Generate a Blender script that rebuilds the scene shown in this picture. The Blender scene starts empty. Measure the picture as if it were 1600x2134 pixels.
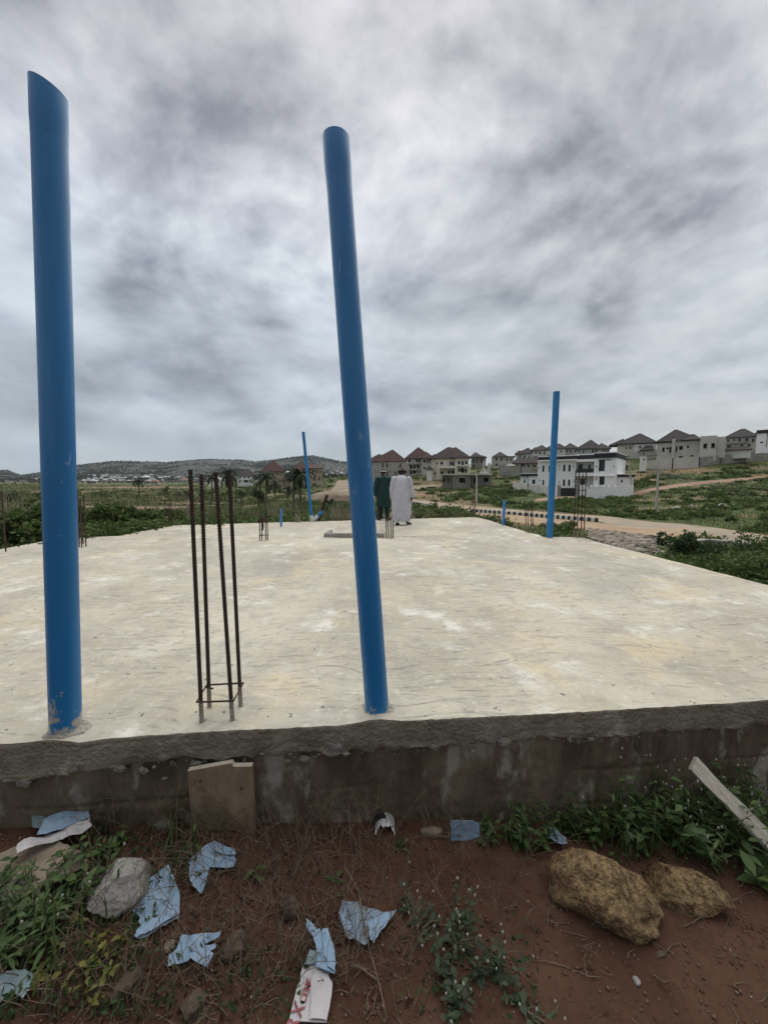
import bpy, bmesh, math, random
import numpy as np, time
T0 = time.time()
from mathutils import Vector, Matrix, Euler
random.seed(7); RNG = np.random.default_rng(11)
R = math.radians
SC = bpy.context.scene
COL = SC.collection

# ------------------------------------------------------------------ camera
F, CXP, CYP, PITCH = 770.0, 800.0, 1067.0, math.atan(67 / 770.0)
CAMZ, SLABZ = 2.0, 0.6
cam_d = bpy.data.cameras.new('camera'); cam = bpy.data.objects.new('camera', cam_d); COL.objects.link(cam)
cam.location = (0, 0, CAMZ); cam.rotation_euler = (R(90) - PITCH, 0, 0)
cam_d.sensor_fit = 'VERTICAL'; cam_d.sensor_height = 36.0; cam_d.lens = 36.0 * F / 2134.0
cam_d.clip_start = 0.05; cam_d.clip_end = 20000
SC.camera = cam

# ------------------------------------------------------------------ light, exposure
SC.view_settings.view_transform = 'Standard'; SC.view_settings.look = 'None'
SC.view_settings.gamma = 1.0; SC.view_settings.use_curve_mapping = False
SC.view_settings.exposure = 0.9
SC.cycles.use_denoising = True
SC.cycles.max_bounces = 6
SUN_EL, SUN_AZ = R(62), R(4)          # behind the cloud ahead of the camera, azimuth from +Y towards +X
sd = bpy.data.lights.new('sun', 'SUN'); so = bpy.data.objects.new('sun', sd); COL.objects.link(so)
sd.energy = 1.5; sd.angle = R(90); sd.color = (1.0, 0.985, 0.95)
so.rotation_euler = Vector((-math.sin(SUN_AZ) * math.cos(SUN_EL), -math.cos(SUN_AZ) * math.cos(SUN_EL), -math.sin(SUN_EL))).to_track_quat('-Z', 'Y').to_euler()
so.location = (0, 40, 40)

# ------------------------------------------------------------------ sky
W = bpy.data.worlds.new('World'); SC.world = W; W.use_nodes = True
PITCH0 = PITCH
def build_sky():
    nt = W.node_tree; nt.nodes.clear(); N = nt.nodes; L = nt.links
    def nd(t, **k):
        n = N.new(t)
        for a, b in k.items(): setattr(n, a, b)
        return n
    def put(s, v):
        if v is None: return
        if hasattr(v, 'is_output'): L.new(v, s)
        else: s.default_value = v
    def mth(op, a, b=None, c=None, clamp=False):
        n = nd('ShaderNodeMath', operation=op, use_clamp=clamp)
        for i, v in enumerate((a, b, c)): put(n.inputs[i], v)
        return n.outputs[0]
    def vmt(op, a, b=None):
        n = nd('ShaderNodeVectorMath', operation=op); put(n.inputs[0], a)
        if op == 'SCALE': put(n.inputs[3], b)
        else: put(n.inputs[1], b)
        return n.outputs['Value'] if op in ('DOT_PRODUCT', 'LENGTH') else n.outputs[0]
    def noise(v, scale, detail, rough, dist=0.0):
        n = nd('ShaderNodeTexNoise', noise_dimensions='3D'); put(n.inputs['Vector'], v); n.inputs['Scale'].default_value = scale
        n.inputs['Detail'].default_value = detail; n.inputs['Roughness'].default_value = rough; n.inputs['Distortion'].default_value = dist
        return n.outputs[0]
    def ss(x, a, b):
        n = nd('ShaderNodeMapRange', interpolation_type='SMOOTHSTEP'); put(n.inputs[0], x); n.inputs[1].default_value = a; n.inputs[2].default_value = b
        return n.outputs[0]
    def mix(f, a, b):
        n = nd('ShaderNodeMix', data_type='RGBA'); put(n.inputs[0], f); put(n.inputs[6], a); put(n.inputs[7], b); return n.outputs[2]
    tc = nd('ShaderNodeTexCoord'); d = vmt('NORMALIZE', tc.outputs['Generated'])
    sx = nd('ShaderNodeSeparateXYZ'); L.new(d, sx.inputs[0]); z = mth('MAXIMUM', sx.outputs[2], 0.0)
    k = mth('DIVIDE', 1.0, mth('ADD', z, 0.27))
    flat = nd('ShaderNodeCombineXYZ'); L.new(mth('MULTIPLY', sx.outputs[0], k), flat.inputs[0]); L.new(mth('MULTIPLY', sx.outputs[1], k), flat.inputs[1])
    p = vmt('ADD', flat.outputs[0], (3.1, 1.7, 0.3))
    warp = nd('ShaderNodeTexNoise'); L.new(p, warp.inputs['Vector']); warp.inputs['Scale'].default_value = 1.1; warp.inputs['Detail'].default_value = 1.0
    pw = vmt('ADD', p, vmt('SCALE', vmt('SUBTRACT', warp.outputs[1], (0.5, 0.5, 0.5)), 0.45))
    big = noise(pw, 0.85, 4, 0.5)
    mid = noise(pw, 2.2, 4, 0.5)
    mid2 = noise(vmt('ADD', pw, (0.01, 0.11, 0.0)), 2.2, 4, 0.5)   # the same cloud a step towards the sun: lit and shaded flanks
    fine = noise(pw, 5.2, 8, 0.55)
    fine2 = noise(vmt('ADD', pw, (0.02, 0.05, 0)), 5.2, 8, 0.55)
    S = Vector((math.sin(SUN_AZ) * math.cos(SUN_EL), math.cos(SUN_AZ) * math.cos(SUN_EL), math.sin(SUN_EL)))
    def lobe(px, py, sharp):
        g = Vector(((px - 800) / 770, math.cos(PITCH0) + (1067 - py) / 770 * math.sin(PITCH0), -math.sin(PITCH0) + (1067 - py) / 770 * math.cos(PITCH0))).normalized()
        return mth('POWER', mth('MAXIMUM', vmt('DOT_PRODUCT', vmt('NORMALIZE', vmt('ADD', d, vmt('SCALE', vmt('SUBTRACT', warp.outputs[1], (0.5, 0.5, 0.5)), 0.30))), tuple(g)), 0.0), sharp)
    el = z
    # cloud deck thickness: large soft sheets high up, more broken and finer lower down
    low = mth('SUBTRACT', 1.0, ss(el, 0.22, 0.50))
    dens = mth('ADD', mth('MULTIPLY', big, 0.60), mth('MULTIPLY', mid, 0.40))
    for (px, py, sh, am) in ((830, 400, 80, -0.17), (640, 650, 60, -0.11), (1150, 870, 60, -0.07), (40, 560, 40, -0.10), (420, 600, 60, -0.08), (1560, 600, 40, -0.08), (1090, 140, 9, 0.07), (1080, 470, 26, 0.10), (620, 60, 14, 0.05), (330, 120, 20, 0.06), (255, 655, 420, 0.30), (1240, 640, 700, 0.32), (1232, 590, 1600, 0.28), (560, 705, 500, 0.2), (1110, 725, 700, 0.2), (780, 760, 60, 0.07), (430, 750, 60, 0.07), (1180, 740, 70, 0.05), (100, 800, 60, 0.03), (1480, 720, 60, 0.04), (1500, 380, 18, -0.02)):
        dens = mth('ADD', dens, mth('MULTIPLY', lobe(px, py, sh), am))
    # low down the deck is seen edge-on: rounded banks lit from above
    dl = vmt('MULTIPLY', d, (3.6, 3.6, 7.5)); dl2 = vmt('ADD', dl, (0.0, 0.0, 0.22))
    dw = vmt('ADD', dl, vmt('SCALE', vmt('SUBTRACT', warp.outputs[1], (0.5, 0.5, 0.5)), 0.5)); dw2 = vmt('ADD', dw, (0.0, 0.0, 0.20))
    bk, bk2 = noise(dw, 1.2, 9, 0.58), noise(dw2, 1.2, 9, 0.58)
    hi_ = mth('SUBTRACT', 1.0, low)
    dens = mth('ADD', mth('MULTIPLY', dens, mth('SUBTRACT', 1.0, mth('MULTIPLY', low, 0.30))), mth('MULTIPLY', low, mth('ADD', 0.115, mth('MULTIPLY', mth('SUBTRACT', bk, 0.5), 0.7))))
    thick = ss(mth('ADD', dens, mth('MULTIPLY', ss(el, 0.50, 0.78), 0.05)), 0.32, 0.66)
    rel = mth('ADD', mth('MULTIPLY', mth('SUBTRACT', mid, mid2), mth('MULTIPLY', hi_, 1.05)), mth('MULTIPLY', mth('SUBTRACT', fine, fine2), mth('MULTIPLY', hi_, 0.8)))
    rel = mth('ADD', rel, mth('MULTIPLY', mth('SUBTRACT', bk2, bk), mth('MULTIPLY', low, -1.05)))
    glow = lobe(800, 400, 5.0); glow2 = lobe(790, 400, 45.0)
    lum = mth('SUBTRACT', 0.815, mth('MULTIPLY', thick, mth('SUBTRACT', 0.325, mth('MULTIPLY', low, 0.06))))
    lum = mth('ADD', lum, rel)
    lum = mth('ADD', lum, mth('MULTIPLY', mth('SUBTRACT', fine, 0.5), mth('MULTIPLY', hi_, 0.12)))
    lum = mth('MULTIPLY', lum, mth('ADD', 0.84, mth('ADD', mth('MULTIPLY', glow, 0.06), mth('MULTIPLY', glow2, 0.13))))
    bank = mth('MULTIPLY', ss(el, 0.02, 0.12), mth('SUBTRACT', 1.0, ss(el, 0.18, 0.36)))
    lum = mth('SUBTRACT', lum, mth('MULTIPLY', bank, 0.075))
    hz = mth('SUBTRACT', 1.0, ss(el, -0.02, 0.17))
    lumc = mth('MINIMUM', mth('MAXIMUM', lum, 0.12), 0.99)
    ramp = nd('ShaderNodeValToRGB'); L.new(lumc, ramp.inputs[0]); cr = ramp.color_ramp
    cr.elements[0].position = 0.1; cr.elements[0].color = (0.15, 0.16, 0.185, 1)
    cr.elements[1].position = 1.0; cr.elements[1].color = (1.0, 1.0, 1.0, 1)
    e = cr.elements.new(0.34); e.color = (0.30, 0.318, 0.352, 1)
    e = cr.elements.new(0.58); e.color = (0.55, 0.563, 0.595, 1)
    col = ramp.outputs[0]
    up = ss(el, 0.34, 0.78)
    right = ss(sx.outputs[0], -0.5, 0.6)
    tint = mix(up, mix(right, (0.915, 1.0, 1.055, 1), (0.96, 1.005, 1.01, 1)), (1.01, 0.992, 1.022, 1))
    mul = nd('ShaderNodeMix', data_type='RGBA', blend_type='MULTIPLY'); mul.inputs[0].default_value = 1.0
    L.new(col, mul.inputs[6]); L.new(tint, mul.inputs[7]); col = mul.outputs[2]
    warm = ss(sx.outputs[0], -0.25, 0.75)
    hcol = mix(warm, (0.45, 0.525, 0.57, 1), (0.74, 0.75, 0.68, 1))
    hn = noise(vmt('MULTIPLY', d, (3.0, 3.0, 26.0)), 1.0, 5, 0.55)
    hcol = mix(ss(hn, 0.35, 0.7), mix(0.35, hcol, (0.36, 0.41, 0.45, 1)), hcol)
    col = mix(mth('MULTIPLY', hz, 0.93), col, hcol)
    cloud = vmt('SCALE', col, 10.0 / 2 ** SC.view_settings.exposure)
    sky = nd('ShaderNodeTexSky', sky_type='NISHITA'); sky.sun_disc = False
    sky.sun_elevation = SUN_EL; sky.sun_rotation = SUN_AZ; sky.air_density = 1.0; sky.dust_density = 2.0
    gap = mth('MULTIPLY', mth('SUBTRACT', 1.0, thick), 0.06)
    tot = mix(gap, cloud, sky.outputs[0])
    bg = nd('ShaderNodeBackground'); L.new(tot, bg.inputs[0]); bg.inputs[1].default_value = 0.1
    out = nd('ShaderNodeOutputWorld'); L.new(bg.outputs[0], out.inputs[0])
build_sky()

# ------------------------------------------------------------------ pixel -> world
def ray(px, py):
    u = (px - CXP) / F; v = (CYP - py) / F
    c, s = math.cos(PITCH), math.sin(PITCH)
    return np.array((u, c + v * s, -s + v * c))
CAM = np.array((0.0, 0.0, CAMZ))
def at_z(px, py, z):
    r = ray(px, py); return CAM + r * ((z - CAMZ) / r[2])
def at_y(px, py, y):
    r = ray(px, py); return CAM + r * (y / r[1])
def slabp(px, py): return at_z(px, py, SLABZ)

# ------------------------------------------------------------------ numpy noise
def _h(ix, iy, s):
    n = (ix.astype(np.int64) * 374761393 + iy.astype(np.int64) * 668265263 + s * 1442695041) & 0x7fffffff
    n = ((n ^ (n >> 13)) * 1274126177) & 0x7fffffff
    return ((n ^ (n >> 16)) & 0xffff) / 65535.0
def vnoise(x, y, s=0):
    x = np.asarray(x, float); y = np.asarray(y, float)
    ix = np.floor(x); iy = np.floor(y); fx = x - ix; fy = y - iy
    fx = fx * fx * (3 - 2 * fx); fy = fy * fy * (3 - 2 * fy)
    a = _h(ix, iy, s); b = _h(ix + 1, iy, s); c = _h(ix, iy + 1, s); d = _h(ix + 1, iy + 1, s)
    return (a * (1 - fx) + b * fx) * (1 - fy) + (c * (1 - fx) + d * fx) * fy
def fbm(x, y, o=4, s=0, g=0.5):
    t = 0; a = 1.0; n = 0
    for i in range(o):
        t = t + a * vnoise(np.asarray(x) * 2 ** i + 17.3 * i, np.asarray(y) * 2 ** i - 9.1 * i, s + i); n += a; a *= g
    return t / n - 0.5
def smooth(x, a, b):
    t = np.clip((np.asarray(x, float) - a) / (b - a), 0, 1); return t * t * (3 - 2 * t)

# ------------------------------------------------------------------ materials
def make_mat(name, c1, c2=None, scale=4.0, rough=0.85, bump=0.0, bscale=None, detail=6, attr=None, coord='Object', spec=0.3,
             c3=None, s3=None, t3=(0.55, 0.7), stretch=None, metallic=0.0, bdist=0.02):
    m = bpy.data.materials.new(name); m.use_nodes = True
    nt = m.node_tree; N = nt.nodes; L = nt.links; b = N['Principled BSDF']
    b.inputs['Roughness'].default_value = rough; b.inputs['Specular IOR Level'].default_value = spec; b.inputs['Metallic'].default_value = metallic
    c2 = c2 or c1
    tc = N.new('ShaderNodeTexCoord'); vec = tc.outputs[coord]
    if stretch:
        mp = N.new('ShaderNodeMapping'); mp.inputs['Scale'].default_value = stretch; L.new(vec, mp.inputs[0]); vec = mp.outputs[0]
    n = N.new('ShaderNodeTexNoise'); n.inputs['Scale'].default_value = scale; n.inputs['Detail'].default_value = detail; n.inputs['Roughness'].default_value = 0.62
    L.new(vec, n.inputs['Vector'])
    mr = N.new('ShaderNodeMapRange'); mr.interpolation_type = 'SMOOTHSTEP'; L.new(n.outputs[0], mr.inputs[0]); mr.inputs[1].default_value = 0.32; mr.inputs[2].default_value = 0.68
    mx = N.new('ShaderNodeMix'); mx.data_type = 'RGBA'; L.new(mr.outputs[0], mx.inputs[0])
    mx.inputs[6].default_value = (*c1, 1); mx.inputs[7].default_value = (*c2, 1); col = mx.outputs[2]
    if c3:
        n3 = N.new('ShaderNodeTexNoise'); n3.inputs['Scale'].default_value = s3 or scale * 0.3; n3.inputs['Detail'].default_value = 8; n3.inputs['Roughness'].default_value = 0.66
        L.new(vec, n3.inputs['Vector'])
        m3 = N.new('ShaderNodeMapRange'); m3.interpolation_type = 'SMOOTHSTEP'; L.new(n3.outputs[0], m3.inputs[0]); m3.inputs[1].default_value = t3[0]; m3.inputs[2].default_value = t3[1]
        x3 = N.new('ShaderNodeMix'); x3.data_type = 'RGBA'; L.new(m3.outputs[0], x3.inputs[0]); L.new(col, x3.inputs[6]); x3.inputs[7].default_value = (*c3, 1); col = x3.outputs[2]
    if attr:                                             # per-piece tint
        a = N.new('ShaderNodeAttribute'); a.attribute_name = attr
        ml = N.new('ShaderNodeMix'); ml.data_type = 'RGBA'; ml.blend_type = 'MULTIPLY'; ml.inputs[0].default_value = 1.0
        L.new(col, ml.inputs[6]); L.new(a.outputs['Color'], ml.inputs[7]); col = ml.outputs[2]
    L.new(col, b.inputs['Base Color'])
    if bump:
        bn = N.new('ShaderNodeTexNoise'); bn.inputs['Scale'].default_value = bscale or scale * 4; bn.inputs['Detail'].default_value = 6; L.new(vec, bn.inputs['Vector'])
        bp = N.new('ShaderNodeBump'); bp.inputs['Strength'].default_value = bump; bp.inputs['Distance'].default_value = bdist
        L.new(bn.outputs[0], bp.inputs['Height']); L.new(bp.outputs[0], b.inputs['Normal'])
    return m

# ------------------------------------------------------------------ mesh builder
class MB:
    def __init__(s): s.v = []; s.f = []; s.m = []; s.cur = 0
    def add(s, verts, faces):
        o = len(s.v); s.v.extend([tuple(map(float, p)) for p in verts]); s.f.extend([tuple(i + o for i in f) for f in faces]); s.m.extend([s.cur] * len(faces)); return o
    def box(s, a, b, M=None):
        x0, y0, z0 = a; x1, y1, z1 = b
        v = [(x0, y0, z0), (x1, y0, z0), (x1, y1, z0), (x0, y1, z0), (x0, y0, z1), (x1, y0, z1), (x1, y1, z1), (x0, y1, z1)]
        if M is not None: v = [M(p) for p in v]
        s.add(v, [(3, 2, 1, 0), (4, 5, 6, 7), (0, 1, 5, 4), (1, 2, 6, 5), (2, 3, 7, 6), (3, 0, 4, 7)])
    def hexa(s, v8): s.add(v8, [(3, 2, 1, 0), (4, 5, 6, 7), (0, 1, 5, 4), (1, 2, 6, 5), (2, 3, 7, 6), (3, 0, 4, 7)])
    def tube(s, pts, rad, n=8, cap=True, ratio=None):
        pts = [Vector(p) for p in pts]; k = len(pts)
        if not hasattr(rad, '__len__'): rad = [rad] * k
        t0 = (pts[1] - pts[0]).normalized(); ref = Vector((0, 0, 1)) if abs(t0.z) < 0.9 else Vector((1, 0, 0))
        a = t0.cross(ref).normalized(); vv = []
        for i in range(k):
            t = (pts[min(i + 1, k - 1)] - pts[max(i - 1, 0)]).normalized()
            a = (a - t * a.dot(t)).normalized(); b = t.cross(a)
            for j in range(n):
                q = 2 * math.pi * j / n
                vv.append(pts[i] + (a * math.cos(q) + b * math.sin(q)) * rad[i])
        ff = [(i * n + j, i * n + (j + 1) % n, (i + 1) * n + (j + 1) % n, (i + 1) * n + j) for i in range(k - 1) for j in range(n)]
        if cap: ff += [tuple(reversed(range(n))), tuple(range((k - 1) * n, k * n))]
        s.add(vv, ff)
    def rings(s, rings, cap0=True, cap1=True):
        n = len(rings[0]); k = len(rings); vv = [p for r in rings for p in r]
        ff = [(i * n + j, i * n + (j + 1) % n, (i + 1) * n + (j + 1) % n, (i + 1) * n + j) for i in range(k - 1) for j in range(n)]
        if cap0: ff.append(tuple(reversed(range(n))))
        if cap1: ff.append(tuple(range((k - 1) * n, k * n)))
        s.add(vv, ff)
ORG = {}
def link(name, me, parent=None, kind=None):
    o = bpy.data.objects.new(name, me); COL.objects.link(o)
    if parent is not None: o.parent = parent
    if kind: o['kind'] = kind
    return o
def to_mesh(name, mb, mats, off=(0, 0, 0), smooth_=False):
    me = bpy.data.meshes.new(name)
    ox, oy, oz = off
    me.from_pydata([(x - ox, y - oy, z - oz) for x, y, z in mb.v], [], mb.f)
    for m in (mats if isinstance(mats, (list, tuple)) else [mats]): me.materials.append(m)
    if any(mb.m): me.polygons.foreach_set('material_index', mb.m)
    if smooth_: me.polygons.foreach_set('use_smooth', [True] * len(me.polygons))
    if smooth_: me.set_sharp_from_angle(angle=R(42))
    me.update(); return me
def thing(name, label, cat, loc=(0, 0, 0), group=None):
    o = bpy.data.objects.new(name, None); COL.objects.link(o); o.location = loc; o.empty_display_size = 0.1
    o['label'] = label; o['category'] = cat
    if group: o['group'] = group
    ORG[o] = tuple(float(c) for c in loc); return o
def part(name, mb, mats, parent, smooth_=False, kind=None, label=None):
    off = ORG.get(parent, (0, 0, 0))
    o = link(name, to_mesh(name, mb, mats, off, smooth_), parent, kind); ORG[o] = off
    if label: o['label'] = label
    return o
def solo(name, mb, mats, label, cat, group=None, smooth_=False, loc=None):
    loc = loc if loc is not None else mb.v[0]
    o = link(name, to_mesh(name, mb, mats, loc, smooth_)); o.location = loc
    o['label'] = label; o['category'] = cat
    if group: o['group'] = group
    ORG[o] = tuple(loc); return o
def np_mesh(name, V, Fq, mats, smooth_=False, attrs=None, colors=None):
    """V (n,3), Fq (m,k) arrays -> mesh, fast"""
    me = bpy.data.meshes.new(name); V = np.asarray(V, np.float32); Fq = np.asarray(Fq, np.int32)
    me.vertices.add(len(V)); me.vertices.foreach_set('co', V.ravel())
    k = Fq.shape[1]; me.loops.add(Fq.size); me.loops.foreach_set('vertex_index', Fq.ravel())
    me.polygons.add(len(Fq)); me.polygons.foreach_set('loop_start', np.arange(0, Fq.size, k, dtype=np.int32))
    if smooth_: me.polygons.foreach_set('use_smooth', np.ones(len(Fq), bool))
    for m in (mats if isinstance(mats, (list, tuple)) else [mats]): me.materials.append(m)
    me.update(calc_edges=True)
    for k_, a in (attrs or {}).items():
        at = me.attributes.new(k_, 'FLOAT', 'POINT'); at.data.foreach_set('value', np.asarray(a, np.float32))
    for k_, a in (colors or {}).items():
        at = me.attributes.new(k_, 'FLOAT_COLOR', 'POINT'); at.data.foreach_set('color', np.asarray(a, np.float32).ravel())
    return me
# ------------------------------------------------------------------ terrain: heights fitted through surveyed points
CTRL = [(1600,1125,20),(1425,1100,25),(1250,1083,30),(1100,1073,35),(980,1062,41),(860,1046,54),(760,1028,85),(700,1002,170),
 (1300,1121,19),(1150,1092,25),(1000,1074,30),(900,1068,32),(760,1066,32),(600,1074,24),(300,1082,20),(100,1088,17),(0,1096,15),
 (1475,1157,15.2),(1400,1162,13.6),(1560,1166,13.2),(1500,1203,9.6),(1600,1196,9.6),(1475,1120,17.6),(1600,1134,15.6),(1390,1128,16.4),
 (1368,1070,42),(1530,1060,36),(1600,1078,29),(1450,1062,42),(1500,1030,55),(1600,1012,64),
 (1320,1030,68),(1400,1014,75),(1500,1003,82),(1600,993,90),(1200,1033,68),(1085,1020,72),(1250,1050,50),(1130,1055,46),
 (1400,975,104),(1600,947,115),(1320,985,100),(1480,962,108),(1000,1003,100),(930,1005,106),(850,1003,120),(960,1022,86),(900,1035,70),
 (1050,992,120),(1080,972,138),(1200,957,140),(1300,957,125),(1250,945,165),(1450,935,165),(1600,915,160),(1040,972,165),(880,988,150),(780,1002,130),
 (0,1062,40),(0,1032,90),(0,1013,230),(0,1004,600),(200,1042,70),(200,1018,190),(200,1006,520),(400,1042,75),(400,1020,165),(400,1007,430),
 (550,1047,64),(560,1022,125),(640,1018,135),(660,1042,62),(700,1040,64),(690,1018,110),(720,1020,100),
 (300,1005,1000),(700,998,700),(1000,985,500),(1300,975,400),(1600,970,400),(-200,1064,40),(-200,1012,250),(-200,1090,15),(1800,1120,22),(1800,1000,70),(1800,930,130)]
_cp = np.array([at_y(px, py, Y) for px, py, Y in CTRL])
WMIN, WMAX = math.log(9.0), math.log(1000.0)
def _uw(x, y):
    x = np.asarray(x, float); y = np.asarray(y, float)
    yy = np.maximum(y, 9.0); u = np.clip(x / yy, -1.35, 1.35)
    return u * 1.6, np.clip(np.log(yy), WMIN, WMAX)
def _phi(r2): return np.where(r2 > 1e-12, 0.5 * r2 * np.log(np.maximum(r2, 1e-12)), 0.0)
def _fit():
    u, w = _uw(_cp[:, 0], _cp[:, 1]); n = len(u)
    K = _phi((u[:, None] - u) ** 2 + (w[:, None] - w) ** 2) + np.eye(n) * 2e-4
    P = np.stack([np.ones(n), u, w], 1); A = np.zeros((n + 3, n + 3)); A[:n, :n] = K; A[:n, n:] = P; A[n:, :n] = P.T
    return u, w, np.linalg.solve(A, np.concatenate([_cp[:, 2], np.zeros(3)]))
_tu, _tw, _tc = _fit()
def terrain(x, y):
    x = np.asarray(x, float); y = np.asarray(y, float); sh = np.broadcast(x, y).shape
    xf = np.broadcast_to(x, sh).ravel(); yf = np.broadcast_to(y, sh).ravel(); out = np.empty(len(xf))
    for i in range(0, len(xf), 20000):
        u, w = _uw(xf[i:i + 20000], yf[i:i + 20000])
        out[i:i + 20000] = _phi((u[:, None] - _tu) ** 2 + (w[:, None] - _tw) ** 2) @ _tc[:len(_tu)] + _tc[-3] + _tc[-2] * u + _tc[-1] * w
    return out.reshape(sh)
def ground_z(x, y):
    x = np.asarray(x, float); y = np.asarray(y, float)
    r = np.hypot(x, y); isnear = bool(np.all(r < 8.4))
    far = 0 if isnear else terrain(x, y)
    rough = np.clip((y - 14) / 20, 0, 1)
    if not isnear: far = far + fbm(x / 6, y / 6, 4, 3) * 0.35 * rough * np.clip(y / 60, 0.4, 2.0)
    near = 0.05 * fbm(x / 0.6, y / 0.6, 4, 21) + 0.026 * fbm(x / 0.12, y / 0.12, 4, 31, .6)
    near = near + 0.10 * np.exp(-(((x + 1.75) / 0.7) ** 2 + ((y - 1.55) / 0.35) ** 2)) + 0.05 * smooth(-x, 0.4, 1.6) * smooth(2.0 - y, 0.0, 0.5)
    near = near - 0.075 - 0.062 * np.clip(x, -2.2, 2.4) + 0.03 * smooth(y, 1.65, 2.0) * np.exp(-((x + .6) / 1.2) ** 2)
    near = near - 0.9 * smooth(x, 5.6, 9.0) * smooth(y, 3, 9) - 0.15 * smooth(-x, 6.0, 9.0)
    if isnear: return near
    w = smooth(r, 8.5, 13.0) * smooth(y, 5.0, 9.0)
    return near * (1 - w) + far * w
_NX, _NY = np.meshgrid(np.arange(-3.2, 3.21, .01), np.arange(.3, 3.3, .01)); _NT = ground_z(_NX, _NY).tolist(); _NR, _NC = len(_NT), len(_NT[0])
def gz(x, y):
    a, b = (x + 3.2) / .01, (y - .3) / .01
    if 0 <= a < _NC - 1 and 0 <= b < _NR - 1:                    # a table for the many small things by the wall
        i, j = int(a), int(b); f, g = a - i, b - j
        return (_NT[j][i] * (1 - f) + _NT[j][i + 1] * f) * (1 - g) + (_NT[j + 1][i] * (1 - f) + _NT[j + 1][i + 1] * f) * g
    return float(ground_z(np.array([x]), np.array([y]))[0])
def hit(px, py, f=None, ymax=4000):
    """first point where the line of sight through a pixel of the survey meets the ground"""
    f = f or ground_z; r = ray(px, py)
    if py > 1500:
        z = 0.0
        for _ in range(6):
            p = CAM + r * ((z - CAMZ) / r[2]); z = gz(float(p[0]), float(p[1]))
        return CAM + r * ((z - CAMZ) / r[2])
    t = np.exp(np.linspace(math.log(0.6), math.log(ymax), 620)); P = CAM[:, None] + r[:, None] * t
    d = P[2] - f(P[0], P[1]); i = np.argmax(d < 0)
    if d[i] >= 0: return P[:, -1]
    a, b = t[max(i - 1, 0)], t[i]
    for _ in range(30):
        c = (a + b) / 2; p = CAM + r * c
        if p[2] - float(f(np.array([p[0]]), np.array([p[1]]))[0]) < 0: b = c
        else: a = c
    return CAM + r * b
def up_at(px, py_top, base):
    """height above a base point at which a line of sight passes over it"""
    r = ray(px, py_top); return CAMZ + r[2] * (base[1] / r[1])

# hills on the skyline
SIL = [(-700, 985), (-300, 975), (-60, 984), (20, 980), (48, 991), (90, 985), (160, 971), (240, 963), (300, 966), (350, 965), (400, 960), (440, 958), (500, 961), (540, 965), (590, 958), (650, 951), (700, 962), (722, 965), (770, 958), (860, 968), (960, 980), (1100, 990), (1300, 985), (1900, 985)]
_sx = np.array([(a - 800) / 770 for a, b in SIL]); _sh = np.array([(1000 - b) / 770 for a, b in SIL])
YH = 1700.0
def hills_z(x, y):
    u = np.asarray(x, float) / np.maximum(y, 1.0)
    h = np.interp(u, _sx, _sh) * YH
    rise = smooth(y, 620, YH) ** 1.25 * (1 - 0.55 * smooth(y, YH, 3200))
    rg = fbm(x / 190, y / 190, 5, 5)
    return 1.0 + h * np.clip(rise + 0.26 * rg * smooth(y, 700, 1000) * (1 - smooth(y, YH * 0.93, YH)), 0, None) + 3.0 * fbm(x / 60, y / 60, 4, 8) * smooth(y, 650, 1200) - 8 * (1 - smooth(y, 600, 680))
def land_z(x, y): return np.maximum(ground_z(x, y), np.where(np.asarray(y) > 600, hills_z(x, y), -99))

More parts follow.
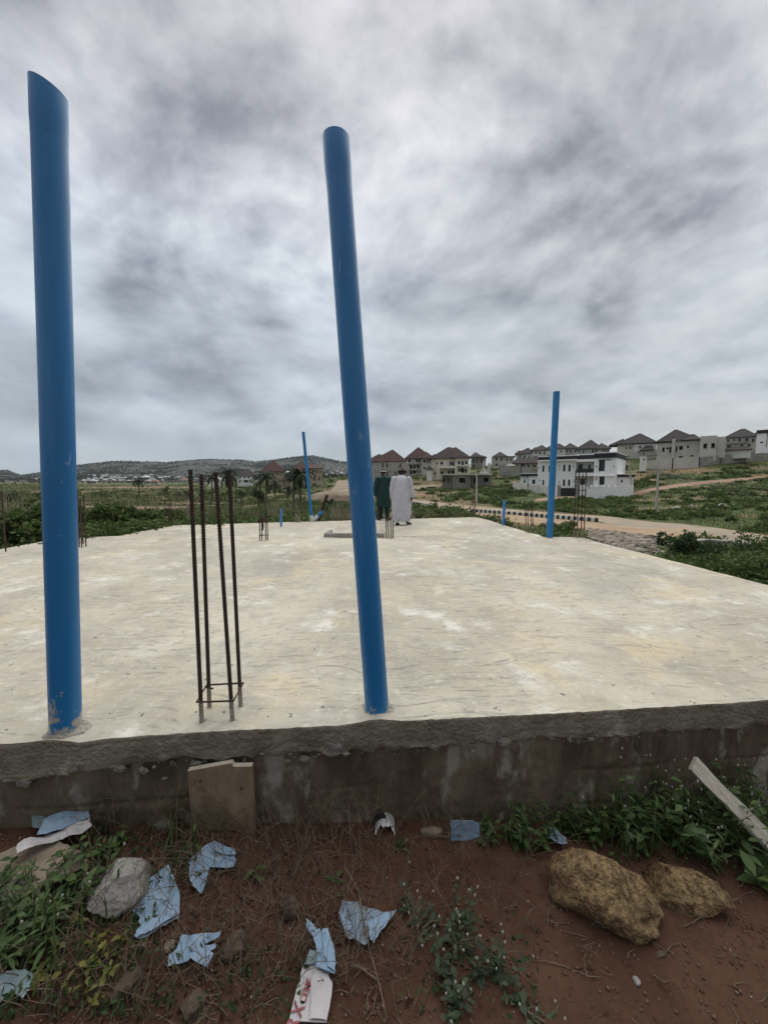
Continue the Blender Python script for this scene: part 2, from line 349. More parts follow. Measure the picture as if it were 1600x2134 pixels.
# ---- the ground sheet: a polar grid, fine by the camera, reaching past the horizon
def polar(az, rr): 
    A, Rr = np.meshgrid(az, rr); return Rr * np.sin(A), Rr * np.cos(A)
def grid_faces(nr, na, wrap):
    i = np.arange(nr - 1)[:, None] * na; j = np.arange(na if wrap else na - 1)[None, :]; jn = (j + 1) % na
    return np.stack([i + j, i + jn, i + na + jn, i + na + j], -1).reshape(-1, 4)[:, ::-1]
def attr_soil(x, y):
    """bare soil (1) to grass (0)"""
    n = fbm(x / 9, y / 9, 4, 41) ; m = smooth(n, 0.07, 0.18) * 0.6
    m = np.maximum(m, 1 - smooth(y, 5.0, 12.0) * smooth(np.hypot(x, y), 6, 12))
    return m
SOILPATCH = []
def make_ground():
    az = np.concatenate([np.arange(-62, 62, 0.4), np.arange(62, 298, 3.0)]) * math.pi / 180
    rr = np.concatenate([[0.001, 0.06, 0.12, 0.18], np.exp(np.linspace(math.log(0.25), math.log(5000), 750))]); x, y = polar(az, rr)
    z = ground_z(x, y); xf, yf = x.ravel(), y.ravel()
    soil = attr_soil(xf, yf)
    for (px, py, rx, ry, k) in [(300,1060,260,5,.9),(60,1056,120,4,.8),(400,1052,60,5,.8),(480,1043,25,3,.5),(300,1016,170,2.4,.95),(120,1026,150,3,.5),(250,1022,200,1.2,.6),
                                (1440,980,80,7,.7),(1420,1040,80,7,.5),(1330,1040,60,6,.5),(1560,1075,30,6,.3),(860,1030,60,7,.9),(905,1012,50,5,.7),(1110,1092,200,6,.9),(700,1030,60,12,.6),(930,1092,90,7,.7),(1350,1105,120,5,.9)]:
        SOILPATCH.append((px, py, rx, ry, k))
    u = xf / np.maximum(yf, 1); c, s_ = math.cos(PITCH), math.sin(PITCH)
    ax = yf * c - (z.ravel() - CAMZ) * s_; vy = (yf * s_ + (z.ravel() - CAMZ) * c) / np.maximum(ax, .1)
    PX = 800 + xf / np.maximum(ax, .1) * F; PY = CYP - vy * F
    wob = fbm(xf / 2.5, yf / 2.5, 4, 51)
    for (px, py, rx, ry, k) in SOILPATCH:
        d = np.hypot((PX - px) / rx, (PY - py) / ry) + wob * 1.6
        soil = np.maximum(soil, np.where(yf > 12, k * (1 - smooth(d, 0.6, 1.1)), 0))
    V = np.stack([xf, yf, z.ravel()], 1)
    me = np_mesh('ground', V, grid_faces(len(rr), len(az), True), M_GROUND, True, {'soil': soil})
    link('ground', me, None, 'structure')
    az = np.arange(-62, 62, 0.2) * math.pi / 180; yy = np.exp(np.linspace(math.log(600), math.log(3400), 170))
    T, Yg = np.meshgrid(np.tan(az), yy); xg = T * Yg; zg = hills_z(xg, Yg)
    me = np_mesh('hills', np.stack([xg.ravel(), Yg.ravel(), zg.ravel()], 1), grid_faces(len(yy), len(az), False), M_HILL, True)
    link('hills', me, None, 'structure')

def ground_material():
    m = bpy.data.materials.new('ground_soil_and_grass'); m.use_nodes = True; nt = m.node_tree; N = nt.nodes; L = nt.links; b = N['Principled BSDF']
    b.inputs['Roughness'].default_value = 0.95; b.inputs['Specular IOR Level'].default_value = 0.12
    ge = N.new('ShaderNodeNewGeometry')
    def noise(s, d=6, r=0.6):
        n = N.new('ShaderNodeTexNoise'); n.inputs['Scale'].default_value = s; n.inputs['Detail'].default_value = d; n.inputs['Roughness'].default_value = r; L.new(ge.outputs['Position'], n.inputs['Vector']); return n.outputs[0]
    def rng(x, a, c):
        n = N.new('ShaderNodeMapRange'); n.interpolation_type = 'SMOOTHSTEP'; L.new(x, n.inputs[0]); n.inputs[1].default_value = a; n.inputs[2].default_value = c; return n.outputs[0]
    def mix(f, a, c):
        n = N.new('ShaderNodeMix'); n.data_type = 'RGBA'; L.new(f, n.inputs[0])
        for i, v in ((6, a), (7, c)):
            if isinstance(v, tuple): n.inputs[i].default_value = (*v, 1)
            else: L.new(v, n.inputs[i])
        return n.outputs[2]
    g = mix(rng(noise(0.35), 0.35, 0.65), (0.050, 0.072, 0.022), (0.100, 0.118, 0.042))
    g = mix(rng(noise(0.07, 5), 0.5, 0.72), g, (0.10, 0.10, 0.05))
    near = mix(rng(noise(2.2, 8, 0.7), 0.3, 0.7), (0.066, 0.034, 0.0205), (0.115, 0.062, 0.040))
    near = mix(rng(noise(38, 4, 0.7), 0.60, 0.74), near, (0.125, 0.078, 0.054))
    near = mix(rng(noise(14, 5, 0.7), 0.56, 0.70), near, (0.036, 0.018, 0.011))
    fars = mix(rng(noise(0.5, 7), 0.35, 0.65), (0.20, 0.125, 0.075), (0.30, 0.21, 0.135))
    sp = N.new('ShaderNodeSeparateXYZ'); L.new(ge.outputs['Position'], sp.inputs[0])
    soil = mix(rng(sp.outputs[1], 6.0, 14.0), near, fars)
    at = N.new('ShaderNodeAttribute'); at.attribute_name = 'soil'
    L.new(mix(at.outputs['Fac'], g, soil), b.inputs['Base Color'])
    bp = N.new('ShaderNodeBump'); bp.inputs['Strength'].default_value = 0.85; bp.inputs['Distance'].default_value = 0.02
    mm = N.new('ShaderNodeMath'); mm.operation = 'ADD'; L.new(noise(26, 8, 0.72), mm.inputs[0])
    mu = N.new('ShaderNodeMath'); mu.operation = 'MULTIPLY'; L.new(noise(110, 3, 0.7), mu.inputs[0]); mu.inputs[1].default_value = 0.3; L.new(mu.outputs[0], mm.inputs[1])
    L.new(mm.outputs[0], bp.inputs['Height']); L.new(bp.outputs[0], b.inputs['Normal'])
    return m
M_GROUND = ground_material()
M_HILL = make_mat('hill_scrub', (0.020, 0.026, 0.018), (0.050, 0.056, 0.042), 0.045, 0.95, 0.0, c3=(0.115, 0.113, 0.105), s3=0.02, t3=(0.57, 0.66), coord='Object', detail=9)
make_ground()

# ---- roads and tracks draped over the ground
def ribbon(name, left, right, mat, lift=0.07, n=90, m=10, fn=None, edge=0.0):
    """left / right: lists of surveyed pixels, or world points, along the two edges"""
    def line(pts):
        P = np.array([hit(*p) if len(p) == 2 else p for p in pts]); d = np.concatenate([[0], np.cumsum(np.hypot(*np.diff(P[:, :2], axis=0).T))])
        t = np.linspace(0, 1, n) ** 1.0 * d[-1]; return np.stack([np.interp(t, d, P[:, k]) for k in (0, 1)], 1)
    A, B = line(left), line(right); t = np.linspace(0, 1, m)[None, :, None]
    P = A[:, None] * (1 - t) + B[:, None] * t
    if edge:
        w = fbm(P[:, :, 0] / 1.7, P[:, :, 1] / 1.7, 3, 61) * edge
        dirv = (B - A) / np.maximum(np.linalg.norm(B - A, axis=1, keepdims=True), 1e-6)
        P[:, 0] -= dirv * w[:, :1]; P[:, -1] += dirv * w[:, -1:]
    x, y = P[:, :, 0].ravel(), P[:, :, 1].ravel(); z = (fn or ground_z)(x, y) + lift
    z = z - 0.12 * np.tile((np.arange(m) == 0) | (np.arange(m) == m - 1), n)
    me = np_mesh(name, np.stack([x, y, z], 1), grid_faces(n, m, False), mat, True)
    me.validate(); return link(name, me, None, 'structure')
M_ROAD = make_mat('concrete_road', (0.25, 0.205, 0.15), (0.35, 0.295, 0.22), 0.6, 0.92, 0.3, 8, c3=(0.34, 0.235, 0.145), s3=0.25, t3=(0.44, 0.6))
M_DIRT = make_mat('orange_dirt', (0.30, 0.195, 0.115), (0.38, 0.275, 0.175), 0.5, 0.95, 0.4, 6, c3=(0.19, 0.16, 0.12), s3=0.35, t3=(0.52, 0.68))
M_TRACK = make_mat('red_track_dirt', (0.25, 0.15, 0.10), (0.34, 0.225, 0.155), 0.4, 0.95, 0.4, 5)
M_SAND = make_mat('sand', (0.21, 0.165, 0.115), (0.30, 0.245, 0.18), 0.35, 0.95, 0.4, 4, c3=(0.16, 0.12, 0.08), s3=0.15, t3=(0.5, 0.7))
ribbon('road', [(1760, 1160), (1600, 1142), (1500, 1126), (1392, 1112), (1246, 1087), (1110, 1074), (980, 1066), (905, 1059), (862, 1050), (810, 1043), (760, 1034)],
       [(1760, 1130), (1600, 1117), (1520, 1106), (1425, 1093), (1290, 1080), (1180, 1073.5), (1050, 1060), (960, 1053), (900, 1046), (862, 1042), (800, 1033)], M_ROAD, 0.10, 140, 12, edge=0.3)
ribbon('dirt_verge', [(1500, 1127), (1392, 1124), (1330, 1120), (1250, 1110), (1160, 1100), (1080, 1090), (1000, 1083)], [(1500, 1122), (1392, 1109), (1330, 1101), (1246, 1089), (1160, 1082), (1080, 1074), (985, 1068)], M_DIRT, 0.06, 90, 10, edge=0.5)
ribbon('dirt_track', [(1110, 1046), (1165, 1042), (1225, 1036), (1322, 1031), (1400, 1017), (1470, 1008), (1540, 1002), (1600, 997), (1700, 989)], [(1120, 1040), (1165, 1036), (1225, 1030), (1322, 1025), (1400, 1010), (1470, 1002), (1540, 996), (1600, 991), (1700, 983)], M_TRACK, 0.10, 110, 8, edge=0.4)
ribbon('sand_track', [(655, 1045), (672, 1034), (688, 1024), (697, 1014), (700, 1006), (704, 1001)], [(775, 1046), (772, 1034), (768, 1024), (750, 1014), (732, 1006), (722, 1001)], M_SAND, 0.12, 90, 14, edge=0.8)
ribbon('dirt_path', [(858, 1020), (890, 1017), (920, 1013)], [(858, 1014), (890, 1011), (920, 1009)], M_SAND, 0.10, 40, 6, edge=0.2)
ribbon('valley_track', [(160, 1062), (230, 1064), (300, 1062), (395, 1064)], [(160, 1055), (230, 1055), (300, 1056), (395, 1057)], M_TRACK, 0.09, 60, 6, edge=0.8)
# ------------------------------------------------------------------ the building foundation
def slab_material():
    m = bpy.data.materials.new('slab_screed'); m.use_nodes = True; nt = m.node_tree; N = nt.nodes; L = nt.links; b = N['Principled BSDF']
    b.inputs['Roughness'].default_value = 0.9; b.inputs['Specular IOR Level'].default_value = 0.2
    ge = N.new('ShaderNodeNewGeometry'); pos = ge.outputs['Position']
    wn = N.new('ShaderNodeTexNoise'); wn.inputs['Scale'].default_value = 0.75; wn.inputs['Detail'].default_value = 2; L.new(pos, wn.inputs['Vector'])
    wa = N.new('ShaderNodeVectorMath'); wa.operation = 'MULTIPLY_ADD'; L.new(wn.outputs[1], wa.inputs[0]); wa.inputs[1].default_value = (0.7, 0.7, 0); L.new(pos, wa.inputs[2])
    def mapped(rot, sc):
        n = N.new('ShaderNodeMapping'); n.inputs['Rotation'].default_value = (0, 0, R(rot)); n.inputs['Scale'].default_value = sc; L.new(wa.outputs[0], n.inputs[0]); return n.outputs[0]
    def noise(v, s, d=7, r=0.62, dist=0.0):
        n = N.new('ShaderNodeTexNoise'); n.inputs['Scale'].default_value = s; n.inputs['Detail'].default_value = d; n.inputs['Roughness'].default_value = r; n.inputs['Distortion'].default_value = dist; L.new(v, n.inputs['Vector']); return n.outputs[0]
    def rng(x, a, c, t0=0.0, t1=1.0):
        n = N.new('ShaderNodeMapRange'); n.interpolation_type = 'SMOOTHSTEP'; L.new(x, n.inputs[0]); n.inputs[1].default_value = a; n.inputs[2].default_value = c; n.inputs[3].default_value = t0; n.inputs[4].default_value = t1; return n.outputs[0]
    def mix(f, a, c):
        n = N.new('ShaderNodeMix'); n.data_type = 'RGBA'; L.new(f, n.inputs[0])
        for i, v in ((6, a), (7, c)):
            if isinstance(v, tuple): n.inputs[i].default_value = (*v, 1)
            else: L.new(v, n.inputs[i])
        return n.outputs[2]
    def mul(a, c):
        n = N.new('ShaderNodeMath'); n.operation = 'MULTIPLY'; L.new(a, n.inputs[0])
        if isinstance(c, (int, float)): n.inputs[1].default_value = c
        else: L.new(c, n.inputs[1])
        return n.outputs[0]
    def add(a, c):
        n = N.new('ShaderNodeMath'); n.operation = 'ADD'; L.new(a, n.inputs[0]); L.new(c, n.inputs[1]); return n.outputs[0]
    c = mix(rng(noise(pos, 0.75), 0.34, 0.66), (0.375, 0.340, 0.266), (0.53, 0.487, 0.388))
    c = mix(rng(noise(pos, 2.3, 8, 0.66), 0.52, 0.70), c, (0.66, 0.63, 0.55))
    c = mix(mul(rng(noise(pos, 1.1, 6, 0.6, 0.4), 0.53, 0.68), 0.65), c, (0.58, 0.495, 0.325))           # ochre stains
    c = mix(mul(rng(noise(mapped(0, (1, 1, 1)), 0.45, 6, 0.7, 0.8), 0.52, 0.66), 0.7), c, (0.36, 0.335, 0.285))   # greyer pours
    c = mix(mul(rng(noise(pos, 7.5, 8, 0.72), 0.50, 0.64), 0.55), c, (0.33, 0.31, 0.262))
    c = mix(mul(rng(noise(pos, 17, 6, 0.72), 0.54, 0.66), 0.5), c, (0.64, 0.60, 0.505))
    # trowel strokes in three directions, each in its own patches
    st = None
    for k, (rot, ps, lo) in enumerate(((62, 0.5, 0.50), (-38, 0.9, 0.50), (24, 1.2, 0.52), (105, 1.0, 0.52))):
        s = rng(noise(mapped(rot, (1.0, 10, 1)), 2.6, 9, 0.74, 0.15), 0.56, 0.64)
        pm = rng(noise(mapped(k * 40, (1, 1, 1)), ps, 3, 0.5), lo - 0.08, lo + 0.08)
        q = mul(s, pm); st = q if st is None else add(st, q)
    c = mix(mul(st, 0.62), c, (0.235, 0.22, 0.19))
    fs = rng(noise(mapped(38, (3, 17, 1)), 4.5, 6, 0.74), 0.60, 0.66)
    c = mix(mul(fs, 0.42), c, (0.20, 0.19, 0.165))
    # short sweeps of the float, fanned
    arc = mul(rng(noise(mapped(-55, (2.2, 17, 1)), 1.9, 5, 0.6, 0.6), 0.54, 0.66), rng(noise(mapped(20, (1, 1, 1)), 0.9, 3, 0.5), 0.50, 0.60))
    c = mix(mul(arc, 0.55), c, (0.25, 0.235, 0.205))
    # pits and grit
    pit = rng(noise(pos, 15, 3, 0.6), 0.685, 0.715)
    c = mix(mul(pit, 0.85), c, (0.14, 0.125, 0.105))
    grit = rng(noise(pos, 70, 3, 0.7), 0.60, 0.72)
    c = mix(mul(grit, 0.42), c, (0.24, 0.22, 0.19))
    L.new(c, b.inputs['Base Color'])
    h = add(mul(noise(pos, 9, 8, 0.7), 1.0), add(mul(st, -0.10), add(mul(pit, -1.6), mul(arc, -0.10))))
    bp = N.new('ShaderNodeBump'); bp.inputs['Strength'].default_value = 0.75; bp.inputs['Distance'].default_value = 0.012; L.new(h, bp.inputs['Height']); L.new(bp.outputs[0], b.inputs['Normal'])
    return m
M_SLAB = slab_material()
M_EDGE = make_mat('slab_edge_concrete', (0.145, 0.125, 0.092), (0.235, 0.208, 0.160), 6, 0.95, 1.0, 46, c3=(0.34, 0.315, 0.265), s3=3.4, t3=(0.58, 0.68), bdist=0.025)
M_WALLB = make_mat('dark_block_wall', (0.072, 0.053, 0.033), (0.155, 0.124, 0.085), 3.5, 0.95, 0.9, 30, c3=(0.26, 0.238, 0.195), s3=4.2, t3=(0.53, 0.64), bdist=0.022, stretch=(1, 1, 0.4))  # dark brown base with paler patches at random
M_CONC = make_mat('grey_concrete', (0.22, 0.21, 0.185), (0.34, 0.325, 0.285), 6, 0.95, 0.6, 40)
M_MORTAR = make_mat('mortar_crumb', (0.13, 0.12, 0.10), (0.22, 0.205, 0.175), 14, 0.95, 0.8, 60)

FOUND = thing('building_foundation', 'pale trowelled concrete slab with a dark rough front edge', 'building foundation', (0, 2, 0))
NL, NR = slabp(0, 1553), slabp(1600, 1460)
_d = (NR - NL) / (NR - NL)[0]
def near_y(x): return NL[1] + (np.asarray(x) - NL[0]) * _d[1]
def edge_dip(x):
    """the lip sags and chips along the front edge"""
    x = np.asarray(x, float)
    return -0.024 * np.exp(-((x + 1.66) / 0.10) ** 2) + 0.006 * fbm(x / 0.5, x * 0, 3, 71) + 0.004 * fbm(x / 0.07, x * 0 + 3, 3, 72)
def make_slab():
    XL, XR = -9.4, 5.45
    Lp = [(XL, float(near_y(XL))), (-9.2, 5.4), tuple(slabp(0, 1145)[:2]), tuple(slabp(95, 1128)[:2]), tuple(slabp(165, 1122)[:2]), tuple(slabp(250, 1119)[:2]), tuple(slabp(300, 1107)[:2]), tuple(slabp(345, 1097)[:2])]
    Lt = [0, 0.30, 0.46, 0.52, 0.56, 0.62, 0.80, 1.0]
    Rp = [(XR, float(near_y(XR))), tuple(slabp(1600, 1220)[:2]), tuple(slabp(1390, 1166)[:2]), tuple(slabp(1262, 1134)[:2]), tuple(slabp(1215, 1121)[:2]), tuple(slabp(1180, 1119)[:2]), tuple(slabp(1143, 1121)[:2]), tuple(slabp(1105, 1113)[:2]), tuple(slabp(1050, 1096)[:2]), tuple(slabp(1012, 1084)[:2]), tuple(slabp(990, 1079)[:2])]
    Rt = [0, 0.22, 0.40, 0.55, 0.60, 0.62, 0.645, 0.70, 0.84, 0.97, 1.0]
    nv, nu = 230, 330
    t = np.linspace(0, 1, nv) ** 1.5; s = np.linspace(0, 1, nu)
    # finer columns in the middle (in view), coarser outside
    s = 0.62 + (s - 0.62) * (0.45 + 0.55 * np.minimum(1, np.abs(s - 0.62) * 1.9)); s = (s - s[0]) / (s[-1] - s[0])
    Lx, Ly = np.interp(t, Lt, [p[0] for p in Lp]), np.interp(t, Lt, [p[1] for p in Lp])
    Rx, Ry = np.interp(t, Rt, [p[0] for p in Rp]), np.interp(t, Rt, [p[1] for p in Rp])
    jit = 0.05 * fbm(t * 60, t * 0, 3, 5)
    X = (Lx + jit)[:, None] * (1 - s) + (Rx + jit)[:, None] * s; Y = Ly[:, None] * (1 - s) + Ry[:, None] * s
    Y[0] += 0.010 * fbm(X[0] / 0.25, X[0] * 0, 4, 73) + 0.012 * fbm(X[0] / 0.03, X[0] * 0, 2, 74)
    Y[-1] += 0.08 * fbm(X[-1] / 0.8, X[-1] * 0, 3, 75)
    Z = SLABZ + 0.012 * fbm(X / 1.1, Y / 1.1, 2, 81) + 0.0025 * fbm(X / 0.12, Y / 0.12, 3, 82)
    Z += edge_dip(X) * np.exp(-(Y - Y[0]) / 0.16)
    step = 8.9 + 0.06 * X + 0.25 * fbm(X / 1.2, X * 0, 4, 84)
    Z += 0.025 * smooth(Y - step, 0.0, 0.08)                      # the second pour stands a little prouder
    for (bx, by, hh, rr_) in [(-1.72, 1.9, 0.012, 0.12), (-0.05, 2.05, 0.022, 0.10), (-1.0, 2.1, 0.01, 0.25)]:
        Z += hh * np.exp(-(((X - bx) ** 2 + (Y - by) ** 2) / rr_ ** 2)) * (0.6 + 0.8 * vnoise(X * 30, Y * 30, 85))
    V = np.stack([X.ravel(), Y.ravel(), Z.ravel()], 1); off = np.array(ORG[FOUND])
    o = link('slab', np_mesh('slab', V - off, grid_faces(nv, nu, False)[:, ::-1], M_SLAB, True), FOUND); ORG[o] = ORG[FOUND]
    # front band of the slab, its lower lip ragged
    x = X[0]; y0 = Y[0]; zt = Z[0]; nu_ = len(x); rows = 24
    thick = 0.165 + 0.05 * fbm(x / 0.5, x * 0, 3, 91) + 0.075 * fbm(x / 0.09, x * 0, 4, 92, .65) + 0.06 * np.exp(-((x + 1.95) / 0.25) ** 2)
    VV = []
    for k in range(rows):
        f = k / (rows - 2) if k < rows - 1 else 1.0
        bulge = 0.004 + 0.002 * math.sin(math.pi * min(f, 1) * 0.9)
        yy = y0 - bulge - (0.045 * smooth(f, .50, .95) * fbm(x / 0.055, x * 0 + f * 3.0, 5, 93, .62) + 0.012 * fbm(x / 0.03, x * 0 + f * 6.0, 4, 94, .6)) * min(1, f * 6)
        if k == 0: yy = y0
        if k == rows - 1: yy = y0 + 0.12
        VV.append(np.stack([x, yy, zt - thick * f - (0.004 if k == rows - 1 else 0)], 1))
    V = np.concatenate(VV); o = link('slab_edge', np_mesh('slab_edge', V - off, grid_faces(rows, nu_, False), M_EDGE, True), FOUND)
    # block wall under it, set back, rough, faint courses
    xs = np.linspace(XL, XR, 900); zs = np.linspace(-0.35, 0.56, 60); Xg, Zg = np.meshgrid(xs, zs)
    Yg = near_y(Xg) + 0.034 + 0.035 * fbm(Xg / 0.35, Zg / 0.25, 5, 95, 0.55) + 0.014 * fbm(Xg / 0.05, Zg / 0.05, 3, 96)
    course = np.abs(((Zg - 0.19) / 0.225) % 1.0 - 0.5) > 0.47
    vj = np.abs((((Xg + np.where((Zg - 0.19) // 0.225 % 2 == 0, 0.22, 0.0)) / 0.45) % 1.0) - 0.5) > 0.482
    Yg += 0.012 * (course | vj) * smooth(fbm(Xg / 0.5, Zg / 0.5, 3, 97), -0.12, 0.05)
    drip = smooth(fbm(Xg / 0.06, Zg / 0.9, 3, 98), 0.12, 0.2) * smooth(Zg, 0.05, 0.4)
    Yg -= 0.022 * drip
    V = np.stack([Xg.ravel(), Yg.ravel(), Zg.ravel()], 1)
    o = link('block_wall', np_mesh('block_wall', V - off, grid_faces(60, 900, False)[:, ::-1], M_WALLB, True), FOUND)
    # the other three sides go down to the ground
    loop = [(x_, y_) for x_, y_ in zip(X[:, -1], Y[:, -1])] + [(x_, y_) for x_, y_ in zip(X[-1, ::-1], Y[-1, ::-1])] + [(x_, y_) for x_, y_ in zip(X[::-1, 0], Y[::-1, 0])]
    zz = list(Z[:, -1]) + list(Z[-1, ::-1]) + list(Z[::-1, 0]); n = len(loop)
    V = [(a, b_, c - 0.001) for (a, b_), c in zip(loop, zz)] + [(a, b_, -1.6) for a, b_ in loop]
    Fq = [(i, i + 1, n + i + 1, n + i) for i in range(n - 1)]
    link('side_wall', np_mesh('side_wall', np.array(V) - off, np.array(Fq), M_EDGE, False), FOUND)
make_slab()
# crumbs of concrete hanging under the lip
mb = MB()
for i in range(170):
    x = random.uniform(-2.6, 3.0); r = random.choice((.004, .006, .008, .013)) * random.uniform(.7, 1.4)
    z = SLABZ - 0.165 + random.uniform(-.035, .03); y = float(near_y(x)) + 0.004 + random.uniform(-.012, .012)
    bmx = []
    for sx_, sy_, sz_ in ((1, 0, 0), (-1, 0, 0), (0, 1, 0), (0, -1, 0), (0, 0, 1), (0, 0, -1)):
        q = r * random.uniform(.6, 1.3); bmx.append((x + sx_ * q * 1.3, y + sy_ * q, z + sz_ * q))
    mb.add(bmx, [(0, 2, 4), (2, 1, 4), (1, 3, 4), (3, 0, 4), (2, 0, 5), (1, 2, 5), (3, 1, 5), (0, 3, 5)])
part('mortar_crumbs', mb, M_MORTAR, FOUND, kind='stuff')
# larger mortar lumps
def lump(name, c, s, seed, mats, parent=None, sub=2, planes=5, flat=1.0, rot=0.0, amp=0.12):
    bm = bmesh.new(); bmesh.ops.create_icosphere(bm, subdivisions=sub, radius=1.0); rg = random.Random(seed)
    pl = []
    for _ in range(planes):
        n = Vector((rg.gauss(0, 1), rg.gauss(0, 1), rg.gauss(0, 0.8))).normalized(); pl.append((n, rg.uniform(0.55, 0.85)))
    co = np.array([v.co for v in bm.verts])
    for n, d in pl:
        e = np.maximum(co @ np.array(n) - d, 0); co = co - np.outer(e * 0.92, np.array(n))
    k = 1 + amp * 2 * fbm((co[:, 0] * 1.3 + seed) * 1.5, (co[:, 1] * 1.3 + co[:, 2] * 1.7) * 1.5, 5, seed % 97)
    co = co * k[:, None] * np.array(s)
    for v, c_ in zip(bm.verts, co): v.co = c_
    bmesh.ops.rotate(bm, verts=bm.verts, cent=(0, 0, 0), matrix=Matrix.Rotation(rot, 3, 'Z'))
    me = bpy.data.meshes.new(name); bm.to_mesh(me); bm.free()
    for p in me.polygons: p.use_smooth = sub > 2
    me.materials.append(mats)
    o = bpy.data.objects.new(name, me); COL.objects.link(o)
    if parent is not None:
        o.parent = parent; off = ORG[parent]; o.location = (c[0] - off[0], c[1] - off[1], c[2] - off[2])
    else: o.location = c
    ORG[o] = tuple(c); return o
for (px, py, w) in [(345, 1621, 11), (302, 1606, 22), (55, 1630, 28), (155, 1602, 20), (250, 1600, 26), (410, 1590, 22), (1050, 1545, 26), (905, 1555, 20), (985, 1565, 14), (700, 1555, 30), (635, 1580, 20), (600, 1585, 12), (1230, 1540, 14)]:
    r = ray(px, py); t = (NL[1] - r[0] * 0) / r[1]
    x = r[0] * t; y = float(near_y(x)); p = CAM + r * (y / r[1]); rr_ = w / F * y * 0.62
    lump('mortar_lump', (p[0], p[1] - 0.003, p[2]), (rr_, rr_ * 0.32, rr_ * 0.62), int(px), M_MORTAR, FOUND, 4, 3, 1, random.uniform(-.3, .3), .3)
# low upstand round the service opening, out on the slab
a0, a1 = slabp(684, 1121), slabp(790, 1121)
mb = MB(); bz = SLABZ
u = (a1 - a0) / np.linalg.norm(a1 - a0); nvec = np.array((-u[1], u[0], 0)); Lw = np.linalg.norm(a1 - a0)
def bar(mb, s0, s1, d0, d1, h):
    P = lambda s_, d_, z_: tuple(a0 + u * s_ + nvec * d_ + np.array((0, 0, z_ - SLABZ + bz - a0[2] + SLABZ - bz)))
    q = [(s0, d0), (s1, d0), (s1, d1), (s0, d1)]
    mb.hexa([tuple(a0 + u * s_ + nvec * d_ + np.array((0, 0, -0.03))) for s_, d_ in q] + [tuple(a0 + u * s_ + nvec * d_ + np.array((0, 0, h + random.uniform(-.01, .01)))) for s_, d_ in q])
bar(mb, 0, Lw, 0, 0.10, 0.11); part('opening_kerb', mb, M_CONC, FOUND)
mb = MB(); bar(mb, Lw + 0.003, Lw + 0.12, -0.01, 0.75, 0.11); part('opening_kerb', mb, M_CONC, FOUND)
mb = MB(); bar(mb, -0.103, -0.003, 0.0, 0.75, 0.10); part('opening_kerb', mb, M_CONC, FOUND)
# ------------------------------------------------------------------ blue pipes
def pipe_material(name, smear_z, seed):
    m = bpy.data.materials.new(name); m.use_nodes = True; nt = m.node_tree; N = nt.nodes; L = nt.links; b = N['Principled BSDF']
    tc = N.new('ShaderNodeTexCoord'); sp = N.new('ShaderNodeSeparateXYZ'); L.new(tc.outputs['Object'], sp.inputs[0])
    def noise(s, st, d=6, r=0.65, dist=0.0):
        mp = N.new('ShaderNodeMapping'); mp.inputs['Scale'].default_value = st; mp.inputs['Location'].default_value = (seed, seed * 2, seed * .7); L.new(tc.outputs['Object'], mp.inputs[0])
        n = N.new('ShaderNodeTexNoise'); n.inputs['Scale'].default_value = s; n.inputs['Detail'].default_value = d; n.inputs['Roughness'].default_value = r; n.inputs['Distortion'].default_value = dist; L.new(mp.outputs[0], n.inputs['Vector']); return n.outputs[0]
    def rng(x, a, c, t0=0.0, t1=1.0):
        n = N.new('ShaderNodeMapRange'); n.interpolation_type = 'SMOOTHSTEP'; L.new(x, n.inputs[0]); n.inputs[1].default_value = a; n.inputs[2].default_value = c; n.inputs[3].default_value = t0; n.inputs[4].default_value = t1; return n.outputs[0]
    def mix(f, a, c):
        n = N.new('ShaderNodeMix'); n.data_type = 'RGBA'; L.new(f, n.inputs[0])
        for i, v in ((6, a), (7, c)):
            if isinstance(v, tuple): n.inputs[i].default_value = (*v, 1)
            else: L.new(v, n.inputs[i])
        return n.outputs[2]
    def mth(op, a, c):
        n = N.new('ShaderNodeMath'); n.operation = op; n.use_clamp = True
        for i, v in enumerate((a, c)):
            if isinstance(v, (int, float)): n.inputs[i].default_value = v
            else: L.new(v, n.inputs[i])
        return n.outputs[0]
    c = mix(rng(noise(3, (1, 1, .35)), .3, .7), (0.006, 0.135, 0.335), (0.008, 0.155, 0.375))
    c = mix(mth('MULTIPLY', rng(noise(9, (1, 1, .08)), .50, .72), .55), c, (0.05, 0.20, 0.42))         # dull rubbed streaks
    scr = mth('MULTIPLY', rng(noise(26, (1, 1, .16), 4, .6, 1.2), .62, .66), rng(noise(2.2, (1, 1, .6), 3), .5, .62))
    c = mix(mth('MULTIPLY', scr, .9), c, (0.25, 0.40, 0.55))
    low = rng(sp.outputs[2], smear_z, 0.0)
    sm = mth('MULTIPLY', rng(mth('ADD', mth('MULTIPLY', noise(11, (1, 1, .7), 7, .7), 1.0), mth('MULTIPLY', low, .34)), .76, .82), rng(sp.outputs[2], smear_z * 1.1, smear_z * .4))
    c = mix(sm, c, (0.34, 0.33, 0.29))
    mid = mth('MULTIPLY', rng(noise(14, (1, 1, .45), 6, .7, .6), .63, .68), mth('MULTIPLY', rng(sp.outputs[2], 1.02, 1.2), rng(sp.outputs[2], 1.72, 1.5)))
    c = mix(mth('MULTIPLY', mid, .8), c, (0.28, 0.36, 0.42))
    L.new(c, b.inputs['Base Color'])
    L.new(rng(noise(8, (1, 1, .3)), .3, .7, .34, .5), b.inputs['Roughness']); b.inputs['Specular IOR Level'].default_value = 0.5
    return m
M_PIPE1 = pipe_material('blue_pvc_left', 0.42, 3.0); M_PIPE2 = pipe_material('blue_pvc_right', 0.16, 8.0)
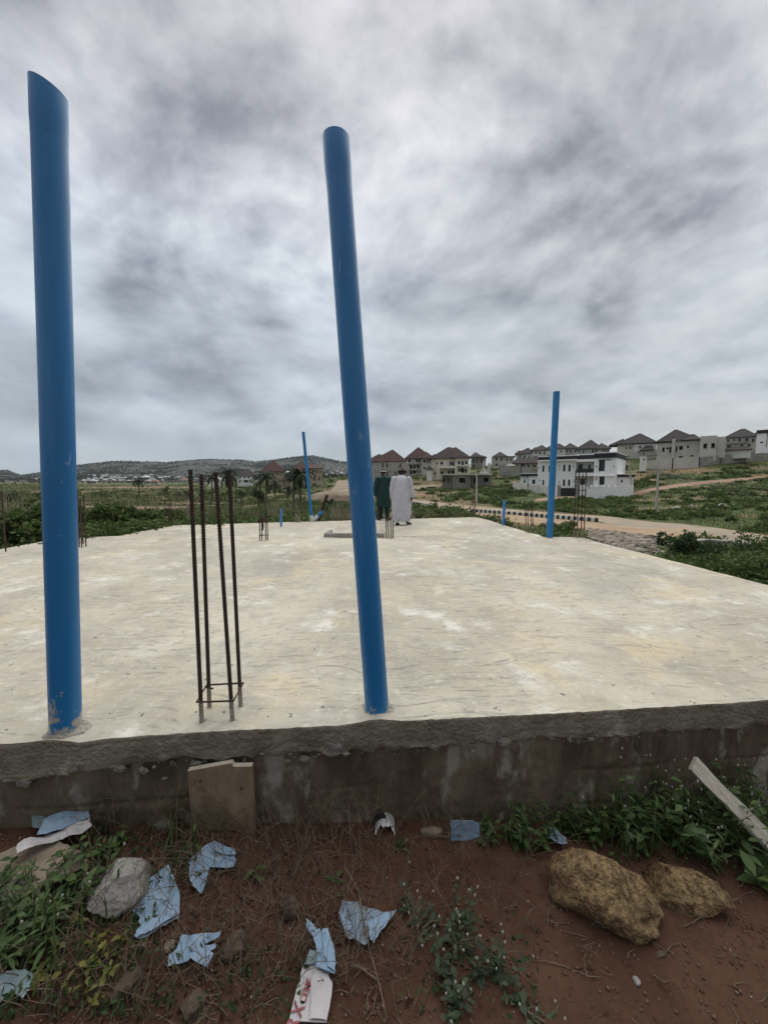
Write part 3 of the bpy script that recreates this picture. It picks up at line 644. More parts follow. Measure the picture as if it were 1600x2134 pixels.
M_PIPE3 = make_mat('blue_pvc_far', (0.010, 0.15, 0.36), (0.016, 0.18, 0.41), 5, 0.45, spec=0.5)
M_PIPE4 = make_mat('blue_pvc_short', (0.06, 0.20, 0.52), (0.08, 0.25, 0.58), 5, 0.5, spec=0.4)
M_WPVC = make_mat('white_pvc', (0.55, 0.55, 0.54), (0.66, 0.66, 0.65), 5, 0.5, spec=0.4)
M_DARKIN = make_mat('pipe_inside', (0.02, 0.03, 0.05), None, 5, 0.8)
def pipe(name, label, base, top, r0, r1=None, cut=None, socket=None, mat=None, group=None, n=40, flare_mat=None, wall=0.006, sink=0.03, collar=False):
    base = Vector(base); top = Vector(top); ax = top - base; Lp = ax.length; d = ax / Lp
    a = Vector((1, 0, 0)); a = (a - d * a.dot(d)).normalized(); b = d.cross(a)
    r1 = r1 or r0
    t = thing(name, label, 'pipe', base, group)
    def prof(rings_, tilt=None):
        out = []
        for s, r in rings_:
            out.append([base + d * (s + (tilt(q) if (tilt and s > Lp * .6) else 0)) + (a * math.cos(q) + b * math.sin(q)) * r for q in [2 * math.pi * j / n for j in range(n)]])
        return out
    s0 = Lp - (socket[0] if socket else 0)
    body = [(-sink, r0), (0.0, r0)] + [(s0 * k / 24, r0 + (r1 - r0) * k / 24) for k in range(1, 25)]
    mb = MB()
    if socket is None:
        tl = (lambda q: cut * math.cos(q - socket_dir)) if cut else None
        rr_ = prof(body[:-1], None) + prof([(Lp, r1)], tl) + prof([(Lp, r1 - wall), (Lp - .25, r1 - wall)], tl)
        mb.rings(rr_, True, True); part('pipe_body', mb, mat, t, True)
    else:
        mb.rings(prof(body), True, False); part('pipe_body', mb, mat, t, True)
        rs = socket[1]; tl = (lambda q: cut * math.cos(q - socket_dir)) if cut else None
        low = prof([(s0 - .07, r1 + .0006), (s0 - .045, r1 + (rs - r1) * .25), (s0 - .015, r1 + (rs - r1) * .75), (s0 + .015, rs)])
        hi = prof([(Lp, rs * 1.004), (Lp + .0015, rs), (Lp, rs - wall), (s0 + .03, rs - wall)], tl)
        mb = MB(); mb.rings(low + hi, False, False); part('socket_end', mb, mat, t, True)
    if collar:
        rg = random.Random(int(abs(base.x) * 1000)); mb = MB(); K = 40; rr_ = []
        for dr, z in ((.045, -.012), (.034, .004), (.018, .013), (.004, .020), (-.01, .021)):
            rr_.append([(base.x + math.cos(q) * (r0 + dr * (1 + .5 * math.sin(3 * q + 1) + rg.uniform(-.25, .25))), base.y + math.sin(q) * (r0 + dr * (1 + .5 * math.sin(3 * q + 1) + rg.uniform(-.25, .25))), base.z + z * rg.uniform(.6, 1.4)) for q in [2 * math.pi * k / K for k in range(K)]])
        rr_ = [[(x, max(y, float(near_y(x)) + .012), z) for x, y, z in r_] for r_ in rr_]
        mb.rings(rr_, False, False); part('cement_collar', mb, M_COLLAR, t)
    return t
M_COLLAR = make_mat('cement_collar', (0.30, 0.275, 0.225), (0.44, 0.41, 0.345), 30, .95, .9, 90)
socket_dir = 0.0
b1 = slabp(138, 1522); w1 = ray(138, 1535)
tp = at_y(102, 186, b1[1] + 0.02); socket_dir = math.pi
pipe('blue_pipe', 'thick tall blue pipe with slanted top and cement-smeared foot, left of the near cage', b1, tp, 0.0725, 0.0725, cut=0.026, socket=(0.16, 0.0752), mat=M_PIPE1, collar=True)
b2 = slabp(786, 1481); tp = at_y(700, 290, b2[1] + 0.02)
pipe('blue_pipe', 'tall blue pipe leaning left at the middle of the front slab edge', b2, tp, 0.0715, 0.0700, cut=0.004, socket=(0.15, 0.0730), mat=M_PIPE2, collar=True)
b3 = slabp(1147, 1121); tp = at_y(1162, 815, b3[1])
pipe('blue_pipe', 'blue pipe standing on the right side of the slab in front of the white house', b3 + np.array((0, .07, 0)), tp + np.array((0, .07, 0)), 0.075, mat=M_PIPE3, n=24)
b5 = slabp(586, 1099); pipe('blue_pipe', 'short pale blue pipe stub just right of the knotted rebar cage', b5, at_y(586, 1060, b5[1]), 0.032, mat=M_PIPE4, n=16)
b6 = slabp(1048, 1096); pipe('blue_pipe', 'short blue pipe stub at the right slab edge near the striped kerb', b6, at_y(1051, 1043, b6[1]), 0.042, mat=M_PIPE4, n=16)
# far-left-of-centre pipe with a white branch joint
b4 = slabp(650, 1087.5); tp = Vector(at_y(632, 900, b4[1])); bb = Vector(b4)
t4 = thing('blue_pipe', 'slim blue pipe rising from a white branch joint on the back slab edge', 'pipe', b4)
d4 = (tp - bb).normalized()
mb = MB(); mb.tube([bb + d4 * .15] + [bb + (tp - bb) * k / 6 for k in range(1, 7)], 0.050, 20); part('pipe_body', mb, M_PIPE3, t4, True)
mb = MB(); mb.tube([bb - d4 * .03, bb + d4 * .22], 0.064, 20)
br = Vector((0.62, 0.02, 0.60)).normalized()
mb.tube([bb + Vector((0.02, 0, .02)), bb + Vector((0.02, 0, .02)) + br * .26], 0.062, 20); part('branch_joint', mb, M_WPVC, t4, True)
mb = MB(); mb.rings([[bb + Vector((0.02, 0, .02)) + br * s + (Vector((br.z, 0, -br.x)) * math.cos(q) + Vector((0, 1, 0)) * math.sin(q)) * r_ for q in [2 * math.pi * j / 20 for j in range(20)]] for s, r_ in ((.2, .053), (.47, .053), (.47, .046), (.3, .046))]); part('branch_pipe', mb, M_PIPE3, t4, True)

# ------------------------------------------------------------------ rebar
M_REBAR = make_mat('rusty_rebar', (0.030, 0.020, 0.016), (0.055, 0.034, 0.026), 25, 0.75, 0.4, 80, c3=(0.09, 0.045, 0.03), s3=18, t3=(0.58, 0.7))
M_REBARC = make_mat('cement_coated_rebar', (0.22, 0.19, 0.15), (0.34, 0.30, 0.245), 40, 0.95, 0.6, 120)
M_REBARF = make_mat('weathered_rebar', (0.040, 0.027, 0.021), (0.085, 0.053, 0.038), 8, 0.85)
def ribbed(mb, a, b, r, pitch=None, n=8):
    a, b = Vector(a), Vector(b); Lb = (b - a).length
    if pitch:
        k = int(Lb / pitch); pts = []; rad = []
        for i in range(k):
            for s_, q in ((0.0, 1.0), (0.45, 1.0), (0.6, 1.22), (0.85, 1.22)): pts.append(a + (b - a) * ((i + s_) / k)); rad.append(r * q)
        mb.tube(pts, rad, n)
    else: mb.tube([a, a + (b - a) * .5, b], r, n)
def cage(label, bars, r, ties=(), pitch=None, coat=0.0, group='rebar column starters', n=8, mat=None, tie_r=None, name='rebar_cage', wobble=0.0):
    """bars: (base px, base py, top px, top py); ties: list of z heights above the slab"""
    B = []
    for (x0, y0, x1, y1) in bars:
        p = Vector(slabp(x0, y0)); B.append((p, Vector(at_y(x1, y1, p[1] + random.uniform(-.01, .01)))))
    c = sum((p for p, _ in B), Vector()) / len(B)
    t = thing(name, label, 'rebar', (c.x, c.y, SLABZ), group)
    mat = mat or M_REBARF
    for p, q in B:
        d = (q - p).normalized(); f0 = coat / (q - p).length if coat else 0
        mb = MB(); ribbed(mb, p + (q - p) * f0 - (d * .03 if not coat else Vector()), q, r, pitch, n)
        o = part('bar', mb, mat, t, True)
        if coat:
            mb = MB(); ribbed(mb, p - d * .03, p + (q - p) * f0, r * 1.12, pitch, n); part('cement_coat', mb, M_REBARC, o, True)
    for h in ties:
        P = [p + (q - p) * (h / (q - p).z) for p, q in B]
        cc = sum(P, Vector()) / len(P); P = sorted(P, key=lambda v: math.atan2(v.y - cc.y, v.x - cc.x))
        P = [v + (v - cc).normalized() * r * 2.2 + Vector((0, 0, random.uniform(-.01, .01))) for v in P]
        mb = MB(); rr = tie_r or r * .6
        for i in range(len(P)): mb.tube([P[i], P[(i + 1) % len(P)]], rr, 6)
        if pitch:
            mb.tube([P[-1], P[-1] + (P[0] - P[-1]).normalized() * .02, P[-1] + (P[1] - P[-1]) * .25], rr, 6)
        part('stirrup', mb, mat, t, True)
    return t
cage('tall dark ribbed rebar cage with one square stirrup, between the two big blue pipes', [(421, 1508, 397, 978), (437, 1477, 420, 988), (485, 1504, 450, 983), (502, 1474, 478, 980)], 0.0105, ties=(0.145,), pitch=0.017, coat=0.14, mat=M_REBAR, tie_r=0.0052)
cage('rebar cage just right of the left blue pipe', [(166, 1140, 162, 1030), (171, 1141, 168, 1038), (180, 1139, 174, 1032), (174, 1133, 166, 1040)], 0.011, ties=(0.10,))
cage('single rebar rod at the left end of the slab', [(13, 1150, 4, 1022)], 0.012, name='rebar_rod')
cage('thin rebar cage at the far left corner of the slab', [(346, 1098, 344, 1040), (352, 1099, 351, 1048), (358, 1097, 357, 1044), (355, 1095, 354, 1046)], 0.012)
tk = cage('knotted rebar cage with bent wire tied round it, left of the short blue stub', [(542, 1127, 541, 1066), (546, 1126, 545, 1058), (554, 1126, 553, 1041), (558, 1126, 556, 1060)], 0.012, ties=(0.12,))
c = Vector(ORG[tk]); mb = MB()
for i in range(7):
    pts = [c + Vector((random.uniform(-.14, .14), random.uniform(-.1, .1), random.uniform(.42, .52))) for _ in range(5)]; mb.tube(pts, 0.012, 5)
mb.tube([c + Vector((0.0, -.05, .48)), c + Vector((.01, -.06, .34)), c + Vector((.0, -.05, .24))], [.012, .022, .012], 6); part('tie_wire', mb, M_REBARF, tk)
cage('stub bars with pale split sleeves standing in front of the man in green', [(805, 1121, 804, 1075), (810, 1122, 808, 1079), (815, 1122, 814, 1078), (819, 1121, 819, 1084)], 0.016, ties=(), coat=0.40)
cage('rebar cage at the far right corner of the slab beside the concrete post', [(981, 1079, 980, 1052), (985, 1080, 984, 1030), (991, 1080, 990, 1044), (988, 1078, 988, 1030)], 0.012, ties=(0.25,))
cage('thin rebar cage between the short blue stub and the right blue pipe', [(1096, 1112, 1094, 1050), (1100, 1113, 1099, 1046), (1107, 1113, 1105, 1045), (1110, 1111, 1109, 1048)], 0.010, ties=(0.12, 0.62), coat=0.22)
cage('tall rebar cage right of the blue pipe by the stone pitching', [(1195, 1119, 1199, 981), (1202, 1121, 1206, 985), (1210, 1120, 1214, 987), (1216, 1119, 1221, 981)], 0.012, ties=(0.20, 1.42, 1.15), coat=0.17)
cage('cement covered bar stump at the back edge of the slab near the joint', [(617, 1090, 617, 1072), (623, 1090, 622, 1076)], 0.03, coat=0.14, mat=M_REBARC, name='bar_stump')
p0 = slabp(663, 1082); mb = MB(); ribbed(mb, p0 + np.array((0, .06, -.05)), at_y(682, 1031, p0[1] + .06), 0.05, None, 8)
solo('dark_pole', mb, M_REBAR, 'dark leaning stake behind the white branch joint', 'stake')

# ------------------------------------------------------------------ the two men
M_SKIN = make_mat('dark_skin', (0.030, 0.019, 0.014), (0.042, 0.026, 0.019), 12, 0.55)
M_GREEN = make_mat('dark_green_cloth', (0.010, 0.034, 0.030), (0.016, 0.046, 0.040), 9, 0.9, 0.4, 14)
M_TROUS = make_mat('dark_trouser_cloth', (0.010, 0.024, 0.024), (0.014, 0.032, 0.030), 9, 0.9, 0.3, 14)
M_CAPW = make_mat('white_cap_band', (0.6, 0.58, 0.6), None, 9, 0.9)
M_CAPD = make_mat('dark_cap', (0.03, 0.02, 0.025), (0.06, 0.05, 0.055), 20, 0.9)
M_CAPB = make_mat('mauve_grey_cap', (0.085, 0.07, 0.075), (0.13, 0.11, 0.115), 16, 0.9)
M_SANDAL = make_mat('black_leather', (0.012, 0.010, 0.010), None, 9, 0.5)
def stripe_cloth():
    m = bpy.data.materials.new('striped_cloth'); m.use_nodes = True; nt = m.node_tree; N = nt.nodes; L = nt.links; b = N['Principled BSDF']; b.inputs['Roughness'].default_value = 0.9
    uv = N.new('ShaderNodeAttribute'); uv.attribute_name = 'cloth_u'
    n = N.new('ShaderNodeTexNoise'); n.inputs['Scale'].default_value = 6; tc = N.new('ShaderNodeTexCoord'); L.new(tc.outputs['Object'], n.inputs[0])
    ma = N.new('ShaderNodeMath'); ma.operation = 'MULTIPLY_ADD'; L.new(uv.outputs['Fac'], ma.inputs[0]); ma.inputs[1].default_value = 1.0; ma.inputs[2].default_value = 0.0
    w = N.new('ShaderNodeMath'); w.operation = 'FRACT'; L.new(ma.outputs[0], w.inputs[0])
    r = N.new('ShaderNodeValToRGB'); L.new(w.outputs[0], r.inputs[0]); r.color_ramp.interpolation = 'CONSTANT'; e = r.color_ramp.elements
    e[0].position = 0; e[0].color = (.66, .65, .69, 1); e[1].position = .30; e[1].color = (.20, .21, .27, 1)
    for p_, c_ in ((.42, (.56, .56, .60, 1)), (.56, (.10, .11, .16, 1)), (.72, (.62, .61, .65, 1)), (.80, (.24, .25, .32, 1)), (.90, (.60, .60, .64, 1))): k = e.new(p_); k.color = c_
    fl = N.new('ShaderNodeMix'); fl.data_type = 'RGBA'; fl.inputs[0].default_value = 0.22; L.new(r.outputs[0], fl.inputs[6]); L.new(n.outputs[0], fl.inputs[7])
    L.new(fl.outputs[2], b.inputs['Base Color']); return m
M_STRIPE = stripe_cloth()
def skin_body(name, joints, edges, parent, mat, root):
    me = bpy.data.meshes.new(name); off = ORG[parent]
    names = list(joints); idx = {k: i for i, k in enumerate(names)}
    me.from_pydata([tuple(joints[k][0]) for k in names], [(idx[a], idx[b]) for a, b in edges], [])
    o = bpy.data.objects.new(name + '_skeleton', me); COL.objects.link(o)
    md = o.modifiers.new('skin', 'SKIN'); md.use_smooth_shade = True
    if not me.skin_vertices: 
        bpy.context.view_layer.objects.active = o
    sv = me.skin_vertices[0].data
    for k in names: r = joints[k][1]; sv[idx[k]].radius = (r, r) if not hasattr(r, '__len__') else r; sv[idx[k]].use_root = (k == root)
    o.modifiers.new('sub', 'SUBSURF').levels = 2; o.modifiers['sub'].render_levels = 2
    dg = bpy.context.evaluated_depsgraph_get(); ev = o.evaluated_get(dg); m2 = bpy.data.meshes.new_from_object(ev); m2.name = name
    bpy.data.objects.remove(o); m2.materials.clear(); m2.materials.append(mat)
    for p in m2.polygons: p.use_smooth = True
    b = link(name, m2, parent); ORG[b] = off; return b
def make_person(label, base, kind):
    t = thing('person', label, 'person', base)
    v = Vector; J = {}; E = []
    def j(k, p, r, to=None):
        J[k] = (v(p), r)
        if to: E.append((to, k))
    if kind == 'green':
        foot = {-1: (-0.105, 0.02), 1: (0.125, -0.03)}; lean = 0.05; arms = {-1: [(-.205, .0, 1.40), (-.262, -.02, 1.12), (-.262, .03, .86)], 1: [(.205, .0, 1.40), (.262, .0, 1.12), (.272, .07, .86)]}
        head = v((-.015, .13, 1.60)); hz = .1
    else:
        foot = {-1: (-0.15, -0.10), 1: (0.16, 0.06)}; lean = 0.12; arms = {-1: [(-.225, .03, 1.40), (-.275, .02, 1.12), (-.262, .08, .86)], 1: [(.225, .03, 1.40), (.285, -.01, 1.12), (.315, -.02, .86)]}
        head = v((.03, .26, 1.60)); hz = .1
    j('pelvis', (0, 0, .95), (.15, .11)); j('waist', (0, lean * .2, 1.12), (.14, .10), 'pelvis'); j('chest', (0, lean * .6, 1.32), (.165, .11), 'waist')
    j('neck', (0, lean + .02, 1.475), .058, 'chest'); j('nape', v((0, lean, 1.475)).lerp(head, .5), .055, 'neck'); j('skull', head, .088, 'nape'); j('crown', head + v((0, .045, .075)), .078, 'skull')
    for s in (-1, 1):
        fx, fy = foot[s]
        j(f'hip{s}', (s * .095, 0, .90), .095, 'pelvis'); j(f'knee{s}', (s * .05 + fx * .5, fy * .5 + .03, .50), .062, f'hip{s}'); j(f'ankle{s}', (fx, fy, .085), .04, f'knee{s}')
        out = v((.10 * s, .17, 0)) if kind == 'green' else v((.13, .09, 0)) if s == 1 else v((.055, .15, 0))
        j(f'ball{s}', v((fx, fy, .035)) + out * .75, .034, f'ankle{s}'); j(f'toe{s}', v((fx, fy, .028)) + out * 1.15, .026, f'ball{s}')
        a = arms[s]; j(f'sh{s}', (a[0][0] * .84, a[0][1], a[0][2] - .03), .048, 'chest'); j(f'el{s}', a[1], .045, f'sh{s}'); j(f'wr{s}', a[2], .029, f'el{s}')
        h = v(a[2]); j(f'palm{s}', h + v((0, .01, -.07)), (.022, .04), f'wr{s}')
        for q in range(4):
            L_ = (.075, .09, .085, .065)[q]; x = h + v((0, .035 - .022 * q, -.095))
            j(f'f{s}{q}a', x, .0095, f'palm{s}'); j(f'f{s}{q}b', x + v((-s * .008, .002, -L_ * .55)), .0085, f'f{s}{q}a'); j(f'f{s}{q}c', x + v((-s * .026, .004, -L_ * .95)), .007, f'f{s}{q}b')
        j(f't{s}a', h + v((-s * .012, .045, -.045)), .011, f'palm{s}'); j(f't{s}b', h + v((-s * .025, .062, -.085)), .009, f't{s}a')
    skin_body('body', J, E, t, M_SKIN, 'pelvis')
    n = 48
    # robe: rings round the torso, folds deepening to the hem
    if kind == 'green':
        Z = [(1.525, .070, .065, .055), (1.50, .085, .08, .05), (1.465, .13, .10, .045), (1.43, .195, .115, .04), (1.36, .222, .125, .03), (1.20, .215, .13, .015), (1.02, .212, .135, 0), (.85, .225, .15, 0), (.70, .235, .16, 0), (.58, .245, .165, 0), (.505, .248, .168, .0), (.50, .238, .158, 0)]
        amp = .045; nm = 7
    else:
        Z = [(1.53, .078, .07, .13), (1.51, .10, .085, .12), (1.48, .155, .11, .105), (1.44, .222, .13, .09), (1.36, .258, .148, .07), (1.20, .262, .165, .04), (1.0, .272, .18, .02), (.80, .285, .19, .01), (.60, .292, .195, 0), (.40, .285, .20, -.01), (.24, .272, .20, -.02), (.16, .262, .195, -.02), (.155, .25, .185, -.02)]
        amp = .065; nm = 9
    rings = []; us = []
    for (z, rx, ry, cy) in Z:
        g = min(1, max(0, (1.45 - z) / 1.1)); row = []
        for k in range(n):
            q = 2 * math.pi * k / n
            f = 1 + amp * g * math.sin(nm * q + 1.3 + 1.8 * (1.5 - z)) + amp * .5 * g * math.sin((nm + 4) * q + 3 * z) - amp * .3 * math.sin(3 * q - 2.2 * z) * (z < 1.3)
            dz = (0.03 * math.sin(2 * q + .6) + .018 * math.sin(5 * q)) * (z < (.6 if kind == 'green' else .26))
            row.append((base[0] + rx * f * math.cos(q), base[1] + cy + ry * f * math.sin(q), base[2] + z + dz)); us.append(q / (2 * math.pi) * (32 if kind != 'green' else 1))
        rings.append(row)
    mb = MB(); mb.rings(rings, False, False)
    for s in (-1, 1):
        a = [Vector(base) + v(p) for p in arms[s]]; d2 = (a[2] - a[1]).normalized()
        pts = [a[0] + v((-s * .07, 0, .035)), a[0] + v((-s * .01, 0, .012)), a[0].lerp(a[1], .35), a[1], a[1].lerp(a[2], .5), a[2] - d2 * .02, a[2] + d2 * .01]
        wd = [.075, .088, .078, .068, .066, .066, .068] if kind == 'green' else [.075, .092, .086, .08, .08, .078, .074]
        o0 = len(mb.v); mb.tube(pts, [w_ * (1 + .05 * math.sin(9 * i)) for i, w_ in enumerate(wd)], 20, False)
        us += [k / 20 * 8 + s * .3 for i in range(len(pts)) for k in range(20)]
    o = part('kaftan', mb, M_GREEN if kind == 'green' else M_STRIPE, t, True)
    at = o.data.attributes.new('cloth_u', 'FLOAT', 'POINT'); at.data.foreach_set('value', us)
    md = o.modifiers.new('thick', 'SOLIDIFY'); md.thickness = 0.008; md.offset = 1
    # trousers
    mb = MB(); us = []
    for s in (-1, 1):
        fx, fy = foot[s]
        A, K, H = v((fx, fy, .10)), v((s * .05 + fx * .5, fy * .5 + .03, .50)), v((s * .09, 0, .92))
        pts = [H, H.lerp(K, .5), K, K.lerp(A, .5), A + v((0, 0, .05)), A + v((0, 0, .0))]
        mb.tube([Vector(base) + p for p in pts], [.11, .10, .086, .080, .078, .080], 20, False); us += [k / 20 * 10 for i in range(6) for k in range(20)]
    o = part('trousers', mb, M_TROUS if kind == 'green' else M_STRIPE, t, True)
    at = o.data.attributes.new('cloth_u', 'FLOAT', 'POINT'); at.data.foreach_set('value', us)
    # cap
    hd = Vector(base) + head + v((0, .02, .03)); ax = v((0, .45, 1)).normalized(); a = v((1, 0, 0)); b_ = ax.cross(a)
    ring = lambda s_, r_: [hd + ax * s_ + (a * math.cos(q) + b_ * math.sin(q)) * r_ for q in [2 * math.pi * k / 28 for k in range(28)]]
    if kind == 'green':
        mb = MB(); mb.rings([ring(.0, .106), ring(.035, .108), ring(.036, .100)], False, False); cp = part('cap', mb, M_CAPW, t, True)
        mb = MB(); mb.rings([ring(.03, .103), ring(.075, .098), ring(.10, .075), ring(.112, .03)], False, True); part('cap_crown', mb, M_CAPD, cp, True)
    else:
        mb = MB(); mb.rings([ring(-.012, .145), ring(-.008, .150), ring(.012, .112), ring(.06, .108), ring(.10, .095), ring(.118, .05)], False, True); part('cap', mb, M_CAPB, t, True)
    # ears
    # sandals / shoes
    for s in (-1, 1):
        fx, fy = foot[s]; out = v((.10 * s, .17, 0)) if kind == 'green' else v((.13, .09, 0)) if s == 1 else v((.055, .15, 0))
        d = out.normalized(); w = v((-d.y, d.x, 0)); c0 = Vector(base) + v((fx, fy, 0))
        prof = [(-.07, .030), (-.05, .042), (0, .040), (.07, .043), (.14, .052), (.19, .046), (.225, .025)]
        mb = MB(); rr_ = []
        for z in (.004, .022):
            pass
        outl = [c0 + d * s_ + w * q for s_, q in prof] + [c0 + d * s_ - w * q for s_, q in reversed(prof)]
        mb.rings([[p + v((0, 0, .003)) for p in outl], [p + v((0, 0, .022)) for p in outl]])
        for s_ in (.06, .13):
            mb.tube([c0 + d * s_ + w * .045 + v((0, 0, .015)), c0 + d * (s_ + .01) + w * .03 + v((0, 0, .065)), c0 + d * (s_ + .012) + v((0, 0, .078)), c0 + d * (s_ + .01) - w * .03 + v((0, 0, .065)), c0 + d * s_ - w * .045 + v((0, 0, .015))], .011, 6)
        part('sandal', mb, M_SANDAL, t, True)
    return t
pg = slabp(799, 1086); make_person('man in dark green knee-length kaftan and white-banded cap, walking away', (pg[0], pg[1], SLABZ + .012), 'green')
pw = slabp(836, 1095.5); make_person('man in long white and grey striped kaftan and sandals, walking away', (pw[0], pw[1], SLABZ + .012), 'white')
# ------------------------------------------------------------------ houses
M_WHITE = make_mat('white_paint', (0.80, 0.80, 0.785), (0.85, 0.85, 0.835), 0.5, 0.8)
M_OFFW = make_mat('offwhite_plaster', (0.66, 0.645, 0.60), (0.74, 0.725, 0.68), 0.4, 0.85)
M_CREAM = make_mat('cream_plaster', (0.56, 0.53, 0.42), (0.66, 0.62, 0.51), 0.4, 0.9)
M_GREY = make_mat('grey_render', (0.45, 0.43, 0.385), (0.55, 0.53, 0.48), 0.35, 0.95)
M_GREYD = make_mat('raw_block_grey', (0.22, 0.21, 0.185), (0.32, 0.31, 0.275), 0.6, 0.95, 0.4, 3)
M_TAN = make_mat('tan_plaster', (0.42, 0.35, 0.26), (0.50, 0.42, 0.32), 0.4, 0.9)
M_BLACKB = make_mat('black_band', (0.018, 0.02, 0.024), (0.028, 0.03, 0.034), 1, 0.6)
M_RBROWN = make_mat('red_brown_roof', (0.050, 0.025, 0.021), (0.070, 0.036, 0.030), 0.8, 0.85, 0.3, 6)
M_RDARK = make_mat('dark_brown_roof', (0.030, 0.020, 0.019), (0.050, 0.033, 0.031), 0.8, 0.85, 0.3, 6)
M_RGREY = make_mat('charcoal_roof', (0.029, 0.024, 0.023), (0.046, 0.038, 0.036), 0.8, 0.85, 0.3, 6)
M_RTIN = make_mat('pale_tin_roof', (0.50, 0.51, 0.52), (0.62, 0.63, 0.64), 0.2, 0.5)
M_GLASS = make_mat('dark_window_glass', (0.012, 0.014, 0.017), None, 1, 0.15, spec=0.5)
M_DARKFILL = make_mat('painted_dark_opening', (0.02, 0.019, 0.017), None, 1, 0.9)  # near-black fill: the unlit depth of openings is put into the colour
M_FRAME = make_mat('window_surround', (0.52, 0.50, 0.46), None, 1, 0.8)
M_POLE = make_mat('scaffold_timber', (0.16, 0.13, 0.095), (0.24, 0.20, 0.15), 2, 0.9)
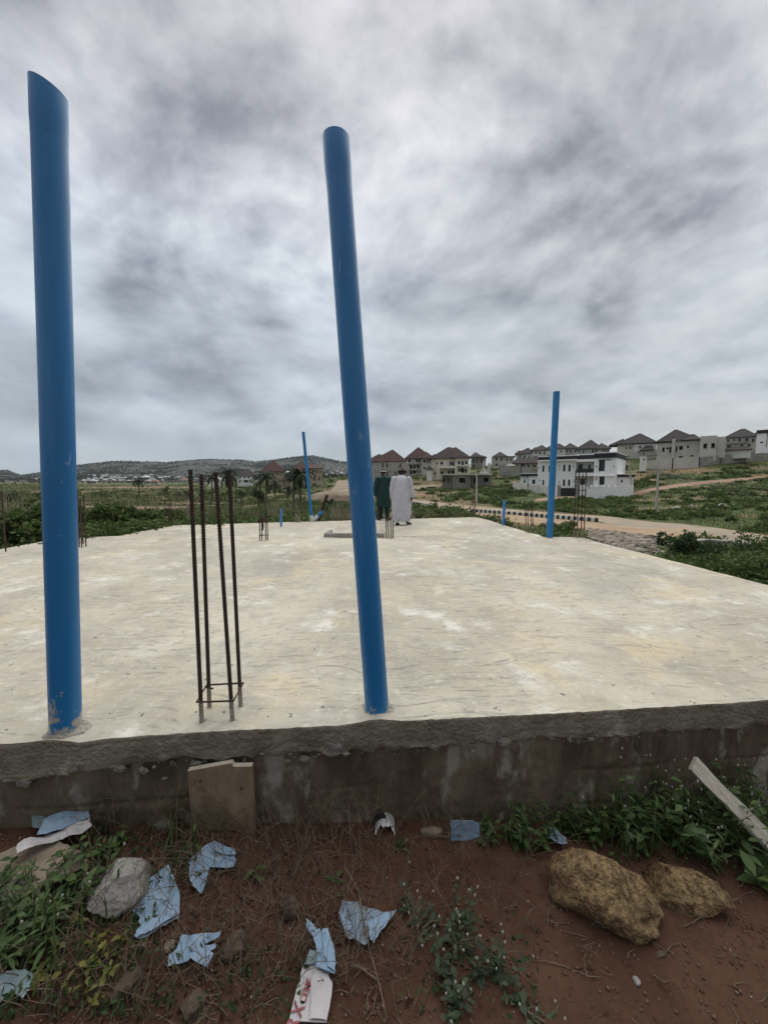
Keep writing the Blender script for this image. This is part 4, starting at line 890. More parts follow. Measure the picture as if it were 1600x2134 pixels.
class House:
    def __init__(s, name, label, cat, L, Rr, base_py, group=None, py=975):
        if name not in ('modern_house', 'annex', 'front_wall', 'gate'):     # facades on the slope face the valley, roughly towards the slab
            u0, u1 = (L[0] - 800) / 770, (Rr[0] - 800) / 770; um = (u0 + u1) / 2 * .92; Rr = (Rr[0], L[1] * (1 + um * u0) / (1 + um * u1))
        s.P0 = at_y(L[0], py, L[1]); s.P1 = at_y(Rr[0], py, Rr[1])
        d = s.P1 - s.P0; d[2] = 0; s.w = math.hypot(d[0], d[1]); s.ex = d / s.w; s.ey = np.array((-s.ex[1], s.ex[0], 0))
        c = (s.P0 + s.P1) / 2; s.zb = up_at((L[0] + Rr[0]) / 2, base_py, c)
        s.root = thing(name, label, cat, (c[0], c[1], s.zb), group)
    def xz(s, px, py, off=0.0):
        r = ray(px, py); q = s.P0 - s.ey * off; n = s.ey
        t = np.dot(q - CAM, n) / np.dot(r, n); p = CAM + r * t
        return float(np.dot(p - s.P0, s.ex)), float(p[2])
    def Wd(s, lx, ly, z): p = s.P0 + s.ex * lx + s.ey * ly; return (p[0], p[1], z)
    def bx(s, mb, x0, x1, y0, y1, z0, z1):
        mb.hexa([s.Wd(a, b, c) for a, b, c in ((x0, y0, z0), (x1, y0, z0), (x1, y1, z0), (x0, y1, z0), (x0, y0, z1), (x1, y0, z1), (x1, y1, z1), (x0, y1, z1))])
    def wall(s, px0, px1, pyt, pyb, mat, off=0.0, depth=8.0, holes=(), frame=None, glass=True, name='wall', down=1.2, reveal=0.16, sideholes=()):
        """a storey block: its front face has real openings with reveals; (px, py, w, h) of each opening in survey pixels"""
        x0, zt = s.xz(px0, pyt, off); x1, _ = s.xz(px1, pyt, off); zt = (zt + s.xz(px1, pyt, off)[1]) / 2 if abs(px1 - px0) > 1 else zt
        zb = s.xz((px0 + px1) / 2, pyb, off)[1] - down
        H = []
        for (hx, hy, hw, hh) in holes:
            a, z1 = s.xz(hx - hw / 2, hy - hh / 2, off); b, z0 = s.xz(hx + hw / 2, hy + hh / 2, off)
            a, b = max(a, x0 + .1), min(b, x1 - .1); z1 = min(z1, zt - .08)
            if b > a and z1 > z0: H.append((a, b, z0, z1))
        xs = sorted({x0, x1, *[h[0] for h in H], *[h[1] for h in H]}); zs = sorted({zb, zt, *[h[2] for h in H], *[h[3] for h in H]})
        mb = MB(); y = -off
        for i in range(len(xs) - 1):
            for k in range(len(zs) - 1):
                cx, cz = (xs[i] + xs[i + 1]) / 2, (zs[k] + zs[k + 1]) / 2
                if any(h[0] < cx < h[1] and h[2] < cz < h[3] for h in H): continue
                mb.add([s.Wd(xs[i], y, zs[k]), s.Wd(xs[i + 1], y, zs[k]), s.Wd(xs[i + 1], y, zs[k + 1]), s.Wd(xs[i], y, zs[k + 1])], [(0, 1, 2, 3)])
        for a, b, z0, z1 in H:
            q = [(a, z0), (b, z0), (b, z1), (a, z1)]
            for i in range(4):
                (xa, za), (xb, zb_) = q[i], q[(i + 1) % 4]
                mb.add([s.Wd(xa, y, za), s.Wd(xb, y, zb_), s.Wd(xb, y + reveal, zb_), s.Wd(xa, y + reveal, za)], [(0, 1, 2, 3)])
        for A, B in (((x0, y), (x0, y + depth)), ((x0, y + depth), (x1, y + depth)), ((x1, y + depth), (x1, y))):
            mb.add([s.Wd(*A, zb), s.Wd(*B, zb), s.Wd(*B, zt), s.Wd(*A, zt)], [(3, 2, 1, 0)])
        mb.add([s.Wd(x0, y, zt), s.Wd(x1, y, zt), s.Wd(x1, y + depth, zt), s.Wd(x0, y + depth, zt)], [(0, 1, 2, 3)])
        w = part(name, mb, mat, s.root)
        for a, b, z0, z1 in H:
            if glass:
                fr = MB(); t_ = min(.07, (b - a) * .12)
                s.bx(fr, a, a + t_, y + .06, y + .13, z0, z1); s.bx(fr, b - t_, b, y + .06, y + .13, z0, z1); s.bx(fr, a + t_, b - t_, y + .06, y + .13, z1 - t_, z1); s.bx(fr, a + t_, b - t_, y + .06, y + .13, z0, z0 + t_)
                if b - a > 1.0: s.bx(fr, (a + b) / 2 - .03, (a + b) / 2 + .03, y + .06, y + .13, z0 + t_, z1 - t_)
                wn = part('window', fr, M_BLACKB, s.root); gp = MB(); s.bx(gp, a, b, y + .09, y + .11, z0, z1); part('pane', gp, M_GLASS, wn)
            else:
                vd = MB(); s.bx(vd, a, b, y + .9, y + .95, z0, z1); part('window', vd, M_DARKFILL, s.root)  # dark sheet inside the opening, its colour standing for the unlit interior
            if frame:
                fr = MB(); e = .13; s.bx(fr, a - e, a, y - .05, y + .02, z0 - e, z1 + e); s.bx(fr, b, b + e, y - .05, y + .02, z0 - e, z1 + e); s.bx(fr, a, b, y - .05, y + .02, z1, z1 + e); s.bx(fr, a, b, y - .09, y + .02, z0 - e, z0)
                part('window_surround', fr, frame, s.root)
        return x0, x1, zb, zt
    def box(s, px0, px1, pyt, pyb, mat, off=0.0, depth=0.5, name='band', level=True):
        x0, za = s.xz(px0, pyt, off); x1, zc = s.xz(px1, pyt, off); zt = (za + zc) / 2; zb = s.xz((px0 + px1) / 2, pyb, off)[1]
        mb = MB(); s.bx(mb, x0, x1, -off, -off + depth, zb, zt); return part(name, mb, mat, s.root)
    def hip(s, px0, px1, py_eave, apex, mat, off=0.0, depth=8.0, over=0.55, name='roof', py_apex=None):
        """hipped roof; apex = (px, py) or (px0, px1, py) for a ridge"""
        x0, z0 = s.xz(px0, py_eave, off); x1, _ = s.xz(px1, py_eave, off); ya, yb = -off - over, -off + depth + over; ym = (ya + yb) / 2
        if len(apex) == 2: apex = (apex[0] - .4, apex[0] + .4, apex[1])
        a, za = s.xz(apex[0], apex[2], -ym); b, zb = s.xz(apex[1], apex[2], -ym); zt = (za + zb) / 2
        if b - a < .3: b = a + .3
        mb = MB(); t = .16
        V = [s.Wd(x0, ya, z0), s.Wd(x1, ya, z0), s.Wd(x1, yb, z0), s.Wd(x0, yb, z0), s.Wd(a, ym, zt), s.Wd(b, ym, zt)] + [s.Wd(x0, ya, z0 - t), s.Wd(x1, ya, z0 - t), s.Wd(x1, yb, z0 - t), s.Wd(x0, yb, z0 - t)]
        mb.add(V, [(0, 1, 5, 4), (1, 2, 5), (2, 3, 4, 5), (3, 0, 4), (6, 7, 1, 0), (7, 8, 2, 1), (8, 9, 3, 2), (9, 6, 0, 3), (9, 8, 7, 6)])
        r = part(name, mb, mat, s.root)
        mb = MB(); rd = .09
        for p, q in ((V[0], V[4]), (V[1], V[5]), (V[4], V[5])): mb.tube([p, q], rd, 5)
        part('ridge_cap', mb, mat, r); return r
    def pole(s, px, pyt, pyb, off, r=.06, mat=None, name='column'):
        x, zt = s.xz(px, pyt, off); zb = s.xz(px, pyb, off)[1]; mb = MB(); mb.tube([s.Wd(x, -off, zb), s.Wd(x, -off, zt)], r, 8); part(name, mb, mat or M_OFFW, s.root)
    def rail(s, px0, px1, py, off, r=.05, mat=None, name='rail'):
        x0, z0 = s.xz(px0, py, off); x1, _ = s.xz(px1, py, off); mb = MB(); mb.tube([s.Wd(x0, -off, z0), s.Wd(x1, -off, z0)], r, 6); part(name, mb, mat or M_POLE, s.root)

def scaffold(label, H, px0, px1, pyt, pyb, off, n, rows):
    """timber scaffold in front of a facade: a thing of its own"""
    old = H.root; c = H.Wd(*[H.xz((px0 + px1) / 2, pyb, off)[0], -off], H.xz((px0 + px1) / 2, pyb, off)[1])
    t = thing('timber_scaffold', label, 'scaffold', c); H.root = t
    for i in range(n):
        px = px0 + (px1 - px0) * i / (n - 1) + random.uniform(-1, 1)
        H.pole(px, pyt + random.uniform(-2, 2), pyb + 1, off + random.uniform(-.1, .1), .06, M_POLE, 'pole')
    for py in rows: H.rail(px0 - 2, px1 + 2, py + random.uniform(-.5, .5), off + .05, .055, M_POLE, 'ledger')
    H.root = old

# centre group -----------------------------------------------------
h = House('brown_roof_house', 'unpainted two-storey house with red-brown roof and timber scaffold behind the two men', 'house', (766, 122), (848, 126), 1003)
h.wall(777, 847, 961, 1004, M_GREY, 0, 11, [(797.5, 970, 3.5, 9), (806.5, 970, 3.5, 9), (834, 970, 3.2, 9), (806.5, 988, 3.5, 8), (823, 987, 3, 7), (834, 987, 3, 7), (797, 989, 3, 7)], glass=False)
h.wall(764, 777, 963, 1004, M_GREY, -1.5, 9, [(770, 972, 3, 8), (770, 988, 3, 8)], glass=False)
h.hip(773, 848, 961, (817, 937.5), M_RBROWN, 0, 11); h.hip(762, 806, 961.3, (788, 793, 947), M_RBROWN, .3, 8)
h.box(778, 846, 979, 980.5, M_GREY, .3, .4, 'floor_band')
scaffold('timber pole scaffold across the front of the unpainted house behind the men', h, 781, 846, 967, 1000, 1.4, 9, (969, 976, 984, 992))
h = House('brown_roof_house', 'grey house with pointed red-brown roof, between the scaffolded house and the cream house', 'house', (846, 143), (905, 137), 989)
h.wall(848, 878, 954, 990, M_GREY, 0, 9, [(853, 960, 5, 5), (868.5, 960, 4, 6), (874, 960, 3.5, 6), (856, 973, 5, 8), (863, 973, 5, 7), (871, 973, 5, 7), (856, 985, 4, 7), (863, 984, 5, 6)], glass=False)
h.wall(878, 903, 954, 990, M_GREY, 1.3, 9, [(884, 961, 4.5, 6), (890, 961, 2.5, 9), (895, 961, 2.5, 9), (884, 975, 3.5, 5)], glass=False)
h.hip(843.5, 904, 955, (871, 932.5), M_RBROWN, .6, 11); h.hip(876, 905, 954.5, (887, 942), M_RBROWN, 2, 7)
h.box(850, 876, 966, 967.5, M_GREYD, 1.3, 1.3, 'balcony_slab'); h.box(850, 875, 978.5, 980, M_GREYD, 1.5, 1.5, 'canopy_slab')
h = House('portico_house', 'cream two-storey house with dark twin-peaked roof and columned portico', 'house', (897, 117), (979, 113), 998)
h.wall(899, 947, 954, 997, M_CREAM, 0, 11, [(910, 966, 3, 5), (920, 965.5, 5, 6), (938, 965.5, 3.5, 7), (943, 966, 4, 7), (920.5, 985, 5, 6), (935, 984, 4, 8), (943.5, 984, 6, 6), (906, 987, 3, 6)], frame=M_OFFW, glass=False)
h.wall(948, 977, 953, 997, M_CREAM, 2.0, 12, [(956, 964, 4.5, 7), (963.5, 965, 4.5, 8.5), (971, 964, 4.5, 7), (957, 981, 4, 8), (963.5, 980, 7, 10), (970.5, 981, 4, 8)], frame=M_OFFW, glass=False)
h.wall(889, 901, 978, 996, M_OFFW, 1.0, 5, []); h.hip(887, 902, 978, (894, 972), M_RDARK, 1.0, 5)
h.hip(896, 980, 955, (932, 939, 932.5), M_RDARK, .4, 12); h.hip(938, 980, 953.5, (945, 950, 932.8), M_RDARK, 2.4, 11); h.hip(892, 912, 955.5, (905, 947), M_RDARK, .6, 5)
for px in (913.5, 950, 977.5): h.pole(px, 967, 997, 3.4, .28, M_CREAM)
h.box(912, 951, 972, 975.5, M_OFFW, 3.2, 3.1, 'balcony'); h.box(951, 978, 970, 971.5, M_OFFW, 3.6, 1.5, 'balcony')
h = House('unfinished_shell', 'raw grey block shell with a bare roof slab, below the cream house', 'unfinished building', (919, 92), (1025, 92), 1024)
h.wall(921, 942, 990, 1021, M_GREYD, 0, 7, [(924.5, 1000, 4, 9), (930.5, 1000, 3, 10), (936, 1000, 3, 10)], glass=False, reveal=.25)
h.wall(942.5, 980, 990, 1024, M_GREYD, 1.2, 8, [(963, 1001, 13, 10)], glass=False, reveal=.25)
h.wall(980.5, 1024, 990, 1021, M_GREYD, -.5, 7, [(1013, 1000, 9, 9), (990, 1002, 8, 12)], glass=False, reveal=.25)
h.box(918, 1025, 987.5, 990, M_GREY, 1.8, 9.5, 'roof_slab')
for px in (922, 930, 938, 948, 975, 985, 1002, 1022): h.pole(px, 990, 1020, 1.5, .08, M_POLE, 'prop')
for px, pt in ((958, 983), (991, 983), (1008, 961), (1017, 966), (1020, 964)): h.pole(px, pt, 989, -1, .16, M_GREY, 'column_stub')
for a, b, pt in ((984, 1000, 984), (990, 1006, 981)): h.rail(a, b, pt, 0, .07)
mb = MB()
x0, z0 = h.xz(993, 988, 0); pil = [h.Wd(x0 + random.uniform(-2, 4.5), 2 + random.uniform(0, 2), z0 + .1) for _ in range(1)]
h.hip(996, 1021, 987.3, (1008, 976), M_GREYD, 0, 4, 0, 'block_heap')
h = House('brown_roof_house', 'grey far house with brown roof just right of the cream portico house', 'house', (980, 168), (1013, 168), 976)
h.wall(981, 1012, 951.5, 976, M_GREYD, 0, 10, [(986, 960, 3, 7), (993, 960, 2.5, 8), (1003, 960, 3, 7), (986, 971, 3, 6)], glass=False); h.hip(979, 1006, 952, (990, 943), M_RDARK, .2, 10); h.hip(994, 1014, 953, (1005, 949.5), M_RDARK, 1, 7)
h = House('brown_roof_house', 'grey house with one pointed brown roof behind the long pale block wall', 'house', (1022, 172), (1070, 172), 977)
h.wall(1024, 1071, 951, 978, M_GREY, 0, 10, [(1034, 957, 3, 6), (1045, 957, 3, 6), (1056, 958, 3, 6), (1034, 969, 3, 6), (1064, 958, 2.5, 5)], glass=False); h.hip(1026, 1057, 951.5, (1041, 942), M_RDARK, .3, 10)
h.box(1053, 1074, 950.5, 952, M_RDARK, .6, 10, 'flat_roof')
def block_fence(label, pts, h0, mat, group=None, n=8, name='perimeter_wall'):
    """pts: (px, py_base, Y, py_top) along the wall; panels and posts are parts"""
    Q = [(at_y(px, pyb, Y), up_at(px, pyt, at_y(px, pyb, Y))) for px, pyb, Y, pyt in pts]
    c = Q[0][0]; t = thing(name, label, 'wall', tuple(c), group)
    for (A, za), (B, zb) in zip(Q, Q[1:]):
        d = B - A; L_ = math.hypot(d[0], d[1]); u = d / L_; nn = np.array((-u[1], u[0], 0)); k = max(1, int(round(L_ / 3.2)))
        for i in range(k):
            f0, f1 = i / k, (i + 1) / k
            p, q = A + d * f0, A + d * f1; tp0, tp1 = za + (zb - za) * f0, za + (zb - za) * f1
            e = u * .12; p_, q_ = p + e, q - e; mb = MB(); th = nn * .1
            mb.hexa([(*(p_ - th)[:2], p[2] - 1.2), (*(q_ - th)[:2], q[2] - 1.2), (*(q_ + th)[:2], q[2] - 1.2), (*(p_ + th)[:2], p[2] - 1.2), (*(p_ - th)[:2], tp0), (*(q_ - th)[:2], tp1), (*(q_ + th)[:2], tp1), (*(p_ + th)[:2], tp0)])
            part('panel', mb, mat, t)
        for i in range(k + 1):
            p = A + d * (i / k); tp = za + (zb - za) * i / k + .08; mb = MB(); mb.box((p[0] - .13, p[1] - .13, p[2] - 1.2), (p[0] + .13, p[1] + .13, tp)); part('post', mb, mat, t)
    return t
block_fence('long pale block wall running below the far grey house with one brown roof', [(1019, 982, 150, 971), (1045, 983, 148, 972.5), (1078, 984, 146, 972)], 2.5, M_GREY)
# row of houses up the right hand slope -----------------------------
rowdef = [(1073, 1112, (1100, 933.5), 945.5, 955, M_OFFW, 168, 'white house with dark brown roof at the left end of the hilltop row'),
          (1107, 1143, (1128, 927.8), 938, 957, M_OFFW, 164, 'white house with dark roof second in the hilltop row, dish-like arch over its door'),
          (1136, 1180, (1164, 924.5), 935, 956, M_OFFW, 160, 'white hilltop house just behind the top of the right blue pipe'),
          (1172, 1206, (1187, 924), 935, 956, M_OFFW, 164, 'white hilltop house just right of the blue pipe, above the modern house parapet')]
for px0, px1, ap, ev, bs, mt, Y, lab in rowdef:
    h = House('hilltop_house', lab, 'house', (px0, Y + 3), (px1, Y - 3), bs, 'houses along the hilltop')
    w_ = px1 - px0
    h.wall(px0 + 2, px1 - 2, ev - .3, bs, mt, 0, 11, [(px0 + w_ * .25, ev + 6, 3, 4.5), (px0 + w_ * .5, ev + 6, 4, 4.5), (px0 + w_ * .75, ev + 6, 3, 4.5)], glass=True)
    h.hip(px0, px1, ev, ap, M_RDARK, .3, 11); h.hip(px0 - 1, px0 + w_ * .45, ev + .5, (px0 + w_ * .22, ev - (ev - ap[1]) * .55), M_RDARK, 1.2, 6)
    h.box(px0 + 2, px0 + w_ * .35, ev + 9, ev + 12, M_OFFW, 1.4, 1.2, 'balcony')
h = House('hilltop_house', 'grey hilltop house with a wide charcoal double roof behind the white modern house', 'house', (1201, 152), (1268, 148), 950, 'houses along the hilltop')
h.wall(1202, 1244, 935, 952, M_GREY, 0, 12, [(1206, 941, 3, 5), (1215, 941, 2.5, 6), (1235, 940, 4, 6), (1242, 941, 3, 5)], glass=True)
h.wall(1245, 1270, 935, 952, M_GREY, 1.2, 11, [(1256, 939, 3, 5), (1261, 939, 2.5, 5), (1266, 939, 3, 5)], glass=True)
h.hip(1199, 1255, 935.5, (1230, 917), M_RGREY, .3, 12); h.hip(1240, 1273, 935, (1252, 924), M_RGREY, 1.5, 10)
h = House('hilltop_house', 'cream house with a charcoal roof above the small tree, right of the white modern house', 'house', (1284, 128), (1370, 128), 951, 'houses along the hilltop')
h.wall(1286, 1320, 926, 952, M_CREAM, 0, 10, [(1304, 934, 2.5, 4), (1313, 933.5, 3, 5)], glass=True); h.wall(1320.3, 1367, 925, 942, M_OFFW, .8, 11, [(1333, 932, 4, 5), (1350, 933, 3, 5)], glass=True)
h.hip(1282, 1369, 925.5, (1330, 1335, 904), M_RGREY, .9, 12); h.hip(1268, 1300, 928, (1297, 915), M_RGREY, -3, 8)
h.wall(1288, 1335, 941, 953, M_GREY, 1.6, 5); h.box(1330, 1362, 938, 940.5, M_GREYD, 3, 4, 'flat_roof'); h.hip(1333, 1361, 938, (1345, 1358, 929), M_RGREY, 3.4, 5); h.wall(1334, 1370, 940, 955, M_GREY, 3, 5, [(1340, 945, 3, 4)], glass=True)
h = House('hilltop_house', 'large bare grey house with charcoal roof behind the long block wall on the hill', 'house', (1366, 112), (1496, 112), 957, 'houses along the hilltop')
h.wall(1368, 1400, 923, 957, M_GREY, 0, 11, [(1381.5, 937, 4, 9), (1390, 934.5, 4.5, 4), (1396, 937, 3.5, 12)], glass=False)
h.wall(1407.5, 1458, 917, 957, M_GREY, .4, 11, [(1408, 936, 4, 12), (1418, 933.5, 7, 8), (1432.5, 931, 4, 5), (1418, 952, 8, 3), (1441, 950, 6, 3)], glass=False)
h.wall(1400, 1407.3, 914.5, 957, M_GREY, 1.0, 3)
h.wall(1459, 1494, 908, 952, M_GREY, 1.6, 9, [(1468.5, 929.5, 6, 9), (1485, 928.5, 6, 9)], frame=M_GREYD, glass=False)
h.wall(1494.5, 1512, 910, 945, M_GREY, 0, 8)
h.hip(1366, 1460, 921, (1405, 1410, 896), M_RGREY, .2, 11); h.hip(1418, 1459, 917, (1438, 1446, 905.5), M_RGREY, 1, 8)
h = House('hilltop_house', 'grey two-storey hilltop house with dark roof and long balcony left of the white block', 'house', (1509, 118), (1578, 118), 937, 'houses along the hilltop')
h.wall(1510, 1580, 912, 937, M_GREY, 0, 10, [(1516, 918.5, 4, 5), (1529, 917, 3, 4), (1540, 917, 5, 6), (1555, 916.5, 6, 7), (1568, 918, 4, 7), (1518, 930, 8, 5), (1545, 928, 5, 5), (1560, 928, 5, 5)], glass=True)
h.box(1511, 1560, 920.5, 924, M_GREYD, 1.3, 1.2, 'balcony'); h.hip(1507, 1579, 912.5, (1543, 1551, 894), M_RGREY, .3, 11); h.hip(1562, 1594, 908, (1580, 899), M_RGREY, -2, 8)
h = House('low_roof_annex', 'low annex with a dark flat-looking roof below the long balcony house', 'outbuilding', (1506, 106), (1566, 106), 946)
h.wall(1509, 1564, 937, 946, M_OFFW, 0, 4); h.hip(1506, 1566, 938, (1515, 1558, 932), M_RDARK, .3, 4)
h = House('white_block_house', 'white flat roofed house block with dark top band at the right edge of the hill', 'house', (1575, 110), (1640, 110), 940)
h.wall(1577, 1640, 900, 940, M_WHITE, 0, 9, [(1586, 922, 6, 3), (1612, 915, 5, 9), (1626, 915, 5, 9)], glass=True); h.box(1576, 1640, 894.5, 901.5, M_RDARK, .25, 9.4, 'parapet_band'); h.box(1597.5, 1599, 902, 932, M_BLACKB, .06, .06, 'downpipe')
h = House('gatehouse', 'small white gatehouse at the left end of the long hill wall', 'gatehouse', (1333, 100), (1349, 100), 972)
h.wall(1334, 1347, 949, 973, M_OFFW, 0, 2.5, [(1341, 958, 3, 4)], glass=True); h.box(1333, 1370, 947.5, 949.5, M_GREYD, .2, 3, 'roof_slab')
block_fence('long grey block wall below the large bare grey house on the hill', [(1347, 968, 104, 960), (1400, 970, 103, 954.5), (1455, 970, 102, 952.5)], 2, M_GREY)
block_fence('grey block wall running up to the right edge below the white block house', [(1455, 970, 102, 953), (1500, 964, 104, 948.5), (1550, 958, 106, 946), (1640, 951, 108, 942)], 2, M_GREYD)
# bungalow and its wall
h = House('bungalow', 'low tan bungalow with a long brown roof left of the white modern house', 'bungalow', (1066, 112), (1130, 106), 977)
h.wall(1070, 1128, 964.5, 978, M_TAN, 0, 8, [(1073, 971, 5, 4), (1089, 969.5, 9, 5), (1101, 971, 4, 5), (1113, 971, 6, 5)], glass=True); h.hip(1066, 1131, 965.5, (1078, 1122, 954.5), M_RDARK, .3, 8); h.hip(1052, 1075, 971, (1061, 1066, 966), M_GREYD, 2, 4)
block_fence('grey panel wall in front of the tan bungalow', [(1040, 982, 108, 971), (1085, 984, 104, 973.5), (1124, 985, 100, 974)], 2, M_GREYD)
# the white modern house -------------------------------------------
h = House('modern_house', 'white modern two-storey house with black parapet bands, balcony and tall windows', 'house', (1122, 78), (1284, 69), 1033, py=985)
lw = [(1131.5, 977, 4, 13), (1144.5, 977, 4, 13), (1165, 978, 2, 2), (1175, 975.5, 4.2, 14), (1186, 975.5, 4.2, 14), (1131.5, 1006, 3, 12), (1145, 1006, 3, 13), (1174.5, 1006, 4, 13), (1185, 1006, 4, 13)]
h.wall(1121, 1200, 957, 1030, M_WHITE, 0, 11, lw); h.wall(1200.2, 1238, 957, 1030, M_WHITE, -2.2, 9, [(1209, 972, 8, 9), (1227.5, 972.5, 5, 9), (1213, 1006, 9, 14)])
h.wall(1238.2, 1283, 954, 1032, M_WHITE, .9, 12, [(1254, 970.5, 10, 23), (1253.5, 1001, 10, 19)])
h.box(1121, 1201, 951, 958, M_BLACKB, .3, 11.4, 'parapet_band'); h.box(1201.2, 1237.5, 948, 957, M_BLACKB, -.8, 9, 'parapet_band'); h.box(1237.8, 1284, 944, 954, M_BLACKB, 1.2, 12.4, 'parapet_band')
h.box(1120.5, 1201.3, 949.6, 951, M_WHITE, .42, 11.6, 'coping'); h.box(1201.5, 1237.6, 946.4, 948, M_WHITE, -.7, 9, 'coping'); h.box(1237.6, 1284.6, 942.4, 944, M_WHITE, 1.32, 12.6, 'coping')
h.box(1120, 1201, 958, 960.5, M_WHITE, .9, 1.1, 'ledge'); h.box(1199, 1238, 957, 962, M_WHITE, .6, 3.0, 'canopy')
h.box(1201, 1238, 976.5, 985, M_BLACKB, .5, .12, 'balcony_rail'); h.box(1200.5, 1238, 985.3, 992, M_WHITE, .55, 2.8, 'balcony'); h.box(1247, 1273, 957.5, 959, M_BLACKB, 1.0, .2, 'window_head')
h.box(1248, 1249.6, 959, 982, M_BLACKB, 1.02, .12, 'fin'); h.box(1230, 1284, 991, 992.5, M_WHITE, 1.25, .4, 'ledge')
for px, py in ((1122.5, 975), (1165.5, 972), (1194, 972), (1242, 972), (1278, 972), (1124, 1001), (1164, 1005), (1195, 1003), (1242, 998)): h.box(px - .8, px + .8, py - 1.2, py + 1.2, M_BLACKB, 1.05 if px > 1238 else .12, .14, 'wall_lamp')
h = House('annex', 'low white annex with black roof band at the right of the modern house', 'outbuilding', (1268, 71), (1324, 68.6), 1030, py=1005)
h.wall(1270, 1319, 994, 1030, M_WHITE, 0, 6, [(1280, 1006, 5, 11), (1295, 1003, 3.5, 6)]); h.box(1269, 1323, 989, 994, M_BLACKB, .3, 6.4, 'parapet_band'); h.box(1268.6, 1324, 987.8, 989, M_WHITE, .4, 6.6, 'coping')
h = House('annex', 'low white annex with black roof band at the left of the modern house', 'outbuilding', (1082, 82), (1123, 79.5), 1010, py=1005)
h.wall(1084, 1101, 992, 1010, M_WHITE, 0, 6, [(1092.5, 1003.5, 3, 6)]); h.wall(1101.3, 1122, 992, 1010, M_WHITE, .5, 6, [(1111.5, 1004, 6, 9), (1120.5, 1004, 2.5, 8)]); h.box(1083, 1122, 987.3, 992, M_BLACKB, .8, 6.6, 'parapet_band'); h.box(1082.6, 1122, 986, 987.3, M_WHITE, .9, 6.8, 'coping')
block_fence('raw grey panel wall along the left side of the modern white house', [(1069, 1015, 74, 1004.5), (1100, 1025, 68, 1008.5), (1144, 1038, 62, 1013.5)], 2.2, M_GREY)
# front wall with openings, gate
h = House('front_wall', 'stepped white garden wall in front of the modern house, pierced by square openings', 'wall', (1207, 61), (1322, 63), 1032, py=1020)
h.wall(1208, 1222, 1010.5, 1033, M_WHITE, 0, .22); h.wall(1222.2, 1320, 1015, 1033, M_WHITE, 0, .22, [(1228, 1014.5, 6, 6), (1240, 1014.5, 5, 6), (1256, 1013.5, 5, 6), (1267, 1013, 5, 6), (1280, 1012, 5, 6)], glass=True)
for a, b in ((1231.5, 1237), (1243, 1253), (1259, 1264.5), (1270, 1277), (1283.5, 1320)): h.box(a, b, 1011, 1015.2, M_WHITE, .02, .24, 'wall_cap')
h = House('gate', 'wide black sliding gate between two grey pillars at the modern house', 'gate', (1157, 61.5), (1208, 61), 1034, py=1020)
h.box(1157, 1162, 1013, 1035, M_WHITE, 0, .5, 'pillar'); h.box(1162.2, 1168, 1011, 1035, M_GREYD, .15, .6, 'pillar'); h.box(1198.5, 1207.5, 1010, 1035, M_GREYD, .15, .6, 'pillar')
for i in range(8): h.box(1168.3 + i * 3.77, 1168.3 + (i + 1) * 3.77 - .25, 1017, 1034, M_BLACKB, 0, .08, 'gate_board')
h.box(1168.3, 1198.4, 1013.4, 1016.8, M_OFFW, .02, .1, 'gate_lattice')
# left of centre group -----------------------------------------------
h = House('brown_roof_house', 'tan two-storey house with steep red-brown roof among the palms', 'house', (545, 150), (596, 150), 1013)
h.wall(551, 593, 981, 1015, M_TAN, 0, 11, [(568, 987.5, 2.5, 5), (577.5, 988.5, 3, 6), (560, 987.5, 2, 5)], glass=True); h.hip(543.5, 596, 982, (569, 961), M_RBROWN, .2, 12); h.box(550, 594, 996, 997.5, M_TAN, .3, .5, 'floor_band')
h.wall(586, 606, 1000, 1016, M_TAN, 3, 6, [(593, 1008, 2.5, 7)], glass=True); h.hip(584, 607, 1001, (595, 994.5), M_RBROWN, 3.2, 6)
h = House('brown_roof_house', 'scaffolded tan house with a broad double red-brown roof beside the slim blue pipe', 'house', (604, 146), (674, 146), 1010)
h.wall(608, 646, 979.5, 1012, M_TAN, 0, 11, [(615, 987, 3, 6), (626, 987, 3, 6), (638, 987, 3, 7), (615, 1001, 3, 7), (630, 1001, 3, 7)], glass=False); h.wall(646.3, 671, 975, 1012, M_TAN, 1, 11, [(652, 983, 3, 6), (660, 983, 3, 7), (667, 984, 2.5, 6), (655, 998, 4, 8), (665, 998, 3, 7)], glass=False)
h.hip(603, 652, 980, (628, 961.5), M_RBROWN, .2, 12); h.hip(632, 674, 975.5, (641, 661, 967), M_RBROWN, 1.2, 12)
scaffold('timber scaffold on the right half of the tan house beside the slim blue pipe', h, 644, 672, 978, 1008, 2.4, 6, (984, 992, 1000))
h = House('charcoal_roof_house', 'white house with a broad charcoal roof left of the steep brown roof', 'house', (488, 185), (533, 185), 1011)
h.wall(494, 527, 991, 1011, M_WHITE, 0, 11, [(501, 995, 3, 4), (510, 995, 3, 4), (518, 995, 4, 4), (500, 1003.5, 3, 5), (513, 1003, 8, 5), (523, 1003.5, 3, 5)]); h.hip(480, 534, 991.5, (497, 518, 978), M_RGREY, .4, 12); h.box(500, 527, 998.5, 1000, M_WHITE, 1.2, 1.2, 'balcony')
h = House('white_wall_house', 'low white walled house between the two left palms', 'house', (433, 195), (462, 195), 1013); h.wall(434, 461, 998, 1013, M_WHITE, 0, 8, [(440, 1003, 3, 4), (452, 1003, 3, 4)]); h.hip(432, 463, 998.5, (440, 456, 993), M_RTIN, .3, 8)

